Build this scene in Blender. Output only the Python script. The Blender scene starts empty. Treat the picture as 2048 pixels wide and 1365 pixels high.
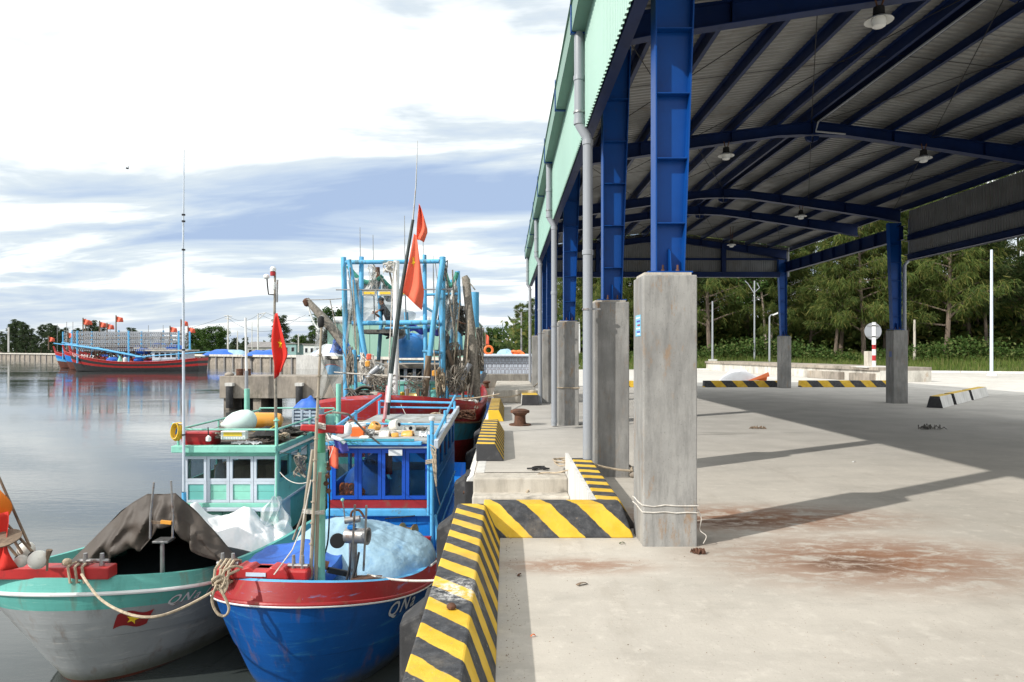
import bpy, bmesh, math, random
from mathutils import Vector, Matrix, noise
C = bpy.context.scene.collection
PI = math.pi
R = math.radians
random.seed(7)

# ---------------------------------------------------------------- camera, sky, sun, exposure
F, CX, CY, EYE = 1365.0, 1012.0, 702.0, 1.7
def P(px, py, Y):
    """world point for a photo measurement at a known distance Y along the quay"""
    return Vector(((px - CX) / F * Y, Y, EYE - (py - CY) / F * Y))
sc = bpy.context.scene
cd = bpy.data.cameras.new('camera')
cam = bpy.data.objects.new('camera', cd); C.objects.link(cam)
cam.location = (0, 0, EYE); cam.rotation_euler = (PI / 2, 0, 0)
cd.sensor_width = 36; cd.lens = 36 * F / 2048
cd.shift_x = 12 / 2048; cd.shift_y = 19.5 / 2048
cd.clip_start = 0.05; cd.clip_end = 6000
sc.camera = cam
sc.view_settings.view_transform = 'Standard'
sc.view_settings.look = 'None'
sc.view_settings.gamma = 1
sc.view_settings.use_curve_mapping = False
sc.view_settings.exposure = -0.06
sc.cycles.max_bounces = 8
sc.cycles.use_denoising = True

SUN = Vector((-1.247, -0.773, 1.0)).normalized()
ld = bpy.data.lights.new('sun', 'SUN'); lo = bpy.data.objects.new('sun', ld); C.objects.link(lo)
ld.energy = 4.6; ld.angle = R(0.8); ld.color = (1, 0.955, 0.88)
lo.rotation_euler = SUN.to_track_quat('Z', 'Y').to_euler(); lo.location = (-20, -10, 30)

W = bpy.data.worlds.new('World'); sc.world = W; W.use_nodes = True
def build_world():
    nt = W.node_tree; N = nt.nodes; L = nt.links; N.clear()
    out = N.new('ShaderNodeOutputWorld'); bg = N.new('ShaderNodeBackground'); bg.inputs[1].default_value = 0.1
    L.new(bg.outputs[0], out.inputs[0])
    sky = N.new('ShaderNodeTexSky'); sky.sky_type = 'NISHITA'; sky.sun_disc = False
    sky.sun_elevation = math.asin(SUN.z); sky.sun_rotation = math.atan2(SUN.x, SUN.y)
    tc = N.new('ShaderNodeTexCoord'); sp = N.new('ShaderNodeSeparateXYZ'); L.new(tc.outputs['Generated'], sp.inputs[0])
    def math_(op, a, b=None, c=None):
        n = N.new('ShaderNodeMath'); n.operation = op
        for i, v in enumerate((a, b, c)):
            if v is None: continue
            if isinstance(v, (int, float)): n.inputs[i].default_value = v
            else: L.new(v, n.inputs[i])
        return n.outputs[0]
    z = math_('MAXIMUM', sp.outputs[2], 0.0)
    d = math_('ADD', z, 0.15)
    cx = math_('DIVIDE', sp.outputs[0], d); cy = math_('DIVIDE', sp.outputs[1], d)
    cb = N.new('ShaderNodeCombineXYZ'); L.new(cx, cb.inputs[0]); L.new(cy, cb.inputs[1])
    def noise_(scale, detail, off, sx=1.0, dist=0.0, rough=.55):
        m = N.new('ShaderNodeMapping'); L.new(cb.outputs[0], m.inputs[0])
        m.inputs['Location'].default_value = off; m.inputs['Scale'].default_value = (sx, 1, 1)
        n = N.new('ShaderNodeTexNoise'); L.new(m.outputs[0], n.inputs['Vector'])
        n.inputs['Scale'].default_value = scale; n.inputs['Detail'].default_value = detail
        n.inputs['Distortion'].default_value = dist; n.inputs['Roughness'].default_value = rough
        return n.outputs[0]
    n1 = noise_(0.80, 6, (3.1, 1.7, 0), .55, .5)
    n2 = noise_(2.3, 7, (8.3, 4.2, 0), .42, .5)
    nn = math_('ADD', math_('MULTIPLY', n1, .52), math_('MULTIPLY', n2, .48))
    mr = N.new('ShaderNodeMapRange'); mr.interpolation_type = 'SMOOTHSTEP'
    L.new(z, mr.inputs[0]); mr.inputs[1].default_value = .17; mr.inputs[2].default_value = .46
    mr.inputs[3].default_value = 0.0; mr.inputs[4].default_value = .20
    val = math_('ADD', math_('MULTIPLY_ADD', nn, 2.0, -.425), mr.outputs[0])
    cr = N.new('ShaderNodeValToRGB'); L.new(val, cr.inputs[0])
    e = cr.color_ramp.elements
    e[0].position = .34; e[0].color = (.50, .65, .92, 1)
    e[1].position = .68; e[1].color = (1.6, 1.62, 1.60, 1)
    k = cr.color_ramp.elements.new(.45); k.color = (.66, .80, 1.0, 1)
    k = cr.color_ramp.elements.new(.56); k.color = (.90, 1.0, 1.07, 1)
    # pale air close to the horizon
    hz = N.new('ShaderNodeMapRange'); L.new(z, hz.inputs[0]); hz.inputs[1].default_value = 0; hz.inputs[2].default_value = .10
    hz.inputs[3].default_value = .55; hz.inputs[4].default_value = 0
    mh = N.new('ShaderNodeMix'); mh.data_type = 'RGBA'; L.new(hz.outputs[0], mh.inputs[0])
    L.new(cr.outputs[0], mh.inputs[6]); mh.inputs[7].default_value = (.84, .92, 1.0, 1)
    ml = N.new('ShaderNodeVectorMath'); ml.operation = 'SCALE'; L.new(mh.outputs[2], ml.inputs[0]); ml.inputs[3].default_value = 9.6
    mx = N.new('ShaderNodeMix'); mx.data_type = 'RGBA'; mx.inputs[0].default_value = .9
    L.new(sky.outputs[0], mx.inputs[6]); L.new(ml.outputs[0], mx.inputs[7])
    L.new(mx.outputs[2], bg.inputs[0])
build_world()

# ---------------------------------------------------------------- helpers
XF = {}
def sp_(x): return max(0.0, math.sin(x))
def fr(axis):
    a = axis.normalized()
    u = a.cross(Vector((0, 0, 1)))
    if u.length < .05: u = a.cross(Vector((0, 1, 0)))
    u.normalize(); return u, a.cross(u).normalized()
class MB:
    """collects shapes, then links them as one mesh object"""
    def __init__(s): s.v = []; s.f = []; s.s = []; s.m = []; s.M = None
    def add(s, vs, fs, smooth=False, mi=0):
        b = len(s.v)
        for p in vs:
            p = Vector(p); s.v.append(s.M @ p if s.M else p)
        for f in fs: s.f.append(tuple(i + b for i in f)); s.s.append(smooth); s.m.append(mi)
        return s
    def hexa(s, p, mi=0):      # 8 points: bottom ring then top ring
        return s.add(p, [(3, 2, 1, 0), (4, 5, 6, 7), (0, 1, 5, 4), (1, 2, 6, 5), (2, 3, 7, 6), (3, 0, 4, 7)], mi=mi)
    def box(s, a, b, mi=0):
        x0, y0, z0 = [min(a[i], b[i]) for i in range(3)]; x1, y1, z1 = [max(a[i], b[i]) for i in range(3)]
        return s.hexa([(x0, y0, z0), (x1, y0, z0), (x1, y1, z0), (x0, y1, z0), (x0, y0, z1), (x1, y0, z1), (x1, y1, z1), (x0, y1, z1)], mi)
    def cbox(s, c, d, rz=0.0, rx=0.0, ry=0.0, mi=0):
        M = Matrix.Translation(Vector(c)) @ Matrix.Rotation(rz, 4, 'Z') @ Matrix.Rotation(ry, 4, 'Y') @ Matrix.Rotation(rx, 4, 'X')
        h = [x / 2 for x in d]
        q = [(-1, -1, -1), (1, -1, -1), (1, 1, -1), (-1, 1, -1), (-1, -1, 1), (1, -1, 1), (1, 1, 1), (-1, 1, 1)]
        return s.hexa([M @ Vector((a * h[0], b * h[1], c_ * h[2])) for a, b, c_ in q], mi)
    def bar(s, a, b, w, h, mi=0):   # rectangular bar between points
        a = Vector(a); b = Vector(b); u, v = fr(b - a); u = u * w / 2; v = v * h / 2
        return s.hexa([a - u - v, a + u - v, a + u + v, a - u + v, b - u - v, b + u - v, b + u + v, b - u + v], mi)
    def tube(s, pts, r, n=8, mi=0, cap=True):
        pts = [Vector(p) for p in pts]; k = len(pts); rr = r if isinstance(r, (list, tuple)) else [r] * k
        vs = []; u = None
        for i, p in enumerate(pts):
            t = (pts[min(i + 1, k - 1)] - pts[max(i - 1, 0)])
            if t.length < 1e-9: t = Vector((0, 0, 1))
            t.normalize()
            if u is None: u, w = fr(t)
            else:
                u = u - t * u.dot(t)
                if u.length < 1e-6: u, w = fr(t)
                u.normalize()
            w = t.cross(u)
            for j in range(n):
                a = 2 * PI * j / n; vs.append(p + (u * math.cos(a) + w * math.sin(a)) * rr[i])
        fs = [(i * n + j, i * n + (j + 1) % n, (i + 1) * n + (j + 1) % n, (i + 1) * n + j) for i in range(k - 1) for j in range(n)]
        if cap: fs += [tuple(range(n - 1, -1, -1)), tuple((k - 1) * n + j for j in range(n))]
        return s.add(vs, fs, True, mi)
    def lathe(s, prof, c=(0, 0, 0), axis=(0, 0, 1), n=16, mi=0, cap=True):
        c = Vector(c); a = Vector(axis).normalized(); u, w = fr(a); vs = []
        for r, z in prof:
            for j in range(n):
                t = 2 * PI * j / n; vs.append(c + a * z + (u * math.cos(t) + w * math.sin(t)) * max(r, 1e-4))
        k = len(prof)
        fs = [(i * n + j, i * n + (j + 1) % n, (i + 1) * n + (j + 1) % n, (i + 1) * n + j) for i in range(k - 1) for j in range(n)]
        if cap: fs += [tuple(range(n - 1, -1, -1)), tuple((k - 1) * n + j for j in range(n))]
        return s.add(vs, fs, True, mi)
    def ball(s, c, r, n=14, m=9, axis=(0, 0, 1), mi=0):
        rx = r if isinstance(r, (int, float)) else r[0]; rz = r if isinstance(r, (int, float)) else r[1]
        return s.lathe([(rx * math.sin(PI * i / m), -rz * math.cos(PI * i / m)) for i in range(m + 1)], c, axis, n, mi, False)
    def grid(s, fn, nu, nv, mi=0, smooth=True, closed=False):
        vs = [fn(i / nu, j / nv) for i in range(nu + 1) for j in range(nv + 1)]
        fs = [(i * (nv + 1) + j, (i + 1) * (nv + 1) + j, (i + 1) * (nv + 1) + j + 1, i * (nv + 1) + j + 1) for i in range(nu) for j in range(nv)]
        return s.add(vs, fs, smooth, mi)
    def poly(s, pts, ext=None, mi=0):    # polygon, extruded along ext when given
        pts = [Vector(p) for p in pts]; n = len(pts)
        if ext is None: return s.add(pts, [tuple(range(n))], mi=mi)
        e = Vector(ext); vs = pts + [p + e for p in pts]
        return s.add(vs, [tuple(range(n - 1, -1, -1)), tuple(range(n, 2 * n))] + [(i, (i + 1) % n, n + (i + 1) % n, n + i) for i in range(n)], mi=mi)
    def build(s, name, mats, parent=None, world=False, solid=0, bevel=0, angle=40, origin=None, normals=True):
        if not isinstance(mats, (list, tuple)): mats = [mats]
        vs = s.v
        loc = Vector((0, 0, 0))
        if parent is None:
            if origin is None:
                lo = [min(v[i] for v in vs) for i in range(3)]; hi = [max(v[i] for v in vs) for i in range(3)]
                loc = Vector(((lo[0] + hi[0]) / 2, (lo[1] + hi[1]) / 2, lo[2]))
            else: loc = Vector(origin)
            vs = [v - loc for v in vs]
        elif world:
            I = XF[parent.name].inverted(); vs = [I @ v for v in vs]
        me = bpy.data.meshes.new(name); me.from_pydata([tuple(v) for v in vs], [], s.f)
        for m in mats: me.materials.append(m)
        me.polygons.foreach_set('use_smooth', s.s)
        me.polygons.foreach_set('material_index', s.m)
        if normals and len(s.f) < 60000:
            bm = bmesh.new(); bm.from_mesh(me); bmesh.ops.recalc_face_normals(bm, faces=bm.faces); bm.to_mesh(me); bm.free()
        if any(s.s): me.set_sharp_from_angle(angle=R(angle))
        o = bpy.data.objects.new(name, me); C.objects.link(o)
        if parent is not None:
            o.parent = parent; XF[o.name] = XF[parent.name]
        else:
            o.location = loc; XF[o.name] = Matrix.Translation(loc)
        if solid:
            md = o.modifiers.new('thickness', 'SOLIDIFY'); md.thickness = solid; md.offset = 0
        if bevel:
            md = o.modifiers.new('edge', 'BEVEL'); md.width = bevel; md.segments = 2; md.limit_method = 'ANGLE'; md.angle_limit = R(40)
        return o
def tag(o, label=None, cat=None, group=None, kind=None):
    if label: o['label'] = label
    if cat: o['category'] = cat
    if group: o['group'] = group
    if kind: o['kind'] = kind
    return o
def thing(name, label, cat, loc=(0, 0, 0), rz=0.0, group=None):
    o = bpy.data.objects.new(name, None); C.objects.link(o); o.empty_display_size = .2
    o.location = loc; o.rotation_euler = (0, 0, rz)
    XF[o.name] = Matrix.Translation(Vector(loc)) @ Matrix.Rotation(rz, 4, 'Z')
    return tag(o, label, cat, group)
def copy_tree(o, parent=None):
    c = o.copy(); C.objects.link(c)
    if parent is not None: c.parent = parent
    for ch in list(o.children): copy_tree(ch, c)
    return c
def move_copy(o, loc, rz=0.0, label=None, scale=None):
    c = copy_tree(o); c.location = loc; c.rotation_euler = (0, 0, rz)
    if label: c['label'] = label
    if scale is not None: c.scale = (scale,) * 3 if isinstance(scale, (int, float)) else scale
    XF[c.name] = Matrix.Translation(Vector(loc)) @ Matrix.Rotation(rz, 4, 'Z')
    return c
def sag(a, b, d, n=14):
    a = Vector(a); b = Vector(b)
    return [a.lerp(b, i / n) - Vector((0, 0, d * 4 * (i / n) * (1 - i / n))) for i in range(n + 1)]
def curve(pts, n=6):
    """smooth path through points (Catmull-Rom)"""
    p = [Vector(q) for q in pts]; out = []
    for i in range(len(p) - 1):
        a = p[max(i - 1, 0)]; b = p[i]; c = p[i + 1]; d = p[min(i + 2, len(p) - 1)]
        for k in range(n):
            t = k / n
            out.append(.5 * ((2 * b) + (c - a) * t + (2 * a - 5 * b + 4 * c - d) * t * t + (3 * b - a - 3 * c + d) * t ** 3))
    return out + [p[-1]]
def rope(name, label, pts, r, m, group=None, n=6, cat='rope'):
    return tag(MB().tube(pts, r, n).build(name, m), label, cat, group)

# ---------------------------------------------------------------- materials
def lin(r, g, b):
    f = lambda c: (c / 255 / 12.92) if c / 255 <= .04045 else ((c / 255 + .055) / 1.055) ** 2.4
    return (f(r), f(g), f(b))
class NT:
    def __init__(s, name):
        s.m = bpy.data.materials.new(name); s.m.use_nodes = True; s.t = s.m.node_tree; s.N = s.t.nodes; s.L = s.t.links
        s.N.clear(); s.out = s.N.new('ShaderNodeOutputMaterial'); s.b = s.N.new('ShaderNodeBsdfPrincipled'); s.L.new(s.b.outputs[0], s.out.inputs[0])
        s.tc = s.N.new('ShaderNodeTexCoord'); s.obj = s.tc.outputs['Object']
    def put(s, sock, v):
        if v is None: return
        if isinstance(v, (int, float)): sock.default_value = v
        elif isinstance(v, (tuple, list)): sock.default_value = tuple(v) + ((1,) if len(v) == 3 and len(sock.default_value) == 4 else ())
        else: s.L.new(v, sock)
    def math(s, op, a, b=None, c=None, clamp=False):
        n = s.N.new('ShaderNodeMath'); n.operation = op; n.use_clamp = clamp
        for i, v in enumerate((a, b, c)): s.put(n.inputs[i], v)
        return n.outputs[0]
    def mapping(s, scale=(1, 1, 1), loc=(0, 0, 0), rot=(0, 0, 0), src=None):
        n = s.N.new('ShaderNodeMapping'); s.L.new(src or s.obj, n.inputs[0])
        n.inputs['Scale'].default_value = scale; n.inputs['Location'].default_value = loc; n.inputs['Rotation'].default_value = rot
        return n.outputs[0]
    def noise(s, scale, detail=4, vec=None, rough=.55, dist=0):
        n = s.N.new('ShaderNodeTexNoise'); s.L.new(vec or s.obj, n.inputs['Vector'])
        n.inputs['Scale'].default_value = scale; n.inputs['Detail'].default_value = detail; n.inputs['Roughness'].default_value = rough; n.inputs['Distortion'].default_value = dist
        return n.outputs[0]
    def rng(s, v, a, b, c=0.0, d=1.0, smooth=True):
        n = s.N.new('ShaderNodeMapRange'); n.interpolation_type = 'SMOOTHSTEP' if smooth else 'LINEAR'
        s.L.new(v, n.inputs[0])
        for i, x in enumerate((a, b, c, d)): n.inputs[i + 1].default_value = x
        return n.outputs[0]
    def mix(s, f, a, b):
        n = s.N.new('ShaderNodeMix'); n.data_type = 'RGBA'; s.put(n.inputs[0], f); s.put(n.inputs[6], a); s.put(n.inputs[7], b); return n.outputs[2]
    def bump(s, h, strength, dist=.02):
        n = s.N.new('ShaderNodeBump'); n.inputs['Strength'].default_value = strength; n.inputs['Distance'].default_value = dist
        s.L.new(h, n.inputs['Height']); s.L.new(n.outputs[0], s.b.inputs['Normal'])
    def sep(s):
        n = s.N.new('ShaderNodeSeparateXYZ'); s.L.new(s.obj, n.inputs[0]); return n.outputs
    def set(s, **k):
        for a, v in k.items(): s.put(s.b.inputs[a.replace('_', ' ')], v)
def mat(name, col, rough=.55, metal=0.0, var=.12, scale=3.0, dirt=None, amt=(.55, .75), dscale=5.0, streak=False, bump=.15, bscale=40.0, dmax=.8, spec=.5):
    t = NT(name)
    vec = t.mapping((1, 1, .12)) if streak else t.obj
    n1 = t.noise(scale, 5, vec)
    lo = tuple(c * (1 - var) for c in col); hi = tuple(min(1, c * (1 + var)) for c in col)
    c = t.mix(t.rng(n1, .3, .7), lo, hi)
    rv = rough
    if dirt:
        n2 = t.noise(dscale, 8, vec, .65)
        k = t.rng(n2, amt[0], amt[1], 0, dmax)
        c = t.mix(k, c, dirt)
        rv = t.math('MULTIPLY_ADD', k, .25, rough, True)
    t.set(Base_Color=c, Roughness=rv, Metallic=metal)
    t.b.inputs['Specular IOR Level'].default_value = spec
    if bump: t.bump(t.noise(bscale, 6), bump, .01)
    return t.m
M = {}
RUST = (.16, .065, .025)
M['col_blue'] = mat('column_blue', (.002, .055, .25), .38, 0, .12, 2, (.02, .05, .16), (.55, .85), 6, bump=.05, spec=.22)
M['raf_blue_shaded'] = mat('rafter_blue_shaded', (.005, .018, .08), .45, 0, .15, 2, (.02, .03, .06), (.55, .8), 5, bump=.04, spec=.2)  # steel blue darkened, with the shade under the roof put into the colour
M['pvc'] = mat('pipe_grey', (.30, .32, .35), .35, 0, .06, 2, (.2, .19, .17), (.6, .9), 4, True, .03)
M['clad'] = mat('cladding_mint', (.29, .48, .405), .45, 0, .05, .6, (.34, .46, .40), (.55, .9), 1.2, True, .03)
M['gutter'] = mat('gutter_green', (.17, .30, .24), .5, 0, .1, 1, (.15, .2, .17), (.5, .9), 2, True, .03)
M['galv'] = mat('galvanised_sheet', (.205, .21, .21), .36, .2, .14, 1.3, (.17, .15, .13), (.5, .8), 2.5, bump=.04)
M['steel'] = mat('bare_steel', (.34, .34, .34), .4, .7, .15, 6, RUST, (.52, .7), 9, bump=.1)
M['rust'] = mat('rusty_iron', (.13, .06, .035), .8, .2, .3, 8, (.05, .03, .025), (.45, .7), 12, bump=.4)
M['white'] = mat('white_paint', (.74, .75, .75), .45, 0, .06, 3, (.4, .37, .33), (.55, .8), 7, bump=.06)
M['cloth_white'] = mat('white_sheet', (.80, .80, .82), .8, 0, .05, 3, (.5, .49, .47), (.6, .85), 5, bump=.2)
M['rope'] = mat('rope_tan', (.45, .37, .27), .9, 0, .2, 20, (.2, .16, .12), (.5, .7), 15, bump=.5, bscale=120)
M['rope_grey'] = mat('rope_grey', (.28, .25, .21), .9, 0, .25, 20, (.1, .085, .07), (.45, .7), 15, bump=.5, bscale=120)
M['rope_white'] = mat('rope_white', (.62, .59, .54), .9, 0, .15, 20, (.35, .3, .25), (.5, .7), 15, bump=.5, bscale=120)
M['rubber'] = mat('black_rubber', (.028, .028, .03), .75, 0, .3, 4, (.14, .135, .13), (.52, .8), 7, bump=.3)
M['dark'] = mat('dark_recess', (.015, .015, .016), .8, 0, .2, 3, bump=.1)
M['wood'] = mat('weathered_wood', (.20, .145, .10), .85, 0, .3, 5, (.07, .05, .04), (.45, .7), 9, True, .4, 30)
M['bamboo'] = mat('grey_bamboo', (.36, .31, .24), .7, 0, .2, 6, (.15, .12, .09), (.5, .75), 10, True, .2)
M['red'] = mat('red_paint', (.42, .022, .022), .42, 0, .18, 3, (.20, .03, .03), (.56, .72), 9, bump=.14)
M['red_worn'] = mat('worn_red_paint', (.30, .016, .02), .45, 0, .2, 2, (.20, .08, .05), (.54, .68), 6, bump=.25)
M['hull_blue'] = mat('hull_blue', (.004, .098, .37), .3, 0, .16, 1.2, (.012, .06, .19), (.52, .78), 3, True, .1)
M['blue'] = mat('house_blue', (.010, .20, .62), .42, 0, .12, 2, (.02, .1, .3), (.56, .76), 7, bump=.12)
M['blue_dark'] = mat('window_frame_blue', (.006, .075, .46), .4, 0, .12, 2, (.01, .04, .2), (.58, .78), 7, bump=.1)
M['sky_blue'] = mat('light_blue_paint', (.10, .42, .74), .45, 0, .12, 4, (.16, .2, .22), (.57, .7), 11, bump=.16)
M['pole_blue'] = mat('weathered_blue_pole', (.11, .43, .72), .55, 0, .14, 3, (.10, .17, .18), (.50, .62), 5, True, .22)
M['mint'] = mat('mint_paint', (.24, .58, .47), .5, 0, .12, 2, (.16, .3, .26), (.55, .75), 6, bump=.14)
M['mint2'] = mat('turquoise_paint', (.16, .50, .46), .5, 0, .12, 2, (.1, .27, .25), (.54, .74), 4, bump=.14)
M['pale'] = mat('pale_lilac_paint', (.54, .60, .68), .5, 0, .07, 3, (.3, .32, .33), (.56, .78), 8, bump=.12)
M['hull_grey'] = mat('hull_white', (.50, .52, .53), .38, 0, .08, 1.3, (.28, .27, .25), (.52, .8), 2.5, True, .08)
M['antifoul'] = mat('antifouling', (.13, .035, .02), .7, 0, .3, 3, (.05, .04, .03), (.45, .7), 5, bump=.2)
M['black_paint'] = mat('black_paint', (.03, .03, .033), .6, 0, .25, 4, (.1, .1, .1), (.55, .8), 8, bump=.2)
M['tarp_brown'] = mat('brown_tarp', (.060, .047, .038), .62, 0, .2, 2, (.10, .085, .07), (.5, .8), 3, bump=.2)
M['tarp_blue'] = mat('blue_tarp', (.02, .12, .52), .5, 0, .16, 3, (.05, .2, .55), (.5, .75), 5, bump=.3, bscale=25)
M['tarp_pale'] = mat('faded_blue_tarp', (.31, .48, .60), .65, 0, .16, 1.4, (.10, .28, .56), (.52, .74), 1.6, bump=.8, bscale=22)
M['orange'] = mat('orange_plastic', (.72, .15, .025), .5, 0, .1, 3, bump=.1)
M['yellow_buoy'] = mat('orange_buoy', (.72, .33, .05), .35, 0, .1, 3, (.8, .6, .3), (.5, .8), 4, bump=.05)
M['buoy_mint'] = mat('pale_buoy', (.62, .78, .74), .5, 0, .05, 3, (.15, .5, .42), (.63, .72), 4, bump=.08)
M['yellow'] = mat('yellow_paint', (.72, .46, .02), .5, 0, .08, 3, (.4, .3, .15), (.6, .8), 8, bump=.08)
M['flag'] = mat('flag_red', (.62, .022, .012), .75, 0, .1, 3, bump=.1)
M['flag_faded'] = mat('flag_faded', (.80, .14, .075), .8, 0, .08, 3, bump=.1)
M['star'] = mat('flag_star', (.85, .60, .02), .75, 0, .04, 3, bump=0)
M['net'] = mat('pale_net', (.50, .51, .50), .9, 0, .15, 12, (.3, .3, .28), (.5, .7), 20, bump=.8, bscale=90)
M['net_green'] = mat('green_headrope', (.06, .27, .20), .85, 0, .2, 12, bump=.6, bscale=90)
M['net_dark'] = mat('dark_net', (.12, .115, .105), .95, 0, .3, 14, (.25, .22, .18), (.5, .65), 20, bump=1, bscale=80)
M['float'] = mat('foam_float', (.74, .72, .66), .7, 0, .08, 6, (.4, .35, .28), (.55, .8), 10, bump=.3)
M['plastic_white'] = mat('white_plastic', (.78, .79, .78), .4, 0, .04, 4, bump=.03)
M['plastic_red'] = mat('red_plastic', (.40, .02, .025), .35, 0, .1, 4, bump=.05)
M['crate'] = mat('crate_blue_grey', (.42, .50, .60), .5, 0, .1, 5, (.25, .27, .3), (.5, .8), 8, bump=.05)
M['brass'] = mat('brass', (.42, .30, .12), .35, .8, .2, 8, (.15, .1, .05), (.5, .75), 9, bump=.1)
M['wrap'] = mat('clear_plastic_bag', (.72, .74, .76), .25, 0, .1, 8, bump=.5, bscale=25)
M['skin'] = mat('skin', (.30, .15, .09), .55, 0, .08, 6, bump=.05)
M['shirt'] = mat('black_shirt', (.014, .016, .022), .85, 0, .2, 6, bump=.15)
M['trouser'] = mat('dark_trousers', (.04, .045, .06), .85, 0, .2, 6, bump=.15)
M['hair'] = mat('black_cap', (.012, .012, .014), .8, 0, .2, 9, bump=.2)
M['purple'] = mat('violet_cloth', (.10, .10, .42), .8, 0, .15, 6, bump=.3)
M['ply'] = mat('dark_timber_deck', (.11, .085, .065), .8, 0, .3, 3, (.05, .04, .035), (.45, .7), 6, bump=.3)
M['glow_yellow'] = mat('lamp_panel_yellow', (.80, .56, .06), .35, 0, .06, 14, bump=.05)
M['lamp_white'] = mat('enamel_shade', (.62, .63, .62), .35, 0, .05, 4, bump=0)
M['bark'] = mat('tree_bark', (.17, .13, .10), .9, 0, .3, 5, (.07, .055, .045), (.45, .65), 8, True, .6, 20)
M['bark_pale'] = mat('pale_bark', (.42, .36, .30), .85, 0, .25, 5, (.2, .13, .09), (.5, .65), 6, True, .4, 20)
M['grey_wall'] = mat('grey_render', (.42, .41, .39), .9, 0, .12, 1, (.2, .19, .17), (.5, .75), 1.5, True, .1)
M['roof_far'] = mat('grey_roof', (.22, .21, .205), .8, 0, .15, 1, bump=.05)
M['sand'] = mat('bare_bank', (.50, .46, .38), .95, 0, .12, .3, (.25, .26, .14), (.5, .7), .4, bump=.1)
def hull_mat(name, col, dark, scrape, rough=.36):
    t = NT(name); x = t.sep()
    v = t.mapping((1, 1, .15)); h = t.mapping((.12, .12, 1))
    c = t.mix(t.rng(t.noise(1.2, 6), .3, .7), tuple(q * .84 for q in col), tuple(q * 1.1 for q in col))
    c = t.mix(t.rng(t.noise(5, 7, v, .7), .50, .75, 0, .55), c, dark)
    c = t.mix(t.rng(t.noise(14, 8, h, .75), .56, .64, 0, .55), c, scrape)
    c = t.mix(t.rng(t.noise(22, 6, None, .7), .66, .70, 0, .6), c, scrape)
    run = t.rng(t.noise(7, 4, t.mapping((1, 1, .05)), .6), .56, .72, 0, .36)
    c = t.mix(run, c, (.20, .11, .055))
    z = t.math('ADD', x[2], t.math('MULTIPLY', t.math('SUBTRACT', t.noise(3, 5), .5), .22))
    c = t.mix(t.rng(z, .30, .04, 0, .75), c, (.075, .08, .045))
    t.set(Base_Color=c, Roughness=t.math('ADD', rough, t.math('MULTIPLY', t.noise(6, 5), .25)))
    t.b.inputs['Specular IOR Level'].default_value = .35
    t.bump(t.math('ADD', t.math('MULTIPLY', t.noise(2.2, 6), 1.2), t.noise(30, 6, h, .7)), .30, .01); return t.m
def concrete(name, col, dark, rust=0.0, sc_=1.0, streak=True, speck=True, moss=None):
    t = NT(name)
    v = t.mapping((1, 1, .18)) if streak else t.obj
    c = t.mix(t.rng(t.noise(1.1 * sc_, 6, None, .6), .3, .7), dark, col)
    c = t.mix(t.rng(t.noise(9 * sc_, 6, v, .7), .40, .70, 0, .65), c, tuple(x * .72 for x in dark))
    c = t.mix(t.rng(t.noise(4 * sc_, 5, v), .55, .8, 0, .5), c, tuple(min(1, x * 1.25) for x in col))
    if rust:
        k = t.math('MULTIPLY', t.rng(t.noise(7 * sc_, 8, t.mapping((1, 1, .35), (3, 1, 2)), .75), .54, .66, 0, rust), t.rng(t.noise(.8, 2), .4, .65))
        c = t.mix(k, c, (.30, .17, .07))
    if moss: c = t.mix(t.rng(t.noise(.9, 7, t.mapping((1, 1, .5), (5, 2, 1)), .7), .48, .7, 0, .8), c, moss)
    if speck: c = t.mix(t.rng(t.noise(70, 3), .62, .72, 0, .4), c, tuple(x * .45 for x in dark))
    t.set(Base_Color=c, Roughness=.85); t.b.inputs['Specular IOR Level'].default_value = .3
    t.bump(t.math('ADD', t.noise(45, 6, None, .7), t.math('MULTIPLY', t.noise(6, 4), .8)), .3, .01)
    return t.m
M['pillar'] = concrete('pillar_concrete', (.345, .34, .325), (.215, .212, .205), .7, 1.3)
M['conc_old'] = concrete('old_concrete', (.42, .37, .31), (.25, .22, .19), .3, .6, moss=(.10, .095, .07))
M['conc_step'] = concrete('step_concrete', (.60, .56, .49), (.44, .40, .34), .4, 1.0)
M['conc_white'] = concrete('whitewashed_concrete', (.74, .73, .70), (.60, .59, .56), .15, .8, moss=None)
M['conc_wall'] = concrete('limewashed_wall', (.70, .67, .61), (.52, .50, .45), .6, .6, moss=(.24, .22, .19))
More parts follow.
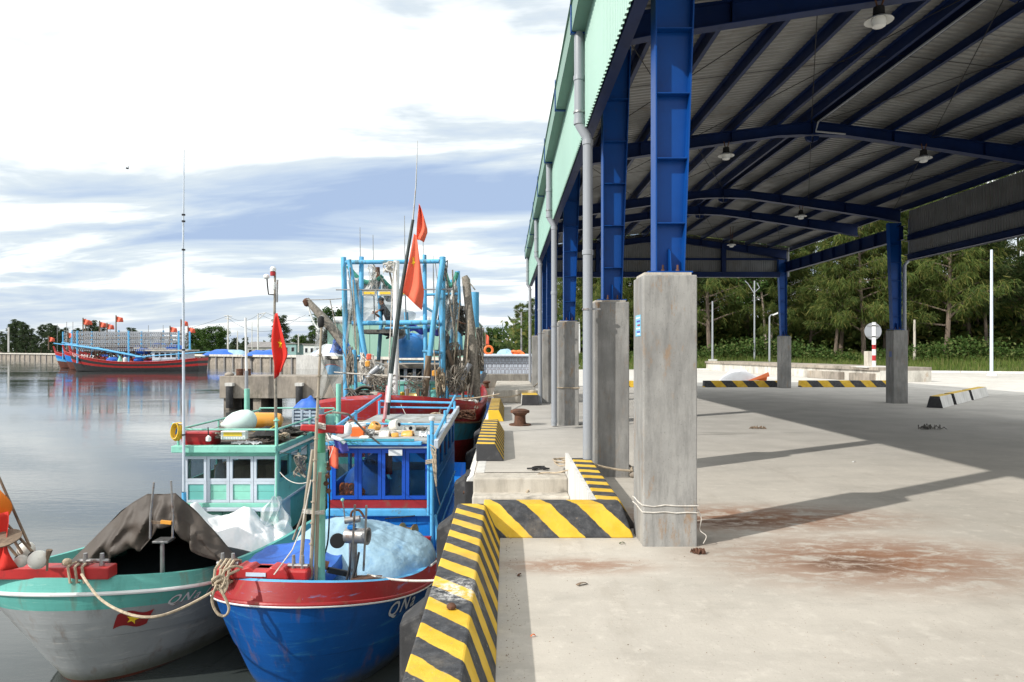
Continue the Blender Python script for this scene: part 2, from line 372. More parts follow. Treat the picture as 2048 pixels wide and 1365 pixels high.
def floor_mat():
    t = NT('quay_concrete')
    geo = t.N.new('ShaderNodeNewGeometry'); t.obj = geo.outputs['Position']
    xyz = t.sep()
    c = t.mix(t.rng(t.noise(.5, 6, None, .6), .3, .7), (.44, .41, .362), (.56, .52, .458))
    c = t.mix(t.rng(t.noise(2.4, 7, t.mapping((.5, 1.3, 1), (2, 5, 0)), .7), .42, .75, 0, .55), c, (.36, .335, .295))
    c = t.mix(t.rng(t.noise(1.3, 9, t.mapping((1.6, .35, 1), (4, 9, 0), (0, 0, .5)), .72), .52, .72, 0, .42), c, (.34, .30, .25))
    c = t.mix(t.rng(t.noise(6.0, 6, None, .7), .5, .75, 0, .5), c, (.66, .62, .55))
    # far part of the apron is greyer, its shade put into the colour
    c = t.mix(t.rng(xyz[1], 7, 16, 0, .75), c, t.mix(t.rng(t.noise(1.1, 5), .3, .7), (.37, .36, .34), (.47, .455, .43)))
    # rusty fish-sauce stains in the middle of the shed floor
    def blob(x, y, rx, ry, rot=0.0):
        dx = t.math('SUBTRACT', xyz[0], x); dy = t.math('SUBTRACT', xyz[1], y)
        a = t.math('DIVIDE', dx, rx); b = t.math('DIVIDE', dy, ry)
        d = t.math('SQRT', t.math('ADD', t.math('MULTIPLY', a, a), t.math('MULTIPLY', b, b)))
        return t.rng(d, 1.25, .1)
    st = t.noise(4.6, 10, t.mapping((.8, 1.7, 1), (1.3, .4, 0)), .75, .6)
    wide = t.math('MAXIMUM', t.math('MAXIMUM', blob(2.5, 6.95, 1.9, .7), blob(3.0, 5.55, 1.6, .9)), t.math('MULTIPLY', blob(4.6, 5.3, 2.0, .8), .55))
    wide = t.math('MAXIMUM', wide, t.math('MULTIPLY', blob(.55, 5.4, .8, .25), .8))
    k = t.math('MULTIPLY', wide, t.rng(st, .34, .56, 0, .95))
    c = t.mix(k, c, (.26, .125, .065))
    k2 = t.math('MULTIPLY', t.math('MAXIMUM', blob(2.05, 6.78, .75, .28), blob(2.75, 5.45, .45, .3)), t.rng(st, .40, .58, 0, .85))
    c = t.mix(k2, c, (.105, .06, .04))
    # wet patches further back
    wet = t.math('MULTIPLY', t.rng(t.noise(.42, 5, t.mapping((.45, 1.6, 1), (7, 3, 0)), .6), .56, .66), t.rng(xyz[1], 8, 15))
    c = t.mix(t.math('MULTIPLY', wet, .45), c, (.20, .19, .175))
    # fine specks and grit
    c = t.mix(t.rng(t.noise(55, 3), .64, .72, 0, .6), c, (.20, .155, .115))
    c = t.mix(t.rng(t.noise(120, 2, t.mapping((1, 1, 1), (9, 9, 9))), .66, .72, 0, .5), c, (.72, .70, .66))
    # hairline cracks
    vo = t.N.new('ShaderNodeTexVoronoi'); vo.feature = 'DISTANCE_TO_EDGE'; vo.inputs['Scale'].default_value = .33
    wv = t.N.new('ShaderNodeVectorMath'); wv.operation = 'ADD'; t.L.new(t.obj, wv.inputs[0])
    nz = t.N.new('ShaderNodeTexNoise'); nz.inputs['Scale'].default_value = 1.6; nz.inputs['Detail'].default_value = 5; t.L.new(t.obj, nz.inputs['Vector']); t.L.new(nz.outputs['Color'], wv.inputs[1])
    t.L.new(wv.outputs[0], vo.inputs['Vector'])
    c = t.mix(t.rng(vo.outputs['Distance'], .0, .004, .0, 0), c, (.2, .17, .14))
    t.set(Base_Color=c, Roughness=t.math('SUBTRACT', .88, t.math('MULTIPLY', wet, .38))); t.b.inputs['Specular IOR Level'].default_value = .3
    t.bump(t.math('ADD', t.noise(38, 6, None, .7), t.math('MULTIPLY', t.noise(4, 5), 1.5)), .28, .01)
    return t.m
M['floor'] = floor_mat()
M['road'] = concrete('road_concrete', (.62, .60, .56), (.52, .50, .46), .0, .3, False)
def stripes(name, d, period, phase, duty=.5, wear=.55):
    t = NT(name); geo = t.N.new('ShaderNodeNewGeometry'); t.obj = geo.outputs['Position']; x = t.sep()
    p = t.math('ADD', t.math('ADD', t.math('MULTIPLY', x[0], d[0]), t.math('MULTIPLY', x[1], d[1])), t.math('MULTIPLY', x[2], d[2]))
    p = t.math('ADD', p, t.math('MULTIPLY', t.math('SUBTRACT', t.noise(9, 4), .5), .045))
    f = t.math('FRACT', t.math('ADD', t.math('DIVIDE', p, period), phase))
    k = t.math('MULTIPLY', t.rng(f, 0, .025), t.rng(f, duty, duty - .025))
    ye = t.mix(t.rng(t.noise(5, 5), .3, .7), (.64, .385, .015), (.78, .51, .05)); bl = t.mix(t.rng(t.noise(14, 6, None, .7), .35, .75), (.026, .028, .033), (.085, .088, .095))
    c = t.mix(k, bl, ye)
    chip = t.rng(t.noise(16, 9, None, .75), wear + .08, wear + .16, 0, .75)
    c = t.mix(chip, c, (.46, .44, .40)); c = t.mix(t.rng(t.noise(2.2, 8, None, .75), .50, .72, 0, .38), c, (.24, .20, .15))
    c = t.mix(t.rng(t.noise(30, 4), .66, .74, 0, .5), c, (.25, .2, .15))
    if name == 'kerb_stripes':
        dx = t.math('MULTIPLY', t.math('SUBTRACT', x[0], -.30), 5.0); dy = t.math('MULTIPLY', t.math('SUBTRACT', x[1], 4.06), 3.4)
        dd = t.math('SQRT', t.math('ADD', t.math('MULTIPLY', dx, dx), t.math('MULTIPLY', dy, dy)))
        c = t.mix(t.math('MULTIPLY', t.rng(dd, 1.0, .2), t.rng(t.noise(18, 9, None, .75), .44, .60)), c, (.72, .71, .69))
    t.set(Base_Color=c, Roughness=.7); t.bump(t.math('ADD', t.noise(60, 6, None, .7), t.math('MULTIPLY', t.noise(9, 4), .7)), .4, .01)
    return t.m
M['st_y'] = stripes('kerb_stripes', (1.1, 1, -.13), .37, .25)
M['st_x'] = stripes('barrier_stripes', (1, .45, .93), .475, .12, .52)
M['st_y2'] = stripes('inner_kerb_stripes', (.35, 1, .4), .37, .1)
M['st_f'] = stripes('far_barrier_stripes', (1, 0, .9), 1.0, .2, .5, .62)
M['st_y3'] = stripes('quay_kerb_stripes', (.25, 1, .35), .44, .0)
def water_mat():
    t = NT('harbour_water'); geo = t.N.new('ShaderNodeNewGeometry'); t.obj = geo.outputs['Position']
    c = t.mix(t.rng(t.noise(.06, 4), .3, .7), (.045, .054, .052), (.07, .08, .078))
    t.set(Base_Color=c, Roughness=.035); t.b.inputs['IOR'].default_value = 1.5
    w1 = t.noise(.55, 5, t.mapping((.35, 1.0, 1)), .5, .4); w2 = t.noise(4.5, 5, t.mapping((.5, 1.3, 1), (3, 3, 0)), .55, .3)
    calm = t.rng(t.noise(.05, 3, t.mapping((.6, 1.4, 1))), .40, .62, .25, 1.0)
    t.bump(t.math('MULTIPLY', t.math('ADD', w1, t.math('MULTIPLY', w2, .34)), calm), .17, .12)
    return t.m
M['water'] = water_mat()
def glass(name, tint, alpha=.55, rough=.06):
    t = NT(name); tr = t.N.new('ShaderNodeBsdfTransparent'); tr.inputs[0].default_value = (.8, .86, .88, 1)
    t.set(Base_Color=tint, Roughness=rough); mx = t.N.new('ShaderNodeMixShader')
    fac = t.rng(t.noise(2.5, 5), .3, .7, alpha - .1, alpha + .1)
    t.L.new(fac, mx.inputs[0]); t.L.new(tr.outputs[0], mx.inputs[1]); t.L.new(t.b.outputs[0], mx.inputs[2]); t.L.new(mx.outputs[0], t.out.inputs[0])
    return t.m
M['glass'] = glass('window_glass', (.05, .09, .11), .10)
M['glass2'] = glass('smoky_window_glass', (.07, .07, .06), .16)
M['plastic_clear'] = glass('thin_plastic', (.75, .78, .80), .5, .2)
def leaf(name, a, b, c_=None, tr=.35):
    t = NT(name); geo = t.N.new('ShaderNodeNewGeometry')
    k = t.rng(geo.outputs['Random Per Island'], 0, 1, 0, 1, False)
    oi = t.N.new('ShaderNodeObjectInfo')
    c = t.mix(k, a, b)
    if c_: c = t.mix(t.math('MULTIPLY', t.math('GREATER_THAN', geo.outputs['Random Per Island'], .8), .8), c, c_)
    c = t.mix(t.rng(oi.outputs['Random'], 0, 1, 0, .35, False), c, tuple(x * .55 for x in a))
    t.set(Base_Color=c, Roughness=.7); t.b.inputs['Specular IOR Level'].default_value = .25
    tl = t.N.new('ShaderNodeBsdfTranslucent'); t.L.new(c, tl.inputs[0]); mx = t.N.new('ShaderNodeMixShader'); mx.inputs[0].default_value = tr
    t.L.new(t.b.outputs[0], mx.inputs[1]); t.L.new(tl.outputs[0], mx.inputs[2]); t.L.new(mx.outputs[0], t.out.inputs[0])
    return t.m
M['needle'] = leaf('casuarina_needles', (.068, .122, .030), (.185, .225, .052), (.29, .26, .075), .5)
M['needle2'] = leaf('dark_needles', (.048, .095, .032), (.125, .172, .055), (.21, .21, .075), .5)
M['leaf'] = leaf('broad_leaves', (.035, .085, .02), (.09, .16, .035), (.12, .18, .05))
M['leaf_far'] = leaf('far_leaves', (.035, .060, .030), (.075, .105, .045))
M['grass'] = leaf('grass_blades', (.10, .17, .03), (.20, .26, .06), (.32, .29, .12))
M['bush'] = leaf('bush_leaves', (.045, .10, .022), (.12, .18, .04), (.18, .20, .07))
M['net_sheer'] = glass('sheer_net', (.34, .34, .33), .42, .9)
M['roof_dirty'] = mat('dirty_roof_board', (.40, .42, .42), .8, 0, .2, 2, (.14, .13, .11), (.42, .7), 4, bump=.3)

M['hull_blue'] = hull_mat('hull_blue', (.001, .078, .32), (.003, .03, .11), (.03, .17, .36), .32)
M['hull_grey'] = hull_mat('hull_white', (.36, .38, .39), (.18, .18, .175), (.52, .52, .50), .42)
M['hull_teal'] = hull_mat('hull_teal', (.13, .46, .41), (.06, .23, .20), (.30, .55, .48), .42)
M['hull_red'] = hull_mat('hull_red', (.30, .015, .018), (.13, .03, .028), (.10, .22, .42), .40)
def turb(p, k, o=3): return noise.turbulence(Vector(p) * k, o, True)
# ---------------------------------------------------------------- ground, water, quay
WL = -2.1
def st(name, mb, m, **k): return tag(mb.build(name, m, None, **k), kind='structure')
st('water', MB().poly([(-3500, -60, WL), (60, -60, WL), (60, 4000, WL), (-3500, 4000, WL)]), M['water'], normals=False)
fl = MB()
for x0, x1, y0, y1 in ((.83, 19, -15, 33), (-.43, .83, -15, 6.55), (-.43, .83, 9.55, 33)):
    fl.poly([(x0, y0, 0), (x1, y0, 0), (x1, y1, 0), (x0, y1, 0)])
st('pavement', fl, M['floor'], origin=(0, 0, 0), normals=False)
rd = MB()
rd.poly([(19, -15, -.004), (90, -15, -.004), (90, 33, -.004), (19, 33, -.004)]); rd.poly([(2.2, 33, -.004), (90, 33, -.004), (90, 110, -.004), (2.2, 110, -.004)])
st('road', rd, M['road'], origin=(0, 0, 0), normals=False)
def terrain_mat():
    t = NT('grassy_ground'); c = t.mix(t.rng(t.noise(.25, 6), .3, .7), (.055, .085, .025), (.12, .14, .05))
    c = t.mix(t.rng(t.noise(1.1, 6), .52, .75, 0, .7), c, (.20, .17, .10)); t.set(Base_Color=c, Roughness=.95); t.bump(t.noise(3, 6), .6, .1); return t.m
M['terrain'] = terrain_mat()
tr = MB()
tr.poly([(2.2, 110, -.02), (-40, 148, -.02), (-256, 345, -.02), (-900, 620, -.02), (-3400, 1200, -.02), (-3400, 3900, -.02), (3400, 3900, -.02), (3400, -15, -.02), (90, -15, -.02), (90, 110, -.02)])
st('terrain', tr, M['terrain'], origin=(0, 0, 0), normals=False)
# grassy bank on the land side, rising to the wood
def bank(u, v):
    x = 8 + 82 * u; y0 = 62 - (x - 14) * .42 if x > 14 else 62
    y0 = max(y0, 24)
    y = y0 + v * 34
    z = -.01 + 1.15 * min(1, v * 4.2) + .9 * v + .18 * noise.noise(Vector((x * .3, y * .3, 0)))
    if v == 0: z = -.03
    return (x, y, z)
st('hill', MB().grid(bank, 60, 24), M['terrain'])

q = MB()
q.poly([(-.45, -15, -.09), (-.45, 6.55, -.09), (-.45, 6.55, -4), (-.45, -15, -4)])
quay = thing('quay_wall', 'pale concrete quay wall with landing steps beside the moored boats', 'quay wall', (-.45, 10, -2.1))
qa = MB()
for y0, y1 in ((-15, 6.55), (9.55, 33.2)):
    qa.box((-.45, y0, -4), (-.20, y1, -.012))
qa.box((-.199, 32.9, -4), (2.4, 33.2, -.012)); qa.box((2.2, 33.21, -4), (2.45, 110, -.03)); qa.box((-.45, 6.55, -4), (.9, 6.8, -.95)); qa.box((-.449, 6.8, -4), (.9, 9.0, -.96))
qa.build('wall_face', M['conc_old'], quay, True)
ch = MB()
for y0, y1 in ((-15, 6.55), (9.55, 33)):
    ch.poly([(-.56, y0, -.13), (-.42, y0, .003), (-.30, y0, .003), (-.30, y0, -.13)], (0, y1 - y0, 0))
ch.build('edge_nosing', M['conc_white'], quay, True, bevel=.008)
for i in range(5):
    MB().box((-.44, 9.55 - .3 * i - .42, -.19 * i - .55), (.83, 9.55 - .30 * i, -.19 * i - .004 * (i == 0) - (0 if i else .0))).build('step', M['conc_step'], quay, True, bevel=.02)
MB().box((.83, 6.5, -2.2), (.87, 9.56, .27)).build('landing_side_wall', M['conc_white'], quay, True)

def fender(y, top=-.1):
    o = thing('dock_fender', '', 'fender', (-.45, y, -1.6), 0, 'rubber fenders down the quay face')
    b = MB(); b.poly([(-.58, y - .19, top - .02), (-.76, y - .1, top - .14), (-.76, y + .1, top - .14), (-.58, y + .19, top - .02)], (0, 0, -1.5))
    b.build('rubber_block', M['rubber'], o, True, bevel=.025)
    MB().box((-.60, y - .26, top), (-.452, y + .26, top - 1.6)).build('mounting_plate', M['rubber'], o, True, bevel=.015)
    c = MB()
    for zz in (.25, .8, 1.3):
        for s in (-1, 1): MB().lathe([(.022, 0), (.022, .02)], (-.60, y + s * .22, top - zz), (-1, 0, 0), 8).build('bolt', M['rust'], o, True)
    pass
    return o
for y, lab in ((4.95, 'black rubber fender under the kerb beside the blue bow, nearest one'), (7.55, 'black rubber fender level with the landing steps'),
               (10.1, 'black rubber fender beside the blue wheelhouse, past the steps'), (12.9, 'black rubber fender beside the start of the second striped kerb'), (16.2, 'black rubber fender next to the painted number on the red bow')):
    fender(y)['label'] = lab

# striped kerbs
def kerb(label, y0, y1, m, h=.28, x0=-.45, x1=-.19, x2=-.05, endm=None):
    b = MB(); s = .07
    p = [(x0, y0, 0), (x2, y0, 0), (x2, y1, 0), (x0, y1, 0), (x0, y0 + s, h), (x1, y0 + s, h), (x1, y1 - s, h), (x0, y1 - s, h)]
    b.hexa(p)
    if endm: b.m[2] = 1; b.m[4] = 1
    o = b.build('striped_kerb', [m] + ([endm] if endm else []), None, bevel=.012)
    return tag(o, label, 'kerb', 'yellow and black kerbs on the quay')
kerb('long yellow and black striped kerb in front, along the boat edge', 1.0, 6.42, M['st_y'])
kerb('striped kerb with plain black end, beyond the landing steps', 10.5, 14.4, M['st_y3'], .26, -.46, -.17, -.03, M['black_paint'])
kerb('striped kerb with plain yellow end, beside the rusty bollard', 16.4, 20.6, M['st_y3'], .27, -.43, -.17, -.05, M['yellow'])
kerb('short worn striped kerb farthest along the quay edge', 29.4, 33.0, M['st_y3'], .3, -.42, -.2, -.1, M['yellow'])
b = MB(); h = .285
b.hexa([(-.12, 6.19, 0), (1.16, 6.19, 0), (1.16, 6.52, 0), (-.12, 6.52, 0), (-.21, 6.29, h), (1.065, 6.29, h), (1.065, 6.50, h), (-.21, 6.50, h)])
tag(b.build('striped_barrier', M['st_x'], None, bevel=.012), 'broad striped barrier lying across the quay before the landing steps', 'kerb', 'yellow and black kerbs on the quay')
b = MB()
b.hexa([(.875, 6.525, -.0), (1.25, 6.525, 0), (1.22, 9.12, 0), (.875, 9.12, 0), (.875, 6.525, .272), (1.09, 6.525, .272), (1.12, 9.10, .272), (.875, 9.10, .272)])
tag(b.build('striped_kerb', M['st_y2'], None, bevel=.01), 'striped kerb running from the broad barrier to the grey downpipe', 'kerb', 'yellow and black kerbs on the quay')
b = MB(); b.hexa([(.48, 21.2, 0), (1.05, 21.2, 0), (1.05, 24, 0), (.48, 24, 0), (.5, 21.25, .33), (1.0, 21.25, .33), (1.0, 23.9, .33), (.5, 23.9, .33)]); b.m = [0, 2, 1, 0, 0, 0]
tag(b.build('low_block', [M['conc_white'], M['black_paint'], M['yellow']], None, bevel=.012), 'short white kerb block with black end and ochre top by pillars', 'kerb')
b = MB().box((-.40, 22.3, 0), (1.0, 29.0, .42))
tag(b.build('concrete_plinth', M['conc_step'], None, bevel=.03), 'low pale concrete plinth across the quay beyond the bollard', 'plinth')

# far barriers and the jersey blocks on the land side
def longblock(x0, x1, y, h, lab):
    b = MB(); b.hexa([(x0, y, 0), (x1, y, 0), (x1, y + .35, 0), (x0, y + .35, 0), (x0, y + .03, h), (x1, y + .03, h), (x1, y + .3, h), (x0, y + .3, h)]); 
    tag(b.build('striped_barrier', M['st_f'], None, bevel=.012), lab, 'kerb', 'striped barriers at the far end of the shed')
longblock(9.25, 12.75, 31.8, .30, 'long striped barrier at the far end, left of the rear column')
longblock(13.75, 17.9, 31.8, .31, 'long striped barrier below the round sign, right of the rear column')
longblock(5.2, 5.95, 31.8, .30, 'short striped barrier glimpsed between the two nearest pillars')
dirj = Vector((5.0, 5.2, 0)).normalized(); nj = Vector((dirj.y, -dirj.x, 0))
a0 = Vector((12.75, 20.3, 0))
for i, (s0, s1, lab) in enumerate(((0, 1.5, 'pale concrete barrier block with black end, nearest the rear pillar'), (1.9, 4.2, 'middle pale barrier block with blue scuffs in the row by the road'),
                                   (4.6, 7.4, 'farthest pale barrier block in the row towards the road'))):
    a = a0 + dirj * s0; c = a0 + dirj * s1; w = .22; h = .35
    bl = MB(); bl.hexa([a - nj * w, a + nj * w, c + nj * w, c - nj * w] + [p + Vector((0, 0, h)) for p in (a - nj * .13, a + nj * .13, c + nj * .13, c - nj * .13)])
    bl.m = [0, 1, 2, 0, 0, 0]
    tag(bl.build('barrier_block', [M['conc_white'], M['yellow'], M['black_paint']], None, bevel=.015), lab, 'barrier', 'concrete barrier blocks by the road')
tag(MB().hexa([(19.6, 25.0, 0), (20.6, 25, 0), (20.6, 25.6, 0), (19.6, 25.6, 0), (19.5, 24.9, .75), (20.7, 24.9, .75), (20.7, 25.7, .75), (19.5, 25.7, .75)]).build('concrete_post', M['pillar'], None, bevel=.03), 'squat grey concrete block at the road edge, far right', 'block')

# loading ramp wall behind the shed
wl = thing('retaining_wall', 'stained whitewashed retaining wall with grey coping beyond the shed', 'wall', (19, 48, 0))
A, B2 = Vector((17.6, 60, 0)), Vector((20.3, 37.0, 0)); dv = (B2 - A); L_ = dv.length; dv.normalize(); nv = Vector((dv.y, -dv.x, 0))
def wslab(s0, s1, z0, z1, t0, t1):
    return [A + dv * s0 + nv * t0 + Vector((0, 0, z0)), A + dv * s1 + nv * t0 + Vector((0, 0, z0)), A + dv * s1 + nv * t1 + Vector((0, 0, z0)), A + dv * s0 + nv * t1 + Vector((0, 0, z0)),
            A + dv * s0 + nv * t0 + Vector((0, 0, z1)), A + dv * s1 + nv * t0 + Vector((0, 0, z1)), A + dv * s1 + nv * t1 + Vector((0, 0, z1)), A + dv * s0 + nv * t1 + Vector((0, 0, z1))]
MB().hexa(wslab(0, L_, 0, .62, -3, 0)).build('wall_body', M['conc_wall'], wl, True)
n = 14
for i in range(n):
    MB().hexa(wslab(L_ * i / n + .02, L_ * (i + 1) / n - .02, .62, .80, -3.05, .14)).build('coping_slab', M['conc_old'], wl, True, bevel=.015)
for s0, s1 in ((L_ - 6.5, L_ - 3.2), (L_ - 2.2, L_ - .4)):
    MB().hexa(wslab(s0, s1, 0, .45, 0, .4)).build('buttress', M['conc_old'], wl, True, bevel=.02)
tag(MB().box((13.2, 33.0, 0), (13.45, 33.2, 1.3)).build('steel_post', M['rust'], None, bevel=.01), 'brown rusty steel post standing against the pale wall', 'post')
t_ = thing('covered_stack', 'white sheet with orange fabric heaped before the pale wall', 'tarpaulin', (12.3, 36, 0))
MB().grid(lambda u, v: (11.4 + 2.1 * u, 36 + .9 * v, .02 + .75 * sp_(PI * u) ** .7 * sp_(PI * v) ** .5 * (.9 + .2 * noise.noise(Vector((u * 5, v * 5, 0))))), 16, 8).build('white_sheet', M['cloth_white'], t_, True)
MB().grid(lambda u, v: (12.6 + 1.2 * u, 35.75 + .5 * v, .03 + (.5 * u + .05) * math.sin(PI * min(v + .2, 1))), 8, 6).build('orange_sheet', M['orange'], t_, True)

# rusty bollard
bo = thing('mooring_bollard', 'rusty mushroom-headed mooring bollard on the quay edge', 'bollard', (.32, 15.6, 0))
MB().lathe([(.25, 0), (.25, .03)], (.32, 15.6, 0), n=20).build('base_plate', M['rust'], bo, True)
MB().lathe([(.15, .02), (.13, .1), (.125, .22), (.17, .27), (.22, .29), (.215, .34), (.12, .37), (.01, .375)], (.32, 15.6, 0), n=20).build('bollard_head', M['rust'], bo, True)

# ---------------------------------------------------------------- the market shed
FY = [5.92, 9.19, 15.55, 22.0, 24.7, 31.0]
XR = 7.07
shed = thing('market_shed', 'open steel market shed with blue columns and mint cladding on grey concrete pillars', 'shed', (XR, 18, 0))
def part(name, mb, m, par=None, **k): return mb.build(name, m, par or shed, True, **k)
def roof_z(x): return 6.27 + .122 * (min(x, 2 * XR - x) - 1.3)
def ibeam_col(mb, x_in, x_out0, x_out1, y, z0, z1, fw=.2):
    s = 1 if x_out0 > x_in else -1
    mb.box((x_in, y - fw / 2, z0), (x_in + s * .012, y + fw / 2, z1))
    mb.hexa([(x_out0 - s * .012, y - fw / 2, z0), (x_out0, y - fw / 2, z0), (x_out0, y + fw / 2, z0), (x_out0 - s * .012, y + fw / 2, z0),
             (x_out1 - s * .012, y - fw / 2, z1), (x_out1, y - fw / 2, z1), (x_out1, y + fw / 2, z1), (x_out1 - s * .012, y + fw / 2, z1)])
    a = x_in + s * .012
    mb.hexa([(a, y - .005, z0), (x_out0 - s * .012, y - .005, z0), (x_out0 - s * .012, y + .005, z0), (a, y + .005, z0),
             (a, y - .005, z1), (x_out1 - s * .012, y - .005, z1), (x_out1 - s * .012, y + .005, z1), (a, y + .005, z1)])
def column(y, side):
    f = (lambda x: x) if side > 0 else (lambda x: 2 * XR - x)
    z0, z1 = 2.40, 5.86
    mb = MB(); ibeam_col(mb, f(1.325), f(1.585), f(1.71), y, z0, z1)
    col = part('column', mb, M['col_blue'])
    for k in range(5):
        z = 2.83 + .577 * k; x1 = 1.585 + (1.71 - 1.585) * (z - z0) / (z1 - z0) - .012
        MB().box((f(1.337), y - .092, z), (f(x1), y - .005, z + .009)).build('stiffener', M['col_blue'], col, True)
    MB().box((f(1.25), y - .16, 2.385), (f(1.64), y + .16, 2.4)).build('base_plate', M['col_blue'], col, True)
    MB().poly([(f(1.455), y - .0055, 2.4), (f(1.455), y - .12, 2.4), (f(1.455), y - .08, 2.58), (f(1.455), y - .0055, 2.62)], (.008, 0, 0)).build('gusset', M['col_blue'], col, True)
    for xx in (1.39, 1.52):
        MB().lathe([(.016, 0), (.016, .02), (.009, .02), (.009, .06)], (f(xx), y - .1, 2.4), n=6).build('anchor_bolt', M['rust'], col, True)
for i, y in enumerate(FY):
    MB().box((1.19, y, -.02), (1.66, y + .45, 2.36)).build('pillar', M['pillar'], shed, True, bevel=.012)
    MB().box((1.21, y + .04, 2.36), (1.62, y + .41, 2.385)).build('grout_pad', M['conc_step'], shed, True)
    column(y + .225, 1)
    if i in (1, 2, 3, 5):
        MB().box((12.49, y, -.02), (12.96, y + .45, 2.36)).build('pillar', M['pillar'], shed, True, bevel=.012)
        column(y + .225, -1)
# rafters: tapered welded frames with haunches
PR = [(1.30, 5.88), (2.0, 6.02), (4.25, 6.37), (XR - .8, 6.66), (XR, 6.69)]
PR = PR + [(2 * XR - x, z) for x, z in reversed(PR[:-1])]
for y in FY:
    yc = y + .225; mb = MB()
    for (xa, za), (xb, zb) in zip(PR[:-1], PR[1:]):
        ta, tb = roof_z(xa), roof_z(xb)
        mb.hexa([(xa, yc - .005, za), (xb, yc - .005, zb), (xb, yc + .005, zb), (xa, yc + .005, za), (xa, yc - .005, ta), (xb, yc - .005, tb), (xb, yc + .005, tb), (xa, yc + .005, ta)])
        for z0, z1 in ((za - .012, zb - .012), (ta, tb)):
            mb.hexa([(xa, yc - .1, z0), (xb, yc - .1, z1), (xb, yc + .1, z1), (xa, yc + .1, z0), (xa, yc - .1, z0 + .012), (xb, yc - .1, z1 + .012), (xb, yc + .1, z1 + .012), (xa, yc + .1, z0 + .012)])
    rf = part('rafter', mb, M['raf_blue_shaded'])
    for xx in (3.1, 5.2, XR, 2 * XR - 5.2, 2 * XR - 3.1):
        i = max(k for k in range(len(PR) - 1) if PR[k][0] <= xx); (xa, za), (xb, zb) = PR[i], PR[i + 1]
        zz = za + (zb - za) * (xx - xa) / (xb - xa)
        MB().box((xx - .006, yc - .095, zz + .002), (xx + .006, yc + .095, roof_z(xx) - .002)).build('web_plate', M['raf_blue_shaded'], rf, True)
    br = MB()
    for s in (-1, 1):
        br.poly([(XR + s * .02, yc - .04, 6.655), (XR + s * .16, yc - .04, 6.645), (XR + s * .12, yc - .04, 6.56), (XR + s * .02, yc - .04, 6.52)], (0, .08, 0))
    br.build('ridge_bracket', M['raf_blue_shaded'], rf, True)
Y0, Y1 = 1.6, 31.35
px_ = [1.12 + 1.02 * k for k in range(6)] + [XR - .16]
for x in px_ + [2 * XR - x for x in px_]:
    zb = roof_z(x) + .014; mb = MB(); s = 1 if x < XR else -1
    mb.box((x - .003, Y0, zb), (x + .003, Y1, zb + .2)); mb.box((x, Y0, zb), (x + s * .07, Y1, zb + .005)); mb.box((x, Y0, zb + .195), (x - s * .07, Y1, zb + .2)); mb.box((x + s * .066, Y0, zb), (x + s * .07, Y1, zb + .02))
    part('purlin', mb, M['raf_blue_shaded'])
def roofsheet(x0, x1):
    mb = MB(); pitch = .15; n = int((Y1 - Y0 + .3) / pitch); vs = []; fs = []
    off = [(0, 0), (.05, 0), (.068, .028), (.132, .028)]
    pts = [(Y0 - .15 + i * pitch + a, h) for i in range(n) for a, h in off]
    for y, h in pts:
        for x in (x0, x1): vs.append((x, y, roof_z(x) + .222 + h))
    for i in range(len(pts) - 1): fs.append((2 * i, 2 * i + 1, 2 * i + 3, 2 * i + 2))
    mb.add(vs, fs); return mb
part('roof_sheet', roofsheet(.98, XR), M['galv'], normals=False)
part('roof_sheet', roofsheet(XR, 2 * XR - .98), M['galv'], normals=False)
part('ridge_cap', MB().poly([(XR - .25, Y0 - .15, roof_z(XR - .25) + .257), (XR, Y0 - .15, roof_z(XR) + .27), (XR + .25, Y0 - .15, roof_z(XR - .25) + .257), (XR, Y0 - .15, roof_z(XR) + .285)], (0, Y1 - Y0 + .3, 0)), M['gutter'])
part('ridge_conduit', MB().tube([(XR + .02, Y0, 6.9), (XR + .02, 15.5, 6.9), (XR + .02, 15.62, 6.72), (XR + .7, 15.62, 6.66)], .02, 6), M['pvc'])
# cladding (fascia) along both eaves and the far gable
def clad(mb, a, b, z0, z1, nrm, pitch=.1):
    a = Vector(a); b = Vector(b); L = (b - a).length; d = (b - a) / L; n = int(L / pitch); nr = Vector(nrm); vs = []; fs = []
    for i in range(n):
        for t, h in ((0, 0), (.035, 0), (.047, .022), (.088, .022)):
            p = a + d * (i * pitch + t) + nr * h
            zt = z1(p) if callable(z1) else z1
            vs += [(p.x, p.y, z0), (p.x, p.y, zt)]
    for i in range(len(vs) // 2 - 1): fs.append((2 * i, 2 * i + 2, 2 * i + 3, 2 * i + 1))
    mb.add(vs, fs); return mb
part('eave_cladding', clad(MB(), (1.06, Y0, 0), (1.06, Y1, 0), 4.64, 6.44, (-1, 0, 0)), M['clad'], normals=False)
part('eave_cladding', clad(MB(), (13.08, Y0, 0), (13.08, 22.3, 0), 4.6, 6.25, (1, 0, 0)), M['galv'], normals=False)
part('gable_cladding', clad(MB(), (1.06, 31.40, 0), (13.08, 31.40, 0), 5.1, lambda p: roof_z(p.x) + .2, (0, 1, 0)), M['galv'], normals=False)
def girt(x, z, y0, y1, s):
    mb = MB(); mb.box((x, y0, z), (x + s * .12, y1, z + .006)); mb.box((x, y0, z + .007), (x + s * .006, y1, z + .19)); mb.box((x, y0, z + .19), (x + s * .12, y1, z + .196)); return mb
part('girt', girt(1.085, 4.66, Y0, Y1, 1), M['raf_blue_shaded']); part('girt', girt(1.085, 5.5, Y0, Y1, 1), M['raf_blue_shaded'])
part('girt', girt(13.055, 4.62, Y0, 22.2, -1), M['raf_blue_shaded']); part('girt', girt(13.055, 5.25, Y0, 22.2, -1), M['raf_blue_shaded'])
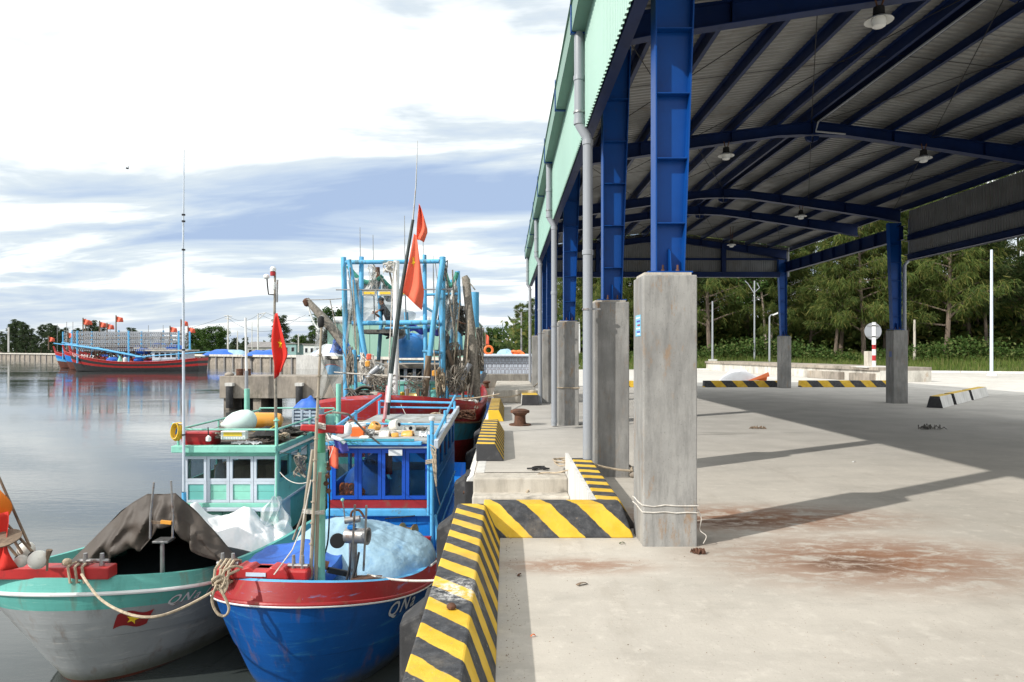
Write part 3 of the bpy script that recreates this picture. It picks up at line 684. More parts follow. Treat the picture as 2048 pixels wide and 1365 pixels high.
bm_ = MB(); bm_.box((12.80, 22.0, 5.30), (12.81, 31.3, 5.72)); bm_.box((12.71, 22.0, 5.285), (12.90, 31.3, 5.298)); bm_.box((12.71, 22.0, 5.722), (12.90, 31.3, 5.735))
eb = part('eave_beam', bm_, M['raf_blue_shaded'])
for k in range(9): MB().box((12.715, 22.6 + k, 5.30), (12.798, 22.61 + k, 5.72)).build('stiffener', M['raf_blue_shaded'], eb, True)
# horizontal tie on the quay side, deep box behind the cladding
bm_ = MB(); bm_.box((1.30, Y0, 5.42), (1.31, Y1, 5.8)); bm_.box((1.22, Y0, 5.405), (1.39, Y1, 5.418)); part('eave_beam', bm_, M['raf_blue_shaded'])
# gable wall frame
g = MB(); g.box((1.66, 31.12, 5.06), (12.5, 31.34, 5.30)); part('gable_beam', g, M['raf_blue_shaded'])
for x in (4.2, XR, 9.95): part('gable_post', MB().box((x - .09, 31.14, 5.303), (x + .09, 31.34, roof_z(x) - .05)), M['raf_blue_shaded'])
part('gable_rail', MB().box((1.6, 31.34, 5.86), (12.5, 31.39, 5.96)), M['raf_blue_shaded'])
# gutter with brackets, downpipes
g = MB(); g.box((.87, Y0, 5.9), (1.055, Y1, 5.905)); g.box((.865, Y0, 5.9), (.872, Y1, 6.26)); g.box((.84, Y0, 6.255), (.872, Y1, 6.262)); gut = part('gutter', g, M['gutter'])
for y in (5.4, 9.0, 11.9, 15.2, 18.5, 21.7, 24.6, 27.8, 30.9):
    b = MB(); b.box((.848, y - .03, 5.88), (.862, y + .03, 6.42)); b.box((.848, y - .03, 5.878), (1.05, y + .03, 5.892)); b.build('gutter_bracket', M['col_blue'], gut, True)
for y, zb in ((9.02, .02), (15.32, .02), (21.75, .02), (30.7, .02)):
    pts = [(.965, y, 5.9), (.965, y, 4.74), (.975, y, 4.68), (1.065, y, 4.53), (1.08, y, 4.46), (1.08, y, .02)]
    dp = part('downpipe', MB().tube(pts, .064, 14), M['pvc'])
    for z, x in ((5.3, .965), (4.72, .967), (4.45, 1.08), (3.0, 1.08), (.12, 1.08)):
        MB().lathe([(.066, -.035), (.073, -.03), (.073, .03), (.066, .035)], (x, y, z), n=14).build('pipe_socket', M['pvc'], dp, True)
    for z, x in ((4.85, .965), (2.25, 1.08)):
        b = MB(); b.lathe([(.076, -.012), (.076, .012)], (x, y, z), n=14); b.box((x, y - .01, z - .012), (x + .17, y + .012, z + .012)); b.build('pipe_clamp', M['steel'], dp, True)
dp = part('downpipe', MB().tube([(13.2, 22.3, 6.0), (13.2, 22.3, 4.7), (13.05, 22.35, 4.5), (13.05, 22.35, .02)], .055, 10), M['pvc'])
# wind bracing rods under the roof
for (ya, yb) in ((9.4, 15.8), (15.8, 22.2), (24.9, 31.2)):
    for x0, x1 in ((1.5, 4.3), (4.3, XR), (XR, 9.84), (9.84, 12.6)):
        for a, c in (((x0, ya), (x1, yb)), ((x1, ya), (x0, yb))):
            part('brace_rod', MB().tube([(a[0], a[1], roof_z(a[0]) - .02), (c[0], c[1], roof_z(c[0]) - .02)], .008, 5), M['dark'])
for y in (12.4, 18.9, 28.0):
    for x0, x1 in ((1.2, 4.2), (4.2, XR), (XR, 9.9), (9.9, 12.9)):
        part('sag_rod', MB().tube([(x0, y, roof_z(x0) + .1), (x1, y, roof_z(x1) + .1)], .006, 5), M['dark'])
# pendant lamps
def lamp(x, y, z, ztop, lab):
    o = thing('pendant_lamp', lab, 'lamp', (x, y, z), 0, 'pendant lamps under the shed roof')
    b = MB(); b.tube([(x - .05, y, ztop), (x - .02, y, z + .22)], .012, 6); b.tube([(x + .07, y, ztop), (x + .03, y, z + .22)], .012, 6); b.build('hanger', M['rust'], o, True)
    MB().lathe([(.03, .24), (.07, .22), (.075, .12), (.10, .09)], (x, y, z), n=14).build('lamp_holder', M['dark'], o, True)
    MB().lathe([(.05, .10), (.10, .085), (.17, .05), (.185, .03), (.18, .025), (.09, .07)], (x, y, z), n=20, cap=False).build('lamp_shade', M['lamp_white'], o, True)
    MB().lathe([(.085, .07), (.09, .0), (.085, -.04), (.06, -.055), (.001, -.058)], (x, y, z), n=16).build('lamp_glass', M['plastic_white'], o, True)
lamp(5.08, 9.30, 6.16, 6.5, 'white pendant lamp nearest the camera, high under the roof')
lamp(5.05, 15.66, 6.14, 6.5, 'white pendant lamp just right of the nearest blue column')
lamp(9.58, 15.66, 6.08, 6.45, 'white pendant lamp on the second rafter, right of the ridge')
lamp(9.55, 22.1, 6.02, 6.4, 'white pendant lamp on the third rafter, right of the ridge')
lamp(9.45, 28.6, 6.1, 6.9, 'small white pendant lamp deepest in the shed, before the gable')

# notice on the nearest pillar
nt_ = thing('notice', 'pale blue paper notice stuck on the nearest pillar', 'notice', (1.19, 6.1, 1.8))
MB().box((1.1865, 6.02, 1.83), (1.189, 6.25, 2.02)).build('paper', mat('notice_blue', (.22, .52, .72), .6, 0, .05, 5, bump=0), nt_, True)
for i, (z, c) in enumerate(((1.995, 'white'), (1.965, 'purple'), (1.93, 'plastic_red'), (1.90, 'white'), (1.87, 'purple'), (1.85, 'white'))):
    MB().box((1.1845, 6.04, z - .008), (1.1862, 6.22 - .03 * (i % 3), z + .006)).build('print_line', M[c], nt_, True)
tag(MB().box((12.487, 22.1, 1.5), (12.4895, 22.25, 1.68)).build('notice', mat('notice_faded', (.10, .14, .32), .6, 0, .1, 5, bump=0)), 'small faded notice on the dark rear pillar', 'notice')
# ropes and wire on the pillars
def loop(x0, y0, x1, y1, z, r, m, name, lab, n=2):
    b = MB(); g_ = r
    for k in range(n):
        zz = z + k * .05; c = [(x0 - g_, y0 - g_, zz), (x1 + g_, y0 - g_, zz + .015 * (k - .5)), (x1 + g_, y1 + g_, zz + .01), (x0 - g_, y1 + g_, zz - .01)]
        p = []
        for i in range(4):
            a = Vector(c[i]); d = Vector(c[(i + 1) % 4])
            p += [a.lerp(d, t / 5) + Vector((0, 0, random.uniform(-.008, .008))) for t in range(5)]
        b.tube(p + [p[0]], r, 6)
    return b, name, lab, m
b, n_, l_, m_ = loop(1.19, 5.92, 1.66, 6.37, .305, .006, M['rope_white'], 'wire_loop', '', 2)
b.tube(curve([(1.67, 5.95, .32), (1.70, 5.94, .24), (1.69, 5.95, .14), (1.74, 5.93, .09), (1.72, 5.95, .02)]), .004, 5)
tag(b.build('wire_loop', M['rope_white']), 'thin pale wire wound twice round the nearest pillar', 'wire')
b, *_ = loop(1.19, 15.55, 1.66, 16.0, .86, .014, M['rope'], '', '', 1)
tag(b.build('rope_band', M['rope']), 'tan rope tied round the third pillar', 'rope', None)
rope('mooring_rope', 'tan rope from the striped kerb to the foot of the second pillar', sag((1.10, 9.0, .22), (1.68, 9.1, .1), .02) + [Vector((1.70, 9.25, .12)), Vector((1.66, 9.66, .14))], .016, M['rope'])
tag(MB().ball((1.70, 9.14, .05), (.06, .05), 10, 6).build('stone', M['conc_old']), 'small grey stone beside the second pillar foot', 'stone')
rope('mooring_rope', 'thin tan rope trailing from kerb down the landing steps', curve([(.86, 9.1, .12), (.70, 9.35, .03), (.45, 9.42, .0), (.30, 9.14, -.16), (.18, 8.9, -.3)]), .012, M['rope'])
b = MB(); cc = Vector((.80, 9.72, .05))
for k in range(3): b.tube([cc + Vector((.13 * math.cos(t) + .02 * k, .16 * math.sin(t), .03 + .07 * abs(math.sin(t * .5 + k)))) for t in [2 * PI * i / 18 for i in range(19)]], .011, 6)
tag(b.build('rope_coil', M['rope']), 'loose tan rope loop on the floor above the landing steps', 'rope')
b = MB()
for k in range(9):
    a = random.uniform(0, 2 * PI); b.tube(curve([(.47 + .1 * math.cos(a + t), 9.72 + .09 * math.sin(a * 1.7 + t), .02 + .02 * random.random()) for t in (0, 1, 2.1)], 4), .012, 5)
b.tube(curve([(.30, 9.74, .02), (.47, 9.7, .035), (.62, 9.73, .02)]), .012, 5)
tag(b.build('tangled_rope', M['dark']), 'black tangled cord lying on the step edge', 'cord')
b = MB().lathe([(.10, 0), (.10, .05), (.085, .05), (.085, .01)], (-.12, 9.36, -.19), (0, 0, 1), 16); 
tag(b.build('drain_cap', M['rubber']), 'black round rubber cap on the second landing step', 'cap')
# leaves and scraps on the concrete
tag(MB().ball((-.30, 3.75, .295), (.028, .02), 8, 5).add([], []).build('rust_lump', M['rust']), 'rusty brown lump on top of the long striped kerb', 'rust lump')
def clump(x, y, r, h, lab, m):
    b = MB()
    for k in range(26):
        a = random.uniform(0, 2 * PI); d = r * math.sqrt(random.random()); p = Vector((x + d * math.cos(a) * 1.7, y + d * math.sin(a), 0)); q_ = p + Vector((random.uniform(-r, r), random.uniform(-r, r), 0)) * .9
        b.tube([p + Vector((0, 0, .005)), (p + q_) / 2 + Vector((0, 0, h * random.uniform(.4, 1))), q_ + Vector((0, 0, .004))], [.004, .016, .003], 5)
    tag(b.build('debris_clump', m), lab, 'debris')
clump(9.15, 14.8, .15, .1, 'dark clump of old net lying in the roof shade', M['net_dark'])
clump(5.5, 14.9, .10, .05, 'small brown scrap on the sunlit part of the shed floor', M['wood'])
clump(1.62, 5.72, .03, .04, 'rust-red scraps at the foot of the nearest pillar', M['rust'])
b = MB()
rs = random.Random(3)
for k in range(1500):
    y = 3 + 13 * rs.random() ** 1.6; x = rs.uniform(-.05, .95 * y)
    if rs.random() < .4: x = .0 + .1 * rs.random()**2 if y < 6.2 else x
    s = rs.uniform(.0012, .0045); a = rs.uniform(0, PI)
    b.cbox((x, y, s * .35), (s * rs.uniform(1, 2.6), s, s * .7), a)
gr = b.build('grit', mat('grit', (.26, .20, .15), .9, 0, .5, 30, (.5, .45, .38), (.5, .6), 30, bump=0), None, normals=False)
tag(gr, 'scattered grit and leaf crumbs on the quay floor', kind='stuff')
for i, (x, y, a, c, lab) in enumerate(((-.0 + .55, 4.95, .5, 'wood', 'dry brown twig lying before the nearest pillar'), (.1, 5.15, 1.2, 'rust', 'curled brown leaf beside the long striped kerb'),
                                       (.16, 4.05, .4, 'orange', 'tiny orange scrap on the floor near the kerb'), (1.02, 6.0, .3, 'leaf', 'green leaf at the end of the broad striped barrier'),
                                       (5.3, 10.4, .6, 'plastic_white', 'white paper scrap on the sunlit shed floor'), (3.2, 13.1, .1, 'wood', 'flat brown scrap beyond the column shadow'))):
    s = (.085, .05, .03, .05, .06, .12)[i]
    b = MB().grid(lambda u, v: (x + s * (u - .5) * math.cos(a) - s * .35 * (v - .5) * math.sin(a), y + s * (u - .5) * math.sin(a) + s * .35 * (v - .5) * math.cos(a), .008 + .014 * math.sin(PI * u) * (1 - v * .5)), 6, 3)
    tag(b.build('scrap' if i in (2, 4, 5) else ('twig' if i == 0 else 'fallen_leaf'), M[c], solid=.004), lab, 'scrap' if i in (2, 4, 5) else ('twig' if i == 0 else 'leaf'))
# ---------------------------------------------------------------- hulls
class Hull:
    """local frame: x to the right seen from the bow-facing camera, y from stem to stern, z up from the waterline"""
    def __init__(s, L, B, zb, zm, zs, lr, lw, rake, zk=-.55, knuck=(), wb=.45, pw=2.0, tail=.18, flare=.6, sheer=.4, skew=0.0, upf=None):
        s.__dict__.update(L=L, B=B, zb=zb, zm=zm, zs=zs, lr=lr, lw=lw, rake=rake, zk=zk, knuck=knuck, wb=wb, pw=pw, tail=tail, flare=flare, sheer=sheer, skew=skew, upf=upf)
    def rail(s, t):
        return s.zm + (s.zb - s.zm) * max(0, 1 - t / s.sheer) ** 2 + (s.zs - s.zm) * max(0, (t - .55) / .45) ** 2
    def pt(s, t, v, side, off=0.0, up=0.0):
        zr = s.rail(t); z = s.zk + v * (zr - s.zk)
        v = max(0.0, min(1.0, v)); ys = s.rake * (1 - v) ** 1.5; y = ys + t * (s.L - ys)
        ll = s.lw + (s.lr - s.lw) * v ** 1.3
        q = min((y - ys) / ll, 1); f = max(0, 1 - (1 - q) ** s.pw) ** (1 / s.pw)
        w = s.B / 2 * (s.wb + (1 - s.wb) * v ** s.flare) * f
        w *= 1 - s.tail * max(0, (t - .6) / .4) ** 2
        w *= min(1, (v / .16 + .12)) ** .6
        for k in s.knuck:
            if v >= k: w += .03 * min(1, q * 3)
        n = Vector((math.sqrt(max(0, 1 - (1 - q) ** 2)), -(1 - q), 0)).normalized()
        return Vector((side * max(0.0, w + off * n.x) + s.skew * y, y + off * n.y, z + up * (s.upf(t) if s.upf and up > 0 else 1)))
    def ts(s, n): return [(i / n) ** 2.4 for i in range(n + 1)]
    def shell(s, bands, n=46):
        """bands: [(v_top, material index)]; returns MB"""
        mb = MB(); vv = []; v0 = 0.0
        for vt, mi in bands:
            seg = [v0 + (vt - v0) * i / 6 for i in range(7)]
            ks = [k for k in s.knuck if v0 < k < vt]
            for k in ks: seg += [k - .003, k + .001]
            seg.sort()
            vv += [(a, b, mi) for a, b in zip(seg[:-1], seg[1:])]; v0 = vt
        T = s.ts(n)
        for side in (1, -1):
            for a, b, mi in vv:
                mb.grid(lambda u, w: s.pt(T[int(round(u * n))], a + (b - a) * w, side), n, 1, mi)
        for a, b, mi in vv:     # transom
            mb.poly([s.pt(1, a, -1), s.pt(1, a, 1), s.pt(1, b, 1), s.pt(1, b, -1)], mi=mi)
        # weld
        return mb
    def line(s, v, off, up=0.0, n=46, t0=0.0, t1=1.0, sides=(1, -1)):
        T = [t for t in s.ts(n) if t0 <= t <= t1]
        if sides == (1, -1): return [s.pt(t, v, -1, off, up) for t in reversed(T)] + [s.pt(t, v, 1, off, up) for t in T[1:]]
        return [s.pt(t, v, sides[0], off, up) for t in T]
    def strip(s, v0, v1, o0, o1, u0=0.0, u1=0.0, n=46, mi=0, t0=0, t1=1, mb=None):
        mb = mb or MB(); a = s.line(v0, o0, u0, n, t0, t1); b = s.line(v1, o1, u1, n, t0, t1)
        k = len(a) - 1
        mb.grid(lambda u, w: (a if w < .5 else b)[int(round(u * k))], k, 1, mi); return mb
    def deck(s, v, inset, n=46):
        mb = MB(); a = s.line(v, -inset, 0, n, sides=(1,)); b = s.line(v, -inset, 0, n, sides=(-1,)); k = len(a) - 1
        mb.grid(lambda u, w: (b if w < .5 else a)[int(round(u * k))], k, 1, smooth=False); return mb
    def arc(s, v, n=220):
        T = s.ts(n); p = [s.pt(t, v, 1) for t in T]; acc = [0.0]
        for a, b in zip(p[:-1], p[1:]): acc.append(acc[-1] + (b - a).length)
        return T, acc
    def find(s, root, px, zw, side=1, ref=.8):
        """arc length at which the hull at world height zw projects to the photo column px"""
        X = XF[root.name]; best = 0
        for k in range(1, 500):
            u = .015 * k; p = X @ s.at(u, zw - WL, side, 0, ref)
            if CX + p.x / p.y * F >= px: return u
        return 3.0
    def at(s, u, z, side=1, off=.004, ref=.8):
        """point at arc length u from the stem, height z"""
        key = ('arc', ref)
        if key not in s.__dict__: s.__dict__[key] = s.arc(ref)
        T, acc = s.__dict__[key]
        i = max(0, min(len(acc) - 2, next((k for k in range(len(acc) - 1) if acc[k + 1] >= u), len(acc) - 2)))
        t = T[i] + (T[i + 1] - T[i]) * (u - acc[i]) / max(1e-9, acc[i + 1] - acc[i])
        v = (z - s.zk) / (s.rail(t) - s.zk)
        return s.pt(t, v, side, off)
def text_flat(txt, size, shear=.25, spacing=1.0, ext=0.0):
    cu = bpy.data.curves.new('txt', 'FONT'); cu.body = txt; cu.size = size; cu.shear = shear; cu.extrude = ext; cu.space_character = spacing; cu.resolution_u = 3; cu.offset = size * .016
    o = bpy.data.objects.new('txt', cu); C.objects.link(o); dg = bpy.context.evaluated_depsgraph_get(); dg.update()
    me = bpy.data.meshes.new_from_object(o.evaluated_get(dg)); bpy.data.objects.remove(o)
    bm = bmesh.new(); bm.from_mesh(me); bmesh.ops.triangulate(bm, faces=bm.faces)
    for _ in range(2):
        es = [e for e in bm.edges if e.calc_length() > size * .3]
        if es: bmesh.ops.subdivide_edges(bm, edges=es, cuts=1); bmesh.ops.triangulate(bm, faces=bm.faces)
    vs = [v.co.copy() for v in bm.verts]; fs = [[v.index for v in f.verts] for f in bm.faces]; bm.free()
    return vs, fs
def hull_text(h, root, txt, u0, z0, size, m, back=None, side=1, slope=0.0, ref=.8, sx=1.0):
    x = 0.0
    for chr_ in txt:
        if chr_ == ' ': x += size * .35; continue
        vs, fs = text_flat(chr_, size)
        w = max(v.x for v in vs)
        for dx, dz, off, mm in ((.0, 0, .010, m),) + (((size * .05, -size * .05, .005, back),) if back else ()):
            b = MB(); b.add([h.at(u0 + (x + v.x * sx + dx), z0 + slope * (x + v.x) + v.y + dz, side, off, ref) for v in vs], fs)
            b.build('letter' if mm is m else 'letter_shadow', mm, root, normals=False)
        x += w * sx + size * .06
def window_panel(root, name_frame, pts, fw, fd, mf, mg, nrm):
    """a framed pane: pts = 4 corners (bl, br, tr, tl) in local coordinates; returns the frame"""
    bl, br, tr, tl = [Vector(p) for p in pts]; n = Vector(nrm) * fd
    u = (br - bl).normalized() * fw; w = (tl - bl).normalized() * fw
    b = MB()
    inn = [bl + u + w, br - u + w, tr - u - w, tl + u - w]
    for o1, o2, i2, i1 in ((bl, br, inn[1], inn[0]), (br, tr, inn[2], inn[1]), (tr, tl, inn[3], inn[2]), (tl, bl, inn[0], inn[3])):
        b.poly([o1, o2, i2, i1], n)
    f = b.build(name_frame, mf, root)
    if mg: MB().poly([p + n * .4 for p in inn], n * .12).build('pane', mg, f)
    return f
def star(mb, c, u, w, r, mi=0):
    mb.poly([Vector(c) + (Vector(u) * math.sin(2 * PI * k / 10) + Vector(w) * math.cos(2 * PI * k / 10)) * (r if k % 2 == 0 else r * .4) for k in range(10)], mi=mi)
def flag_cloth(name, label, fn, m, nu=14, nv=12, star_at=None, group=None):
    """hanging flag from a surface function; a star is laid on both faces"""
    root_p = fn(0, .5)
    o = thing(name, label, 'flag', root_p, 0, group)
    MB().grid(fn, nu, nv).build('cloth', m, o, True, solid=.004)
    if star_at:
        cu, cv, r, asp, sgn = star_at
        b = MB()
        for s in (1, -1):
            pts = []
            for k in range(10):
                rr = r if k % 2 == 0 else r * .4; a = 2 * PI * k / 10
                u = cu + rr * math.cos(a) * asp; v = cv + rr * math.sin(a)
                e = .01; p = Vector(fn(u, v)); du = Vector(fn(u + e, v)) - p; dv_ = Vector(fn(u, v + e)) - p
                pts.append(p + du.cross(dv_).normalized() * .008 * s)
            c = sum(pts, Vector()) / 10
            b.add([c] + pts, [(0, 1 + k, 1 + (k + 1) % 10) for k in range(10)])
        b.build('star', M['star'], o, True, normals=False)
    return o
def railing(mb, posts, z0, z1, r=.016, rails=(1.0,)):
    for p in posts: mb.tube([(p[0], p[1], z0), (p[0], p[1], z1)], r, 6)
    for k in rails:
        mb.tube([(p[0], p[1], z0 + (z1 - z0) * k) for p in posts], r, 6)

def cabin(root, x0, x1, y0, y1, zf, zs, zt, mats, cols, side_cols, pane_low, lean=.0):
    """wheelhouse shell in boat coordinates: zf floor, zs window sill, zt top. cols = x fractions of window openings on the front"""
    wall, frame, lower, glassm = mats
    W_ = x1 - x0
    # lower walls as boards
    nb = 6
    for i in range(nb):
        a = x0 + W_ * i / nb; c = x0 + W_ * (i + 1) / nb
        MB().box((a + .003, y0, zf), (c - .003, y0 + .03, zs - .14)).build('wall_plank', lower, root, bevel=.004)
    MB().box((x0 - .04, y0 - .06, zs - .17), (x1 + .04, y0 + .04, zs - .10)).build('ledge', cols[1], root, bevel=.012)
    MB().box((x0, y0 - .005, zs - .098), (x1, y0 + .04, zs - .002)).build('sill_band', cols[2], root)
    for x in (x0, x1 - .05):
        for y in (y0 + .002, y1 - .05): MB().box((x, y, zf), (x + .05, y + .05, zt)).build('corner_post', frame, root, bevel=.006)
    return W_
rs = random.Random(11)
def tangle(x, y, Y, w, h, n, m, lab, name='rope_tangle', r=.02, cat='rope'):
    b = MB()
    for k in range(n):
        pts = [P(x + rs.uniform(-w, w), y + rs.uniform(-h, h), Y + rs.uniform(-.3, .3)) for _ in range(4)]
        b.tube(curve(pts, 4), r * rs.uniform(.6, 1.3), 5)
    tag(b.build(name, M[m]), lab, cat)
# ================================================================ boat A: green and white boat on the left
AX, AY = -4.86, 7.25
def LA(px, py, Y): p = P(px, py, Y); return Vector((p.x - AX, p.y - AY, p.z - WL))
boatA = thing('fishing_boat', 'green and white wooden fishing boat with turquoise bulwark and flag badge, leftmost moored boat', 'boat', (AX, AY, WL))
hA = Hull(10.4, 2.52, 1.21, .86, 1.05, 1.05, 3.5, 1.0, -.6, (.50, .70), .62, 2.1, .2, .6, .34, .11)
hA.shell([(.36, 0), (.895, 1), (1.0, 2)]).build('hull', [M['antifoul'], M['hull_grey'], M['hull_teal']], boatA, angle=30)
MB().tube(hA.line(1.0, .012), .022, 8).build('rub_rail', M['white'], boatA)
b = hA.strip(1.0, 1.0, .0, -.05, .0, .16); hA.strip(1.0, 1.0, -.05, -.11, .16, .16, mb=b); hA.strip(1.0, 1.0, -.11, -.30, .16, -.36, mb=b)
b.build('bulwark', M['hull_teal'], boatA)
hA.deck(.66, .12).build('deck', M['dark'], boatA)  # deck coloured near black to stand for the shade inside the hold
# stem piece below the bow
hull_text(hA, boatA, 'QNa 0', hA.find(boatA, 329, -1.15), .925, .165, M['white'], M['antifoul'], 1, -.035)
# flag badge painted on the bow
b = MB(); bs = MB(); uE = hA.find(boatA, 224, -1.28)
def badge(u, v, off): return hA.at(uE + .34 * u + .03 * v, .735 + .18 * v + .028 * math.sin(u * 6.0), 1, off)
b.grid(lambda u, v: badge(u, v, .006), 10, 5); b.build('flag_badge', M['red_worn'], boatA, normals=False)
vs = [badge(.5, .5, .010)] + [badge(.5 + (.2 if k % 2 == 0 else .085) * math.sin(2 * PI * k / 10), .5 + (.36 if k % 2 == 0 else .15) * math.cos(2 * PI * k / 10), .010) for k in range(10)]
bs.add(vs, [(0, 1 + k, 1 + (k + 1) % 10) for k in range(10)]); bs.build('badge_star', M['star'], boatA, normals=False)
# cross beam with iron cleats on the bow
zA = 1.345
MB().box((-1.15, .06, zA), (.60, .24, zA + .13)).build('bow_beam', M['red'], boatA, bevel=.015)
for x in (.30, .48):
    MB().tube([(x, .15, zA + .1), (x, .15, zA + .26)], [.028, .022], 8).build('cleat_pin', M['steel'], boatA)
MB().tube([(.22, .15, zA + .18), (.56, .15, zA + .18)], .02, 8).build('cleat_bar', M['steel'], boatA)
b = MB()
for k in range(3):
    x = .18 + .075 * k; b.tube([(x, .04, zA + .145), (x + .03, .03, zA - .02), (x + .04, .14, zA - .025), (x + .03, .26, zA), (x, .26, zA + .145), (x - .02, .14, zA + .15), (x, .04, zA + .145)], .014, 6)
b.ball((.13, .1, zA + .18), (.05, .04), 8, 6); b.build('beam_lashing', M['rope'], boatA)
tag(MB().tube([P(94, 1142, 6.9), P(95, 1118, 6.9)], .012, 6).tube([P(95, 1118, 6.9), P(99, 1100, 6.9)], [.014, .03], 6).build('brush', M['wood']), 'worn paint brush standing on the red bow beam', 'brush')
# cabin
x0, x1, y0 = P(369, 0, 11.5).x - AX, P(555, 0, 11.5).x - AX, 11.5 - AY
zf, zs, zt = .55, 1.30, 2.10; y1 = y0 + 3.6
for i in range(5):
    a = x0 + (x1 - x0) * i / 5; c = x0 + (x1 - x0) * (i + 1) / 5
    MB().box((a + .004, y0 + .03, zf), (c - .004, y0 + .06, 1.10)).build('wall_plank', M['mint'], boatA, bevel=.004)
MB().box((x0 - .05, y0 - .05, 1.10), (x1 + .02, y0 + .08, 1.165)).build('ledge', M['pale'], boatA, bevel=.01)
MB().box((x0 - .02, y0 - .02, 1.167), (x1 + .01, y0 + .05, 1.235)).build('sill_beam', M['mint'], boatA, bevel=.008)
xs = [369, 413.5, 459, 507, 555]
for i in range(4):
    a = x0 + (x1 - x0) * (xs[i] - 369) / 186 + .004; c = x0 + (x1 - x0) * (xs[i + 1] - 369) / 186 - .004
    z_mid = 1.60
    f = window_panel(boatA, 'window', [(a, y0, z_mid), (c, y0, z_mid), (c, y0, 2.02), (a, y0, 2.02)], .045, .045, M['pale'], M['glass2'], (0, 1, 0))
    g = MB(); g.box((a, y0 + .002, 1.24), (a + .05, y0 + .045, z_mid - .002)); g.box((c - .05, y0 + .002, 1.24), (c, y0 + .045, z_mid - .002)); g.box((a + .051, y0 + .002, 1.24), (c - .051, y0 + .045, 1.285)); g.box((a + .051, y0 + .002, z_mid - .05), (c - .051, y0 + .045, z_mid - .002))
    pf = g.build('panel_frame', M['pale'], boatA)
    MB().box((a + .052, y0 + .02, 1.287), (c - .052, y0 + .035, 1.425)).build('panel_board', M['mint'] if i in (1, 2) else M['mint2'], pf, bevel=.003)
    MB().box((a + .052, y0 + .018, 1.429), (c - .052, y0 + .033, z_mid - .052)).build('panel_board', M['mint'] if i in (1, 2) else M['mint2'], pf, bevel=.003)
MB().box((x0, y0 + .01, 2.021), (x1, y0 + .05, zt)).build('head_beam', M['mint'], boatA)
for x in (x0, x1 - .055):
    MB().box((x, y0 + .06, zf), (x + .055, y0 + .12, zt)).build('corner_post', M['mint'], boatA, bevel=.006)
# side wall towards the blue boat: boards, windows
for i in range(6):
    ya = y0 + .1 + (y1 - y0 - .1) * i / 6; yb = y0 + .1 + (y1 - y0 - .1) * (i + 1) / 6
    MB().box((x1 - .03, ya + .004, .62), (x1 + .003, yb - .004, 1.22)).build('wall_plank', M['pale'] if i == 0 else M['mint2'], boatA, bevel=.004)
    MB().box((x1 - .03, ya + .004, 1.225), (x1 + .001, yb - .004, 1.56)).build('wall_plank', M['mint'], boatA, bevel=.004)
    window_panel(boatA, 'window', [(x1, ya + .006, 1.565), (x1, yb - .006, 1.565), (x1, yb - .006, 2.03), (x1, ya + .006, 2.03)], .05, .03, M['mint2'], M['glass2'], (-1, 0, 0))
MB().box((x1 - .02, y0 + .1, 1.20), (x1 + .03, y1, 1.235)).build('side_rail', M['pale'], boatA)
b = MB(); b.box((x0, y0 + .12, zf), (x0 + .03, y1, 1.56)); b.build('far_wall', M['mint2'], boatA)
for i in range(3):
    ya = y0 + .12 + (y1 - y0 - .12) * i / 3; yb = y0 + .12 + (y1 - y0 - .12) * (i + 1) / 3
    window_panel(boatA, 'window', [(x0, ya, 1.565), (x0, yb, 1.565), (x0, yb, 2.03), (x0, ya, 2.03)], .05, .03, M['mint2'], M['glass2'], (1, 0, 0))
MB().box((x0, y1, zf), (x1, y1 + .04, 1.5)).build('back_wall', M['mint'], boatA)
MB().box((x0 - .16, y0 - .14, zt), (x1 + .02, y0 + .0, zt + .115)).build('roof_edge', M['mint'], boatA, bevel=.012)
MB().box((x1 - .03, y0 + .002, zt), (x1 + .03, y1 + .3, zt + .1)).build('roof_edge', M['mint'], boatA, bevel=.012)
MB().box((x0 - .12, y0 + .002, zt + .03), (x1 - .032, y1 + .3, zt + .075)).build('roof', M['ply'], boatA)
# inside
MB().box((x0 + .2, y0 + .7, zf), (x1 - .25, y0 + 1.3, 1.75)).build('console', M['wood'], boatA)
tag(MB().lathe([(.09, 0), (.1, .1), (.08, .28), (.03, .34), (.03, .42)], (AX + x0 + .42, AY + y0 + .45, WL + 1.5), n=12).build('bottle', M['crate']), 'grey bottle behind the first cabin pane of the green boat', 'bottle')
# roof rails and posts
r = MB(); zr = zt + .115
railing(r, [(x0 - .1, y0 - .02), (x1 - .02, y0 - .02)], zr, zr + .26, .018)
railing(r, [(x1, y0 - .02), (x1 + .02, y0 + 1.8), (x1 + .02, y1 + .2)], zr, zr + .26, .018)
railing(r, [(x0 - .1, y0), (x0 - .1, y0 + 1.6), (x0 - .1, y1 + .2)], zr, zr + .26, .018)
railing(r, [(x0 - .1, y1 + .2), (x1, y1 + .2)], zr, zr + .3, .018)
r.build('roof_railing', M['mint'], boatA)
MB().tube([LA(553, 1000, 11.42), LA(553, 838, 11.42)], .022, 8).build('rail_post', M['mint'], boatA)
MB().lathe([(.05, 0), (.05, .012), (.02, .02), (.02, .05)], LA(553, 842, 11.42), n=10).build('post_knob', M['mint'], boatA)
tag(MB().tube([P(494, 832, 14.2), P(494, 778, 14.2)], .055, 12).build('exhaust_pipe', M['mint']), 'upright mint green pipe behind the pale buoy', 'pipe')
tag(MB().tube([P(677, 872, 15.0), P(677, 768, 15.0)], .055, 12).build('exhaust_pipe', M['mint']), 'upright mint green pipe beside the trawler bow', 'pipe')
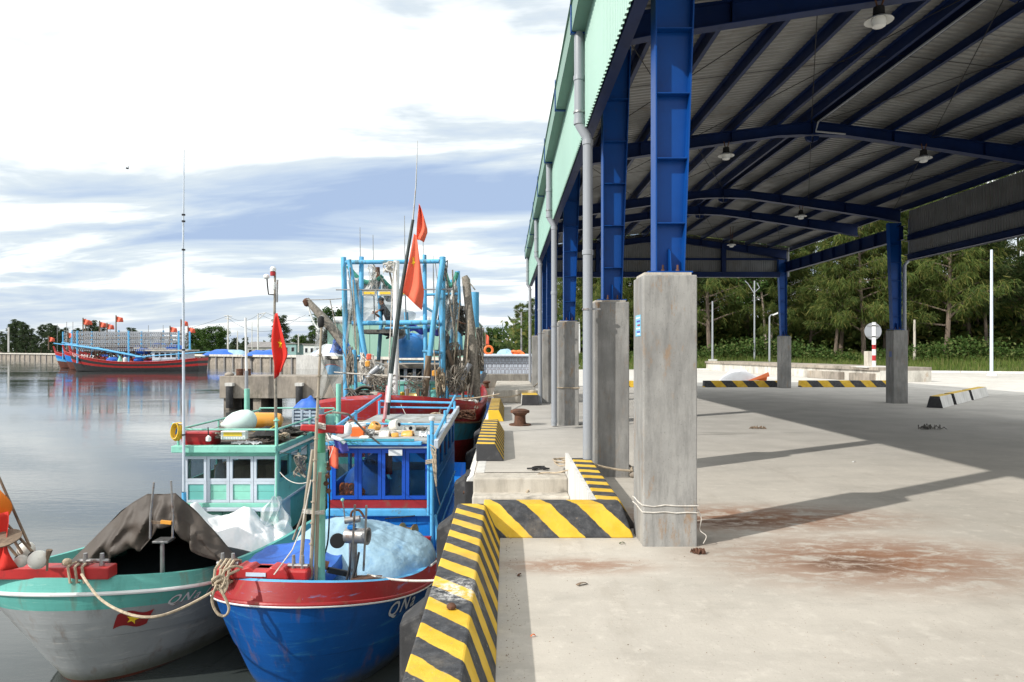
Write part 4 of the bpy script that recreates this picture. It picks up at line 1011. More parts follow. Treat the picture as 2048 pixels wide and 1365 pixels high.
# tall white aerial, lower end blue sleeve
an = thing('aerial_pole', 'very tall thin white aerial pole beside the green cabin', 'pole', P(368, 1000, 11.3))
MB().tube([P(368, 1000, 11.3), P(367, 700, 11.3), P(366, 500, 11.3)], [.024, .022, .019], 10).build('lower_pole', M['pale'], an, True)
MB().tube([P(366, 500, 11.3), P(367, 420, 11.3), P(368, 300, 11.3)], [.016, .014, .009], 8).build('upper_rod', M['pale'], an, True)
MB().tube([P(369, 1015, 11.3), P(368, 985, 11.3)], .036, 10).build('blue_sleeve', M['sky_blue'], an, True)
for py in (985, 870, 700, 500, 443, 430):
    MB().lathe([(.03, -.012), (.03, .012)], P(367, py, 11.3), n=8).build('pole_joint', M['dark'], an, True)
# flag pole with navigation lights
fp = thing('flag_pole', 'dark pole with navigation lamps standing on the green boat roof', 'pole', P(552, 860, 12.3))
MB().tube([P(552, 880, 12.3), P(551, 760, 12.3), P(549, 640, 12.3), P(550, 545, 12.3)], [.03, .028, .024, .02], 8).build('pole', M['rope_grey'], fp, True)
MB().tube([P(550, 590, 12.3), P(537, 589, 12.3), P(535, 572, 12.3), P(534, 558, 12.3)], .013, 6).build('side_arm', M['dark'], fp, True)
MB().tube([P(554, 605, 12.3), P(555, 560, 12.3)], .018, 6).build('clamp_rod', M['steel'], fp, True)
MB().lathe([(.03, 0), (.055, .02), (.05, .06), (.02, .085)], P(533, 558, 12.3), n=12).build('aerial_dome', M['plastic_white'], fp, True)
MB().lathe([(.05, 0), (.05, .07), (.035, .075)], P(546, 552, 12.3), n=12).build('red_lens', M['plastic_red'], fp, True)
MB().lathe([(.05, 0), (.055, .05), (.03, .085)], P(546, 543, 12.3), n=12).build('lamp_cap', M['plastic_white'], fp, True)
MB().lathe([(.03, 0), (.04, .09), (.035, .14)], P(548, 580, 12.3), n=10).build('white_lens', M['plastic_white'], fp, True)
def fl_green(u, v):      # hangs in folds from the pole; v = down
    top = P(551, 628, 12.28); 
    w = .04 + .20 * min(1, v * 1.5) * (1 - max(0, v - .72) * 2.2)
    x = top.x + u * w - .055 * math.sin(min(1, v * 1.3) * PI) * (1 - u)
    z = top.z - v * 1.17 * (1 - .1 * u) + .015 * u
    return Vector((x, top.y - .05 * math.sin(u * 7 + v * 2) * min(1, v * 2) - .02, z))
flag_cloth('flag', 'limp red flag with yellow star on the green boat pole', fl_green, M['flag'], 22, 16, (.55, .50, .085, 2.6, -1))
# second fold behind pole
# hung yellow rope coil on the left of the cabin
co = thing('rope_coil', 'yellow and blue rope coil hung by the aerial pole', 'rope', P(348, 880, 11.3))
b = MB(); c0 = P(351, 862, 11.3)
for k in range(7): b.tube([c0 + Vector((.06 * math.cos(t) + .008 * k, .02 * math.sin(t) + .012 * (k - 3), .13 * math.sin(t) - .015 * (k % 3))) for t in [2 * PI * i / 16 for i in range(17)]], .011, 5)
b.build('yellow_coil', M['yellow'], co, True)
b = MB(); c0 = P(347, 858, 11.34)
for k in range(4): b.tube([c0 + Vector((.045 * math.cos(t) + .008 * k, .02 * math.sin(t), .10 * math.sin(t))) for t in [2 * PI * i / 14 for i in range(15)]], .011, 5)
b.build('blue_coil', M['blue'], co, True)
MB().box(P(342, 849, 11.28), P(354, 846, 11.36)).build('hook_plate', M['mint'], co, True)
MB().tube([P(348, 849, 11.3), P(366, 848, 11.3)], .01, 6).build('hook_arm', M['steel'], co, True)
# things on the roof
zroof = AY  # unused
rb = thing('red_basket', 'dark red plastic tub on the green boat roof', 'tub', P(404, 893, 11.8))
c = P(404, 892, 11.8)
MB().hexa([c + Vector(v) for v in ((-.24, -.2, 0), (.24, -.2, 0), (.24, .2, 0), (-.24, .2, 0), (-.28, -.24, .23), (.28, -.24, .23), (.28, .24, .23), (-.28, .24, .23))]).build('tub_body', M['plastic_red'], rb, True, bevel=.03)
MB().hexa([c + Vector(v) for v in ((-.285, -.245, .21), (.285, -.245, .21), (.285, .245, .21), (-.285, .245, .21), (-.27, -.23, .265), (.27, -.23, .265), (.27, .23, .265), (-.27, .23, .265))]).build('tub_lid', M['plastic_red'], rb, True, bevel=.02)
cu_ = thing('white_bottle', 'small white float hanging before the red tub', 'float', P(417, 882, 11.4))
MB().lathe([(.03, 0), (.042, .01), (.042, .07), (.02, .085), (.012, .1)], P(417, 883, 11.4), n=12).build('float_body', M['plastic_white'], cu_, True)
MB().tube([P(417, 874, 11.4), P(416, 855, 11.42)], .01, 6).build('cord', M['dark'], cu_, True)
fl_ = thing('flood_light', 'white floodlight with yellow lens on the green boat roof', 'lamp', P(470, 880, 11.6))
c = P(470, 879, 11.6); MB().box(c + Vector((-.22, -.06, 0)), c + Vector((.20, .08, .145))).build('housing', M['plastic_white'], fl_, True, bevel=.012)
MB().box(c + Vector((-.17, -.068, .06)), c + Vector((.14, -.0615, .125))).build('lens', M['glow_yellow'], fl_, True)
for k in range(9): MB().box(c + Vector((-.20 + .044 * k, -.066, .012)), c + Vector((-.185 + .044 * k, -.0605, .045))).build('cooling_rib', M['pale'], fl_, True)
by = thing('net_buoy', 'big pale mint buoy lying on the green boat roof', 'buoy', P(478, 862, 12.2))
ax = Vector((.95, .3, .16)); MB().lathe([(.03, -.32), (.05, -.28), (.12, -.22), (.185, -.1), (.205, .05), (.19, .17), (.13, .25), (.05, .285), (.001, .29)], P(480, 844, 12.2), ax, 22).build('buoy_body', M['buoy_mint'], by, True)
MB().tube([P(446, 848, 12.2) - Vector((.03, 0, 0)), P(446, 848, 12.2) + Vector((.05, 0, .01))], .03, 8).build('buoy_eye', M['rope'], by, True)
by = thing('net_buoy', 'orange yellow buoy lying behind the pale mint buoy', 'buoy', P(534, 855, 12.8))
MB().lathe([(.02, -.31), (.12, -.28), (.145, -.2), (.145, .18), (.12, .26), (.04, .30), (.001, .3)], P(533, 841, 12.8), (.98, .2, -.02), 20).build('buoy_body', M['yellow_buoy'], by, True)
b = MB()
for k in range(10): 
    a = P(455 + 9 * k, 882 - random.random() * 6, 11.7 + .05 * k); b.tube(curve([a, a + Vector((.12, .15, .03)), a + Vector((.3, .05, .06 * random.random())), a + Vector((.4, .3, 0))], 4), .012, 5)
tag(b.build('net_heap', M['net_dark']), 'dark net heap with ropes on the green boat roof', 'net')
tag(MB().grid(lambda u, v: P(500 + 48 * u, 872, 11.75) + Vector((0, .5 * v, .13 * sp_(PI * u) ** .6 * sp_(PI * v) ** .6 * (1 + .4 * noise.noise(Vector((u * 6, v * 5, 1)))))), 18, 10).build('black_sack', M['dark']), 'shiny black sack beside the floodlight on the roof', 'sack')
tag(MB().grid(lambda u, v: P(462 + 62 * u, 891 - 4 * v, 11.6 + .25 * v) + Vector((0, 0, .05 * noise.noise(Vector((u * 9, v * 4, 2))) + .03)), 18, 6).build('white_rag', M['cloth_white'], solid=.004), 'crumpled white rag at the front edge of the green roof', 'rag')
def crate(c, w, d, h, m, name, lab):
    o = thing(name, lab, 'crate', c); c = Vector(c)
    n = 5
    for k in range(n):
        z0 = h * k / n + .01; z1 = h * (k + 1) / n - .022
        b = MB()
        b.box(c + Vector((-w / 2, -d / 2, z0)), c + Vector((w / 2, -d / 2 + .012, z1))); b.box(c + Vector((-w / 2, d / 2 - .012, z0)), c + Vector((w / 2, d / 2, z1)))
        b.box(c + Vector((-w / 2, -d / 2 + .013, z0)), c + Vector((-w / 2 + .012, d / 2 - .013, z1))); b.box(c + Vector((w / 2 - .012, -d / 2 + .013, z0)), c + Vector((w / 2, d / 2 - .013, z1)))
        b.build('slat', m, o, True)
    b = MB()
    for sx in (-1, -.33, .33, 1): b.box(c + Vector((sx * w / 2 - .018, -d / 2 - .012, 0)), c + Vector((sx * w / 2 + .018, -d / 2 - .0005, h)))
    for sx in (-1, 1): b.box(c + Vector((sx * (w / 2 + .006) - .006, -d / 2, 0)), c + Vector((sx * (w / 2 + .006) + .006, d / 2, h)))
    b.box(c + Vector((-w / 2 + .01, -d / 2 + .01, 0)), c + Vector((w / 2 - .01, d / 2 - .01, .012))); b.build('crate_frame', m, o, True)
    return o
crate(P(617, 853, 13.6), .50, .38, .34, M['crate'], 'fish_crate', 'blue-grey slatted fish crate on the green boat roof')
tag(MB().grid(lambda u, v: P(616, 815, 13.6) + Vector(((u - .5) * .5 * (1 - .15 * v), (v - .5) * .32, (.17 + .05 * u) * sp_(PI * u) ** .5 * sp_(PI * v) ** .5 * (1 + .35 * noise.noise(Vector((u * 4, v * 4, 5)))))), 20, 12).build('blue_bag', M['tarp_blue']), 'bright blue plastic bag lying on top of the fish crate', 'bag')
tag(MB().lathe([(.09, 0), (.1, .16), (.08, .2), (.05, .22)], P(660, 850, 13.8), n=14).build('green_drum', M['mint']), 'small green plastic drum beside the fish crate', 'drum')
# sheets on the foredeck of the green boat
def heap(name, lab, cat, fn, m, nu=26, nv=18): return tag(MB().grid(fn, nu, nv).build(name, m), lab, cat)
def whiteheap(u, v):
    p = P(392, 1016, 11.2).lerp(P(572, 1085, 10.6), u); fold = .5 + .5 * math.sin(u * 15 + v * 6 + 3 * noise.noise(Vector((u * 3, v * 3, 0))))
    z0 = P(0, 1016, 11.2).z + .02; prof = (1 - u) ** 1.1 * .62 + .25 * math.exp(-((u - .58) / .2) ** 2) + .18 * (u > .8) * math.sin((u - .8) / .2 * PI)
    ypos = 11.15 - 2.0 * v + .5 * u
    z = WL + .64 + prof * (1 - v) ** .7 + .08 * fold * (1 - .5 * v) + .08 * noise.noise(Vector((u * 7, v * 6, 3))) + .06 * (turb((u * 1.6, v * 1.2, 3), 2.6, 4) - .6)
    if v > .93: z -= .12
    return Vector((p.x * (ypos / 11.0) , ypos, z))
heap('white_sheet', 'crumpled white sheet heaped before the green cabin', 'tarpaulin', whiteheap, M['cloth_white'], 110, 60)
o = thing('plastic_bag', 'thin clear plastic bag hanging from the green cabin corner', 'bag', P(552, 1050, 11.2))
def bagf(u, v): 
    p = P(552, 992, 11.25); w = .05 + .24 * v ** .7
    return p + Vector(((u - .5) * 2 * w + .03 * math.sin(v * 9 + u * 8), -.05 - .1 * math.sin(u * PI) * v + .03 * math.sin(u * 22 + v * 4), -v * (.42 + .12 * abs(math.sin(u * 7)))))
MB().grid(bagf, 26, 12).build('film', M['plastic_clear'], o, True)
# brown tarp tent on the fore deck
UP = [(143, 1121), (190, 1076), (242, 1022), (270, 1003), (296, 988), (325, 989), (351, 987), (372, 1005), (402, 1033), (440, 1075), (482, 1124)]
LOW = [(158, 1139), (195, 1129), (225, 1117), (255, 1098), (285, 1102), (318, 1054), (349, 1053), (362, 1073), (385, 1096), (412, 1117), (468, 1142)]
def along(pts, u):
    k = u * (len(pts) - 1); i = min(int(k), len(pts) - 2); t = k - i
    return (pts[i][0] + (pts[i + 1][0] - pts[i][0]) * t, pts[i][1] + (pts[i + 1][1] - pts[i][1]) * t)
def fold(u, v): return .05 * (turb((u * 2.2, v * .9, 4), 2.4, 4) - .6) + .030 * math.sin(u * 44 + 4 * noise.noise(Vector((u * 6, v * 2, 1)))) + .07 * noise.noise(Vector((u * 7, v * 3, 9)))
def front(u, v):
    a = along(UP, u); c = along(LOW, u); p = P(a[0], a[1], 8.1); q_ = P(c[0], c[1], 7.95)
    return p.lerp(q_, v) + Vector((.015 * math.sin(u * 30 + v * 5) * v, fold(u, v) * (.25 + v) - .05 * math.sin(PI * v), 0))
def ridge(u, v):
    a = along(UP, u); p = P(a[0], a[1], 8.1); Y = 8.1 + 2.1 * min(1, v / .7)
    q_ = Vector((p.x * Y / 8.1 * (1 - .02 * v), Y, EYE + (p.z - EYE) * Y / 8.1 - .10 * min(1, v / .7)))
    zd = WL + .5
    if v > .7: q_.z = q_.z + (zd - q_.z) * (v - .7) / .3
    q_.z += .03 * math.sin(u * 30 + v * 4) * min(1, v * 3) + (.05 * noise.noise(Vector((u * 6, v * 4, 2))) + .06 * (turb((u * 2.2, v, 3), 2.4, 4) - .6)) * min(1, v * 3)
    return q_
tarp = thing('tarpaulin', 'dark brown tarpaulin stretched as a tent over the green boat foredeck', 'tarpaulin', P(300, 1140, 8.5))
MB().grid(ridge, 60, 20).build('canopy', M['tarp_brown'], tarp, True)
MB().grid(front, 140, 20).build('drape', M['tarp_brown'], tarp, True, solid=.005)
tag(MB().grid(lambda u, v: Vector((-5.6 + 2.2 * u, 8.9 + 1.2 * v, WL + .75 + .35 * sp_(PI * u) ** .6 * sp_(PI * v) ** .6)), 16, 10).build('net_heap', M['shirt']), 'dark nets heaped under the brown tarpaulin', 'net')
# hauler stand under the tent: post, tray, two rods
hs = thing('net_guide', 'grey steel stand with two upright rods under the brown tarp', 'stand', P(325, 1150, 8.0))
MB().tube([P(325, 1152, 7.85), P(325, 1080, 7.85)], .025, 10).build('post', M['steel'], hs, True)
MB().box(P(304, 1083, 7.8), P(352, 1078, 8.0)).build('tray', M['steel'], hs, True, bevel=.006)
for pa, pb in (((300, 1078), (308, 965)), ((345, 1076), (342, 962))):
    MB().tube([P(pa[0], pa[1], 7.72), P(pa[0] + 1, 1030, 7.72), P(pb[0], pb[1], 7.72)], .012, 8).build('rod', M['steel'], hs, True)
MB().bar(P(302, 1045, 7.74), P(346, 1047, 7.74), .03, .03).build('cross_bar', M['wood'], hs, True)
MB().bar(P(322, 1044, 7.71), P(343, 1046, 7.71), .03, .036).build('bar_sleeve', M['yellow_buoy'], hs, True)
# buoys with poles and red flags on the left
def ballf(c, r, lab):
    o = thing('float_ball', lab, 'float', c, 0, 'pale floats on the green boat bow'); MB().ball(c, r, 18, 10, (.6, .2, .7)).build('float_body', M['float'], o, True)
    MB().lathe([(r * .3, r * .92), (r * .3, r * 1.08), (r * .15, r * 1.08)], c, (-.75, 0, .65), 10).build('socket', M['dark'], o, True)
ballf(P(76, 1120, 6.9), .093, 'round cream float nearest the red beam, pole stuck in it')
ballf(P(52, 1100, 7.2), .085, 'round cream float behind, upper of the three')
ballf(P(42, 1123, 6.95), .062, 'small cream float with black band')
for i, (a, b_) in enumerate((((72, 1112), (6, 1040)), ((60, 1095), (-2, 955)), ((45, 1108), (-12, 1020)), ((36, 1115), (-20, 1050)))):
    tag(MB().tube([P(a[0], a[1], 6.95 + .05 * i), P(b_[0], b_[1], 6.95 + .05 * i), P(2 * b_[0] - a[0], 2 * b_[1] - a[1], 6.95 + .05 * i)], [.014, .012, .009], 8).build('marker_pole', M['wood']),
        ('thickest brown marker pole rising from the nearest float', 'thin brown marker pole leaning steeply past the orange pennant', 'short brown pole behind the red flag cloth', 'brown pole lowest at the left edge')[i], 'pole', 'marker poles on the green boat bow')
def pen1(u, v): return P(-40 + 50 * u + 9 * math.sin(v * 4), 958 + 100 * v - 30 * (1 - u), 6.86) + Vector((0, .05 * math.sin(u * 5 + v * 4), 0))
flag_cloth('marker_flag', 'bright orange pennant at the left edge', lambda u, v: P(-45 + (40 + 24 * math.sin(PI * (v * .75 + .12))) * u, 975 + 70 * v, 6.86) + Vector((0, .05 * math.sin(u * 5 + v * 4), 0)), mat('pennant_orange', (.80, .20, .015), .7, 0, .08, 3, bump=.05), 10, 10)
flag_cloth('marker_flag', 'bright red cloth flag hanging over the red bow beam', lambda u, v: P(-50 + (58 + 26 * v) * u, 1040 + 98 * v - 14 * u * (1 - v), 6.80) + Vector((0, .06 * math.sin(u * 8 + v * 5), 0)), M['flag'], 14, 12)
tag(MB().lathe([(.10, -.012), (.155, -.006), (.16, .008), (.1, .012)], P(6, 1078, 6.76), (.05, -.35, 1), 18).build('wooden_disc', M['wood']), 'flat brown wooden disc standing out at the left edge', 'disc')

# ================================================================ boat B: blue boat with the red bow
BX, BY, BR_ = -2.38, 7.0, R(-5.2)
boatB = thing('fishing_boat', 'blue wooden fishing boat with worn red bow, moored against the quay kerb', 'boat', (BX, BY, WL), BR_)
XB = XF[boatB.name]
def LB(px, py, Y): return XB.inverted() @ P(px, py, Y)
hB = Hull(10.2, 2.42, 1.20, .78, 1.0, 1.9, 2.9, .75, -.6, (.42, .66), .66, 2.1, .2, .6, .34, 0, lambda t: 1 - .55 * min(1, t / .3))
hB.shell([(.34, 0), (1.0, 1)]).build('hull', [M['antifoul'], M['hull_blue']], boatB, angle=30)
MB().tube(hB.line(1.0, .014), .024, 8).build('rub_rail', M['red_worn'], boatB)
MB().tube(hB.line(1.0, .03, -.018), .011, 6).build('rub_strip', M['white'], boatB)
b = hB.strip(1.0, 1.0, .0, -.10, .0, .195, t1=.36); b.build('bow_bulwark', M['hull_red'], boatB)
b = hB.strip(1.0, 1.0, -.10, -.16, .195, .20); hB.strip(1.0, 1.0, -.16, -.30, .20, -.26, mb=b); b.build('cap_rail', M['sky_blue'], boatB)
T = [t for t in hB.ts(46) if t >= .33]; b = MB()
for sd in (1, -1): b.grid(lambda u, w: hB.pt(T[int(round(u * (len(T) - 1)))], 1.0, sd, -.10 * w, .195 * w), len(T) - 1, 1)
b.build('side_bulwark', M['blue'], boatB)
hB.deck(.78, .1).build('deck', M['blue'], boatB)
hull_text(hB, boatB, 'QNa', hB.find(boatB, 771, -1.3), .80, .24, M['pale'], M['dark'], 1, -.05, .8)
# red timber beam on the bow with carved middle and iron pins
zB = 1.34
b = MB()
b.box((-.80, .30, zB - .01), (.24, .50, zB + .12)); b.build('bow_beam', M['red'], boatB, bevel=.03)
b = MB()
prof = [(x - .48, z) for x, z in [(-.10, 0), (-.08, .10), (-.02, .15), (.02, .12), (.09, .14), (.14, .10), (.28, .10), (.33, .14), (.43, .12), (.47, .14), (.51, .08), (.53, 0)]]
b.poly([(x, .25, zB + .02 + z) for x, z in prof], (0, .2, 0)); b.build('fairlead', M['red'], boatB, bevel=.02)
MB().box((-.42, .242, zB + .055), (-.20, .249, zB + .095)).build('fairlead_slot', M['pale'], boatB)
for x in (-.74, -.62, .06, .16):
    MB().tube([(x, .36, zB + .05), (x, .36, zB + .26)], [.026, .018], 8).build('cleat_pin', M['steel'], boatB)
for xa, xb in ((-.80, -.56), (.00, .22)): MB().tube([(xa, .36, zB + .15), (xb, .36, zB + .15)], .02, 8).build('cleat_bar', M['steel'], boatB)
b = MB()
for k in range(4):
    x = -.75 + .05 * k + random.uniform(-.012, .012); b.tube([(x + .015 * (k % 2), .22, zB + .13), (x - .01, .20, zB - .03), (x, .36, zB - .03), (x + .01, .5, zB), (x, .5, zB + .14), (x, .36, zB + .19), (x, .22, zB + .13)], .016, 6)
b.build('beam_lashing', M['rope'], boatB)
# mast with cross bar
ms = thing('mooring_mast', 'green post with red cross bar and cap at the blue bow', 'mast', P(639, 1158, 7.55))
MB().tube([P(639, 1165, 7.55), P(640, 905, 7.55)], .062, 14).build('post', M['mint'], ms, True)
MB().tube([P(640, 905, 7.55), P(641, 866, 7.55)], .058, 14).build('post_head', mat('green_paint', (.06, .30, .17), .5, 0, .15, 4, bump=.1), ms, True)
MB().tube([P(640, 945, 7.55), P(640, 925, 7.55)], .074, 14).build('post_collar', M['mint'], ms, True)
MB().hexa([P(600, 862, 7.49), P(688, 869, 7.49), P(688, 869, 7.61), P(600, 862, 7.61), P(602, 849, 7.49), P(689, 851, 7.49), P(689, 851, 7.61), P(602, 849, 7.61)]).build('cross_bar', M['red'], ms, True, bevel=.015)
MB().tube([P(641, 866, 7.55), P(641, 838, 7.55), P(641, 830, 7.55)], [.058, .058, .045], 14).build('mast_cap', M['red'], ms, True)
b = MB()
for k in range(3): b.tube([P(632, 846 + 4 * k, 7.47), P(650, 850 + 4 * k, 7.46), P(652, 852 + 4 * k, 7.64), P(632, 848 + 4 * k, 7.64), P(632, 846 + 4 * k, 7.47)], .011, 6)
b.ball(P(637, 852, 7.45), (.035, .03), 8, 6); b.build('lashing', M['rope_white'], ms, True)
lp = thing('lamp_pole', 'long pale bamboo pole with dark lamp head leaning beside the green post', 'pole', P(618, 1155, 7.4))
MB().tube([P(621, 1158, 7.4), P(628, 1000, 7.4), P(633, 860, 7.4), P(643, 650, 7.4)], [.021, .02, .018, .012], 8).build('pole', M['bamboo'], lp, True)
MB().lathe([(.02, 0), (.035, .02), (.035, .1), (.02, .12)], P(642, 655, 7.4), n=10).build('lamp_head', M['dark'], lp, True)
for k in range(11):
    MB().lathe([(.028, -.006), (.028, .006)], P(621 + 1.9 * k, 1130 - 42 * k, 7.4), n=8).build('bamboo_node', M['bamboo'], lp, True)
for i, (pts, r, m_, lab) in enumerate((([(600, 1155), (612, 1000), (626, 900)], .022, 'bamboo', 'grey bamboo pole left of the green post'), ([(632, 1160), (636, 1000), (640, 945)], .02, 'bamboo', 'thin bamboo pole tied to the green post'),
                                      ([(586, 1080), (603, 1035), (622, 960)], .012, 'rope_grey', 'slanting grey stick tied to the bamboo poles'))):
    tag(MB().tube([P(x, y, 7.45) for x, y in pts], r, 8).build('bamboo_pole', M[m_]), lab, 'pole')
b = MB()
for k in range(3): b.tube([P(606, 1020 + 3 * k, 7.40), P(630, 1024 + 2 * k, 7.40), P(648, 1022 + 3 * k, 7.47), P(640, 1019 + 3 * k, 7.65), P(606, 1020 + 3 * k, 7.5), P(606, 1020 + 3 * k, 7.40)], .009, 6)
tag(b.build('pole_lashing', M['rope_white']), 'white cord tying the bamboo poles to the green post', 'rope')
rope('halyard', 'thin rope from bamboo pole down to the red beam', [P(622, 960, 7.42), P(605, 1050, 7.35), P(585, 1100, 7.2), P(548, 1150, 7.1)], .007, M['rope_white'])
rope('bow_line', 'dark cord hanging down before the faded blue tarp', curve([P(657, 900, 7.6), P(659, 1000, 7.6), P(656, 1080, 7.6), P(646, 1118, 7.6)]), .009, M['dark'])
ch_ = MB()
for k in range(9): ch_.lathe([(.02, -.006), (.03, 0), (.02, .006)], P(655 + 3 * math.sin(k), 930 + 7.5 * k, 7.5), (math.cos(k * 1.6), math.sin(k * 1.6), .2), 8)
tag(ch_.build('chain', M['rust']), 'rusty chain hanging from the green post', 'chain')
# hauler on the foredeck
wn = thing('net_hauler', 'steel net hauler drum on a post before the blue tarp', 'winch', P(706, 1160, 8.0))
MB().tube([P(706, 1162, 8.0), P(706, 1085, 8.0)], .05, 14).build('post', M['steel'], wn, True)
MB().lathe([(.085, -.14), (.09, -.13), (.088, .10), (.10, .12), (.10, .14), (.07, .14), (.06, .05)], P(714, 1072, 8.0), (.98, -.17, 0), 22).build('drum', M['steel'], wn, True)
MB().lathe([(.001, -.012), (.085, -.012), (.088, .0), (.085, .012), (.001, .012)], P(675, 1082, 7.95), (.25, -.95, .1), 22).build('disc', M['dark'], wn, True)
MB().tube([P(692, 1074, 8.0), P(675, 1082, 7.96)], .02, 8).build('disc_shaft', M['steel'], wn, True)
MB().box(P(694, 1060, 7.94), P(713, 1047, 8.06)).build('gear_block', M['blue'], wn, True, bevel=.01)
MB().tube([P(690, 1042, 8.0), P(720, 1038, 8.0)], .04, 12).build('motor', M['steel'], wn, True)
MB().tube(curve([P(702, 1040, 8.0), P(704, 1024, 8.0), P(718, 1021, 8.0), P(728, 1034, 8.0)]), .014, 8).build('hose', M['rust'], wn, True)
MB().tube([P(690, 1042, 8.0), P(688, 1020, 8.0), P(685, 1002, 8.0)], .008, 6).build('lever', M['steel'], wn, True)
MB().ball(P(685, 1000, 8.0), (.022, .022), 10, 7).build('lever_knob', M['mint'], wn, True)
for pa, pb in (((706, 1150), (710, 1010)), ((730, 1142), (733, 1011))):
    MB().tube([P(pa[0] - 3, pa[1], 7.8), P(pa[0], 1080, 7.8), P(pb[0], pb[1], 7.8)], .013, 8).build('guide_rod', M['steel'], wn, True)
for pts in ([(704, 1085), (700, 1130), (693, 1162)], [(718, 1105), (712, 1135), (704, 1160)]):
    MB().tube(curve([P(x, y, 7.95) for x, y in pts]), .014, 8).build('hydraulic_hose', M['rubber'], wn, True)
MB().box(P(700, 1162, 7.85), P(765, 1152, 8.05)).build('base_bracket', M['rust'], wn, True, bevel=.01)
MB().bar(P(655, 1140, 7.9), P(706, 1150, 8.05), .06, .06).build('black_roller', M['rubber'], wn, True)
MB().lathe([(.05, -.05), (.05, .05)], P(648, 1130, 7.9), (1, .2, -.3), 12).build('roller_end', M['rust'], wn, True)
# tarp mound and blue sheet
def mound(u, v):
    a = u * 2 * PI; rr = math.sin(v * PI / 2); sx, sy = .98, 1.0
    c0 = Vector((P(722, 0, 9.2).x, 9.35, WL + .80))
    n_ = noise.noise(Vector((math.cos(a) * 2.2 * rr, math.sin(a) * 2.2 * rr, 3))) 
    tb = turb((math.cos(a) * rr * 1.6, math.sin(a) * rr * .8, v), 3.2, 5); k = 1 + .05 * n_ + .012 * (tb - .6) * rr
    pw = lambda x: math.copysign(abs(x) ** .86, x)
    h = .62 * max(0, math.cos(v * PI / 2)) ** .62 * (1 - .18 * math.cos(a)) 
    return c0 + Vector((sx * rr * k * pw(math.cos(a)), sy * rr * k * pw(math.sin(a)), h * (1 + .06 * n_) + .024 * (tb - .6)))
tag(MB().grid(mound, 150, 50).build('tarpaulin', M['tarp_pale']), 'faded light blue tarp mound tied over nets on the blue boat', 'tarpaulin')
tag(MB().grid(lambda u, v: XB @ Vector((-.82 + 1.05 * u, .75 + 1.0 * v + .1 * u, 1.20 + .12 * v + .04 * math.sin(u * 9 + v * 4) + .04 * noise.noise(Vector((u * 4, v * 4, 4))) - .12 * (u > .97))), 24, 16).build('blue_sheet', M['tarp_blue'], solid=.005), 'bright blue plastic sheet spread behind the red bow beam', 'tarpaulin')
# cabin of the blue boat
def QB(px, py, Y=11.0): return LB(px, py, Y)
def qbox(x0, x1, y0, y1, ya, yb, name, m, par=None, **k):
    a, c = P(x0, y1, 11.0), P(x1, y0, 11.0)
    b = MB().box((a.x, ya, a.z), (c.x, yb, c.z)); return b.build(name, m, par or boatB, True, **k)
for i in range(7):
    xa = 662 + 200 * i / 7; xb = 662 + 200 * (i + 1) / 7
    qbox(xa + .4, xb - .4, 1030, 1118, 11.02, 11.05, 'wall_plank', M['blue'], bevel=.004)
qbox(654, 868, 1017, 1031, 10.92, 11.08, 'ledge', M['sky_blue'], bevel=.014)
qbox(660, 862, 1001, 1016.5, 11.0, 11.05, 'sill_band', M['red_worn'])
xs = [664, 716, 763, 811, 858]
for i in range(4):
    a, c = P(xs[i] + .5, 999, 11.0), P(xs[i + 1] - .5, 900, 11.0)
    l = [Vector((a.x, 11.0, a.z)), Vector((c.x, 11.0, a.z)), Vector((c.x, 11.0, c.z)), Vector((a.x, 11.0, c.z))]
    window_panel(boatB, 'window', [XB.inverted() @ p for p in l], .055, .05, M['blue_dark'], M['glass'], XB.inverted().to_3x3() @ Vector((0, 1, 0)))
qbox(660, 862, 889, 899.5, 11.0, 11.06, 'head_beam', M['blue_dark'])
qbox(672, 858, 893.5, 896.5, 10.97, 10.998, 'head_trim', M['white'])
for xa, xb in ((655, 663.5), (858.5, 868)): qbox(xa, xb, 890, 1118, 11.02, 11.10, 'corner_post', M['blue'], bevel=.006)
qbox(652, 845, 882, 889, 10.86, 10.98, 'roof_edge', M['sky_blue'], bevel=.01)
qbox(690, 830, 876.5, 881, 10.86, 10.92, 'roof_rail', mat('teal_rail', (.05, .33, .45), .5, 0, .15, 5, (.1, .15, .12), (.5, .7), 9, bump=.15))
zt_ = P(0, 885, 11).z
MB().box((-2.92, 10.99, zt_ - .02), (-1.16, 15.6, zt_ + .03)).build('roof', M['roof_dirty'], boatB, True)
xr_ = P(868, 0, 11).x - .02
rbar = MB().bar((xr_ + .06, 10.95, zt_ - .03), (xr_ + .06, 15.9, zt_ + .12), .07, .14); rbar.build('roof_edge', M['pale'], boatB, True, bevel=.01)
zsill = P(0, 999, 11).z; zfl = WL + .5; ztop = P(0, 890, 11).z
for i in range(5):
    ya = 11.1 + .9 * i; yb = ya + .9
    MB().box((xr_ - .035, ya + .004, zfl), (xr_, yb - .004, zsill - .38)).build('wall_plank', M['blue'], boatB, True, bevel=.004)
    MB().box((xr_ - .035, ya + .004, zsill - .375), (xr_ + .004, yb - .004, zsill + .18)).build('wall_plank', M['blue'], boatB, True, bevel=.004)
    l = [Vector((xr_, ya + .01, zsill + .19)), Vector((xr_, yb - .01, zsill + .19)), Vector((xr_, yb - .01, ztop)), Vector((xr_, ya + .01, ztop))]
    window_panel(boatB, 'window', [XB.inverted() @ p for p in l], .14, .035, M['blue'], M['glass'], XB.inverted().to_3x3() @ Vector((-1, 0, 0)))
for z in (zsill - .37, zsill - .72): MB().box((xr_ + .005, 11.1, z - .03), (xr_ + .03, 15.6, z + .03)).build('side_batten', M['sky_blue'], boatB, True, bevel=.008)
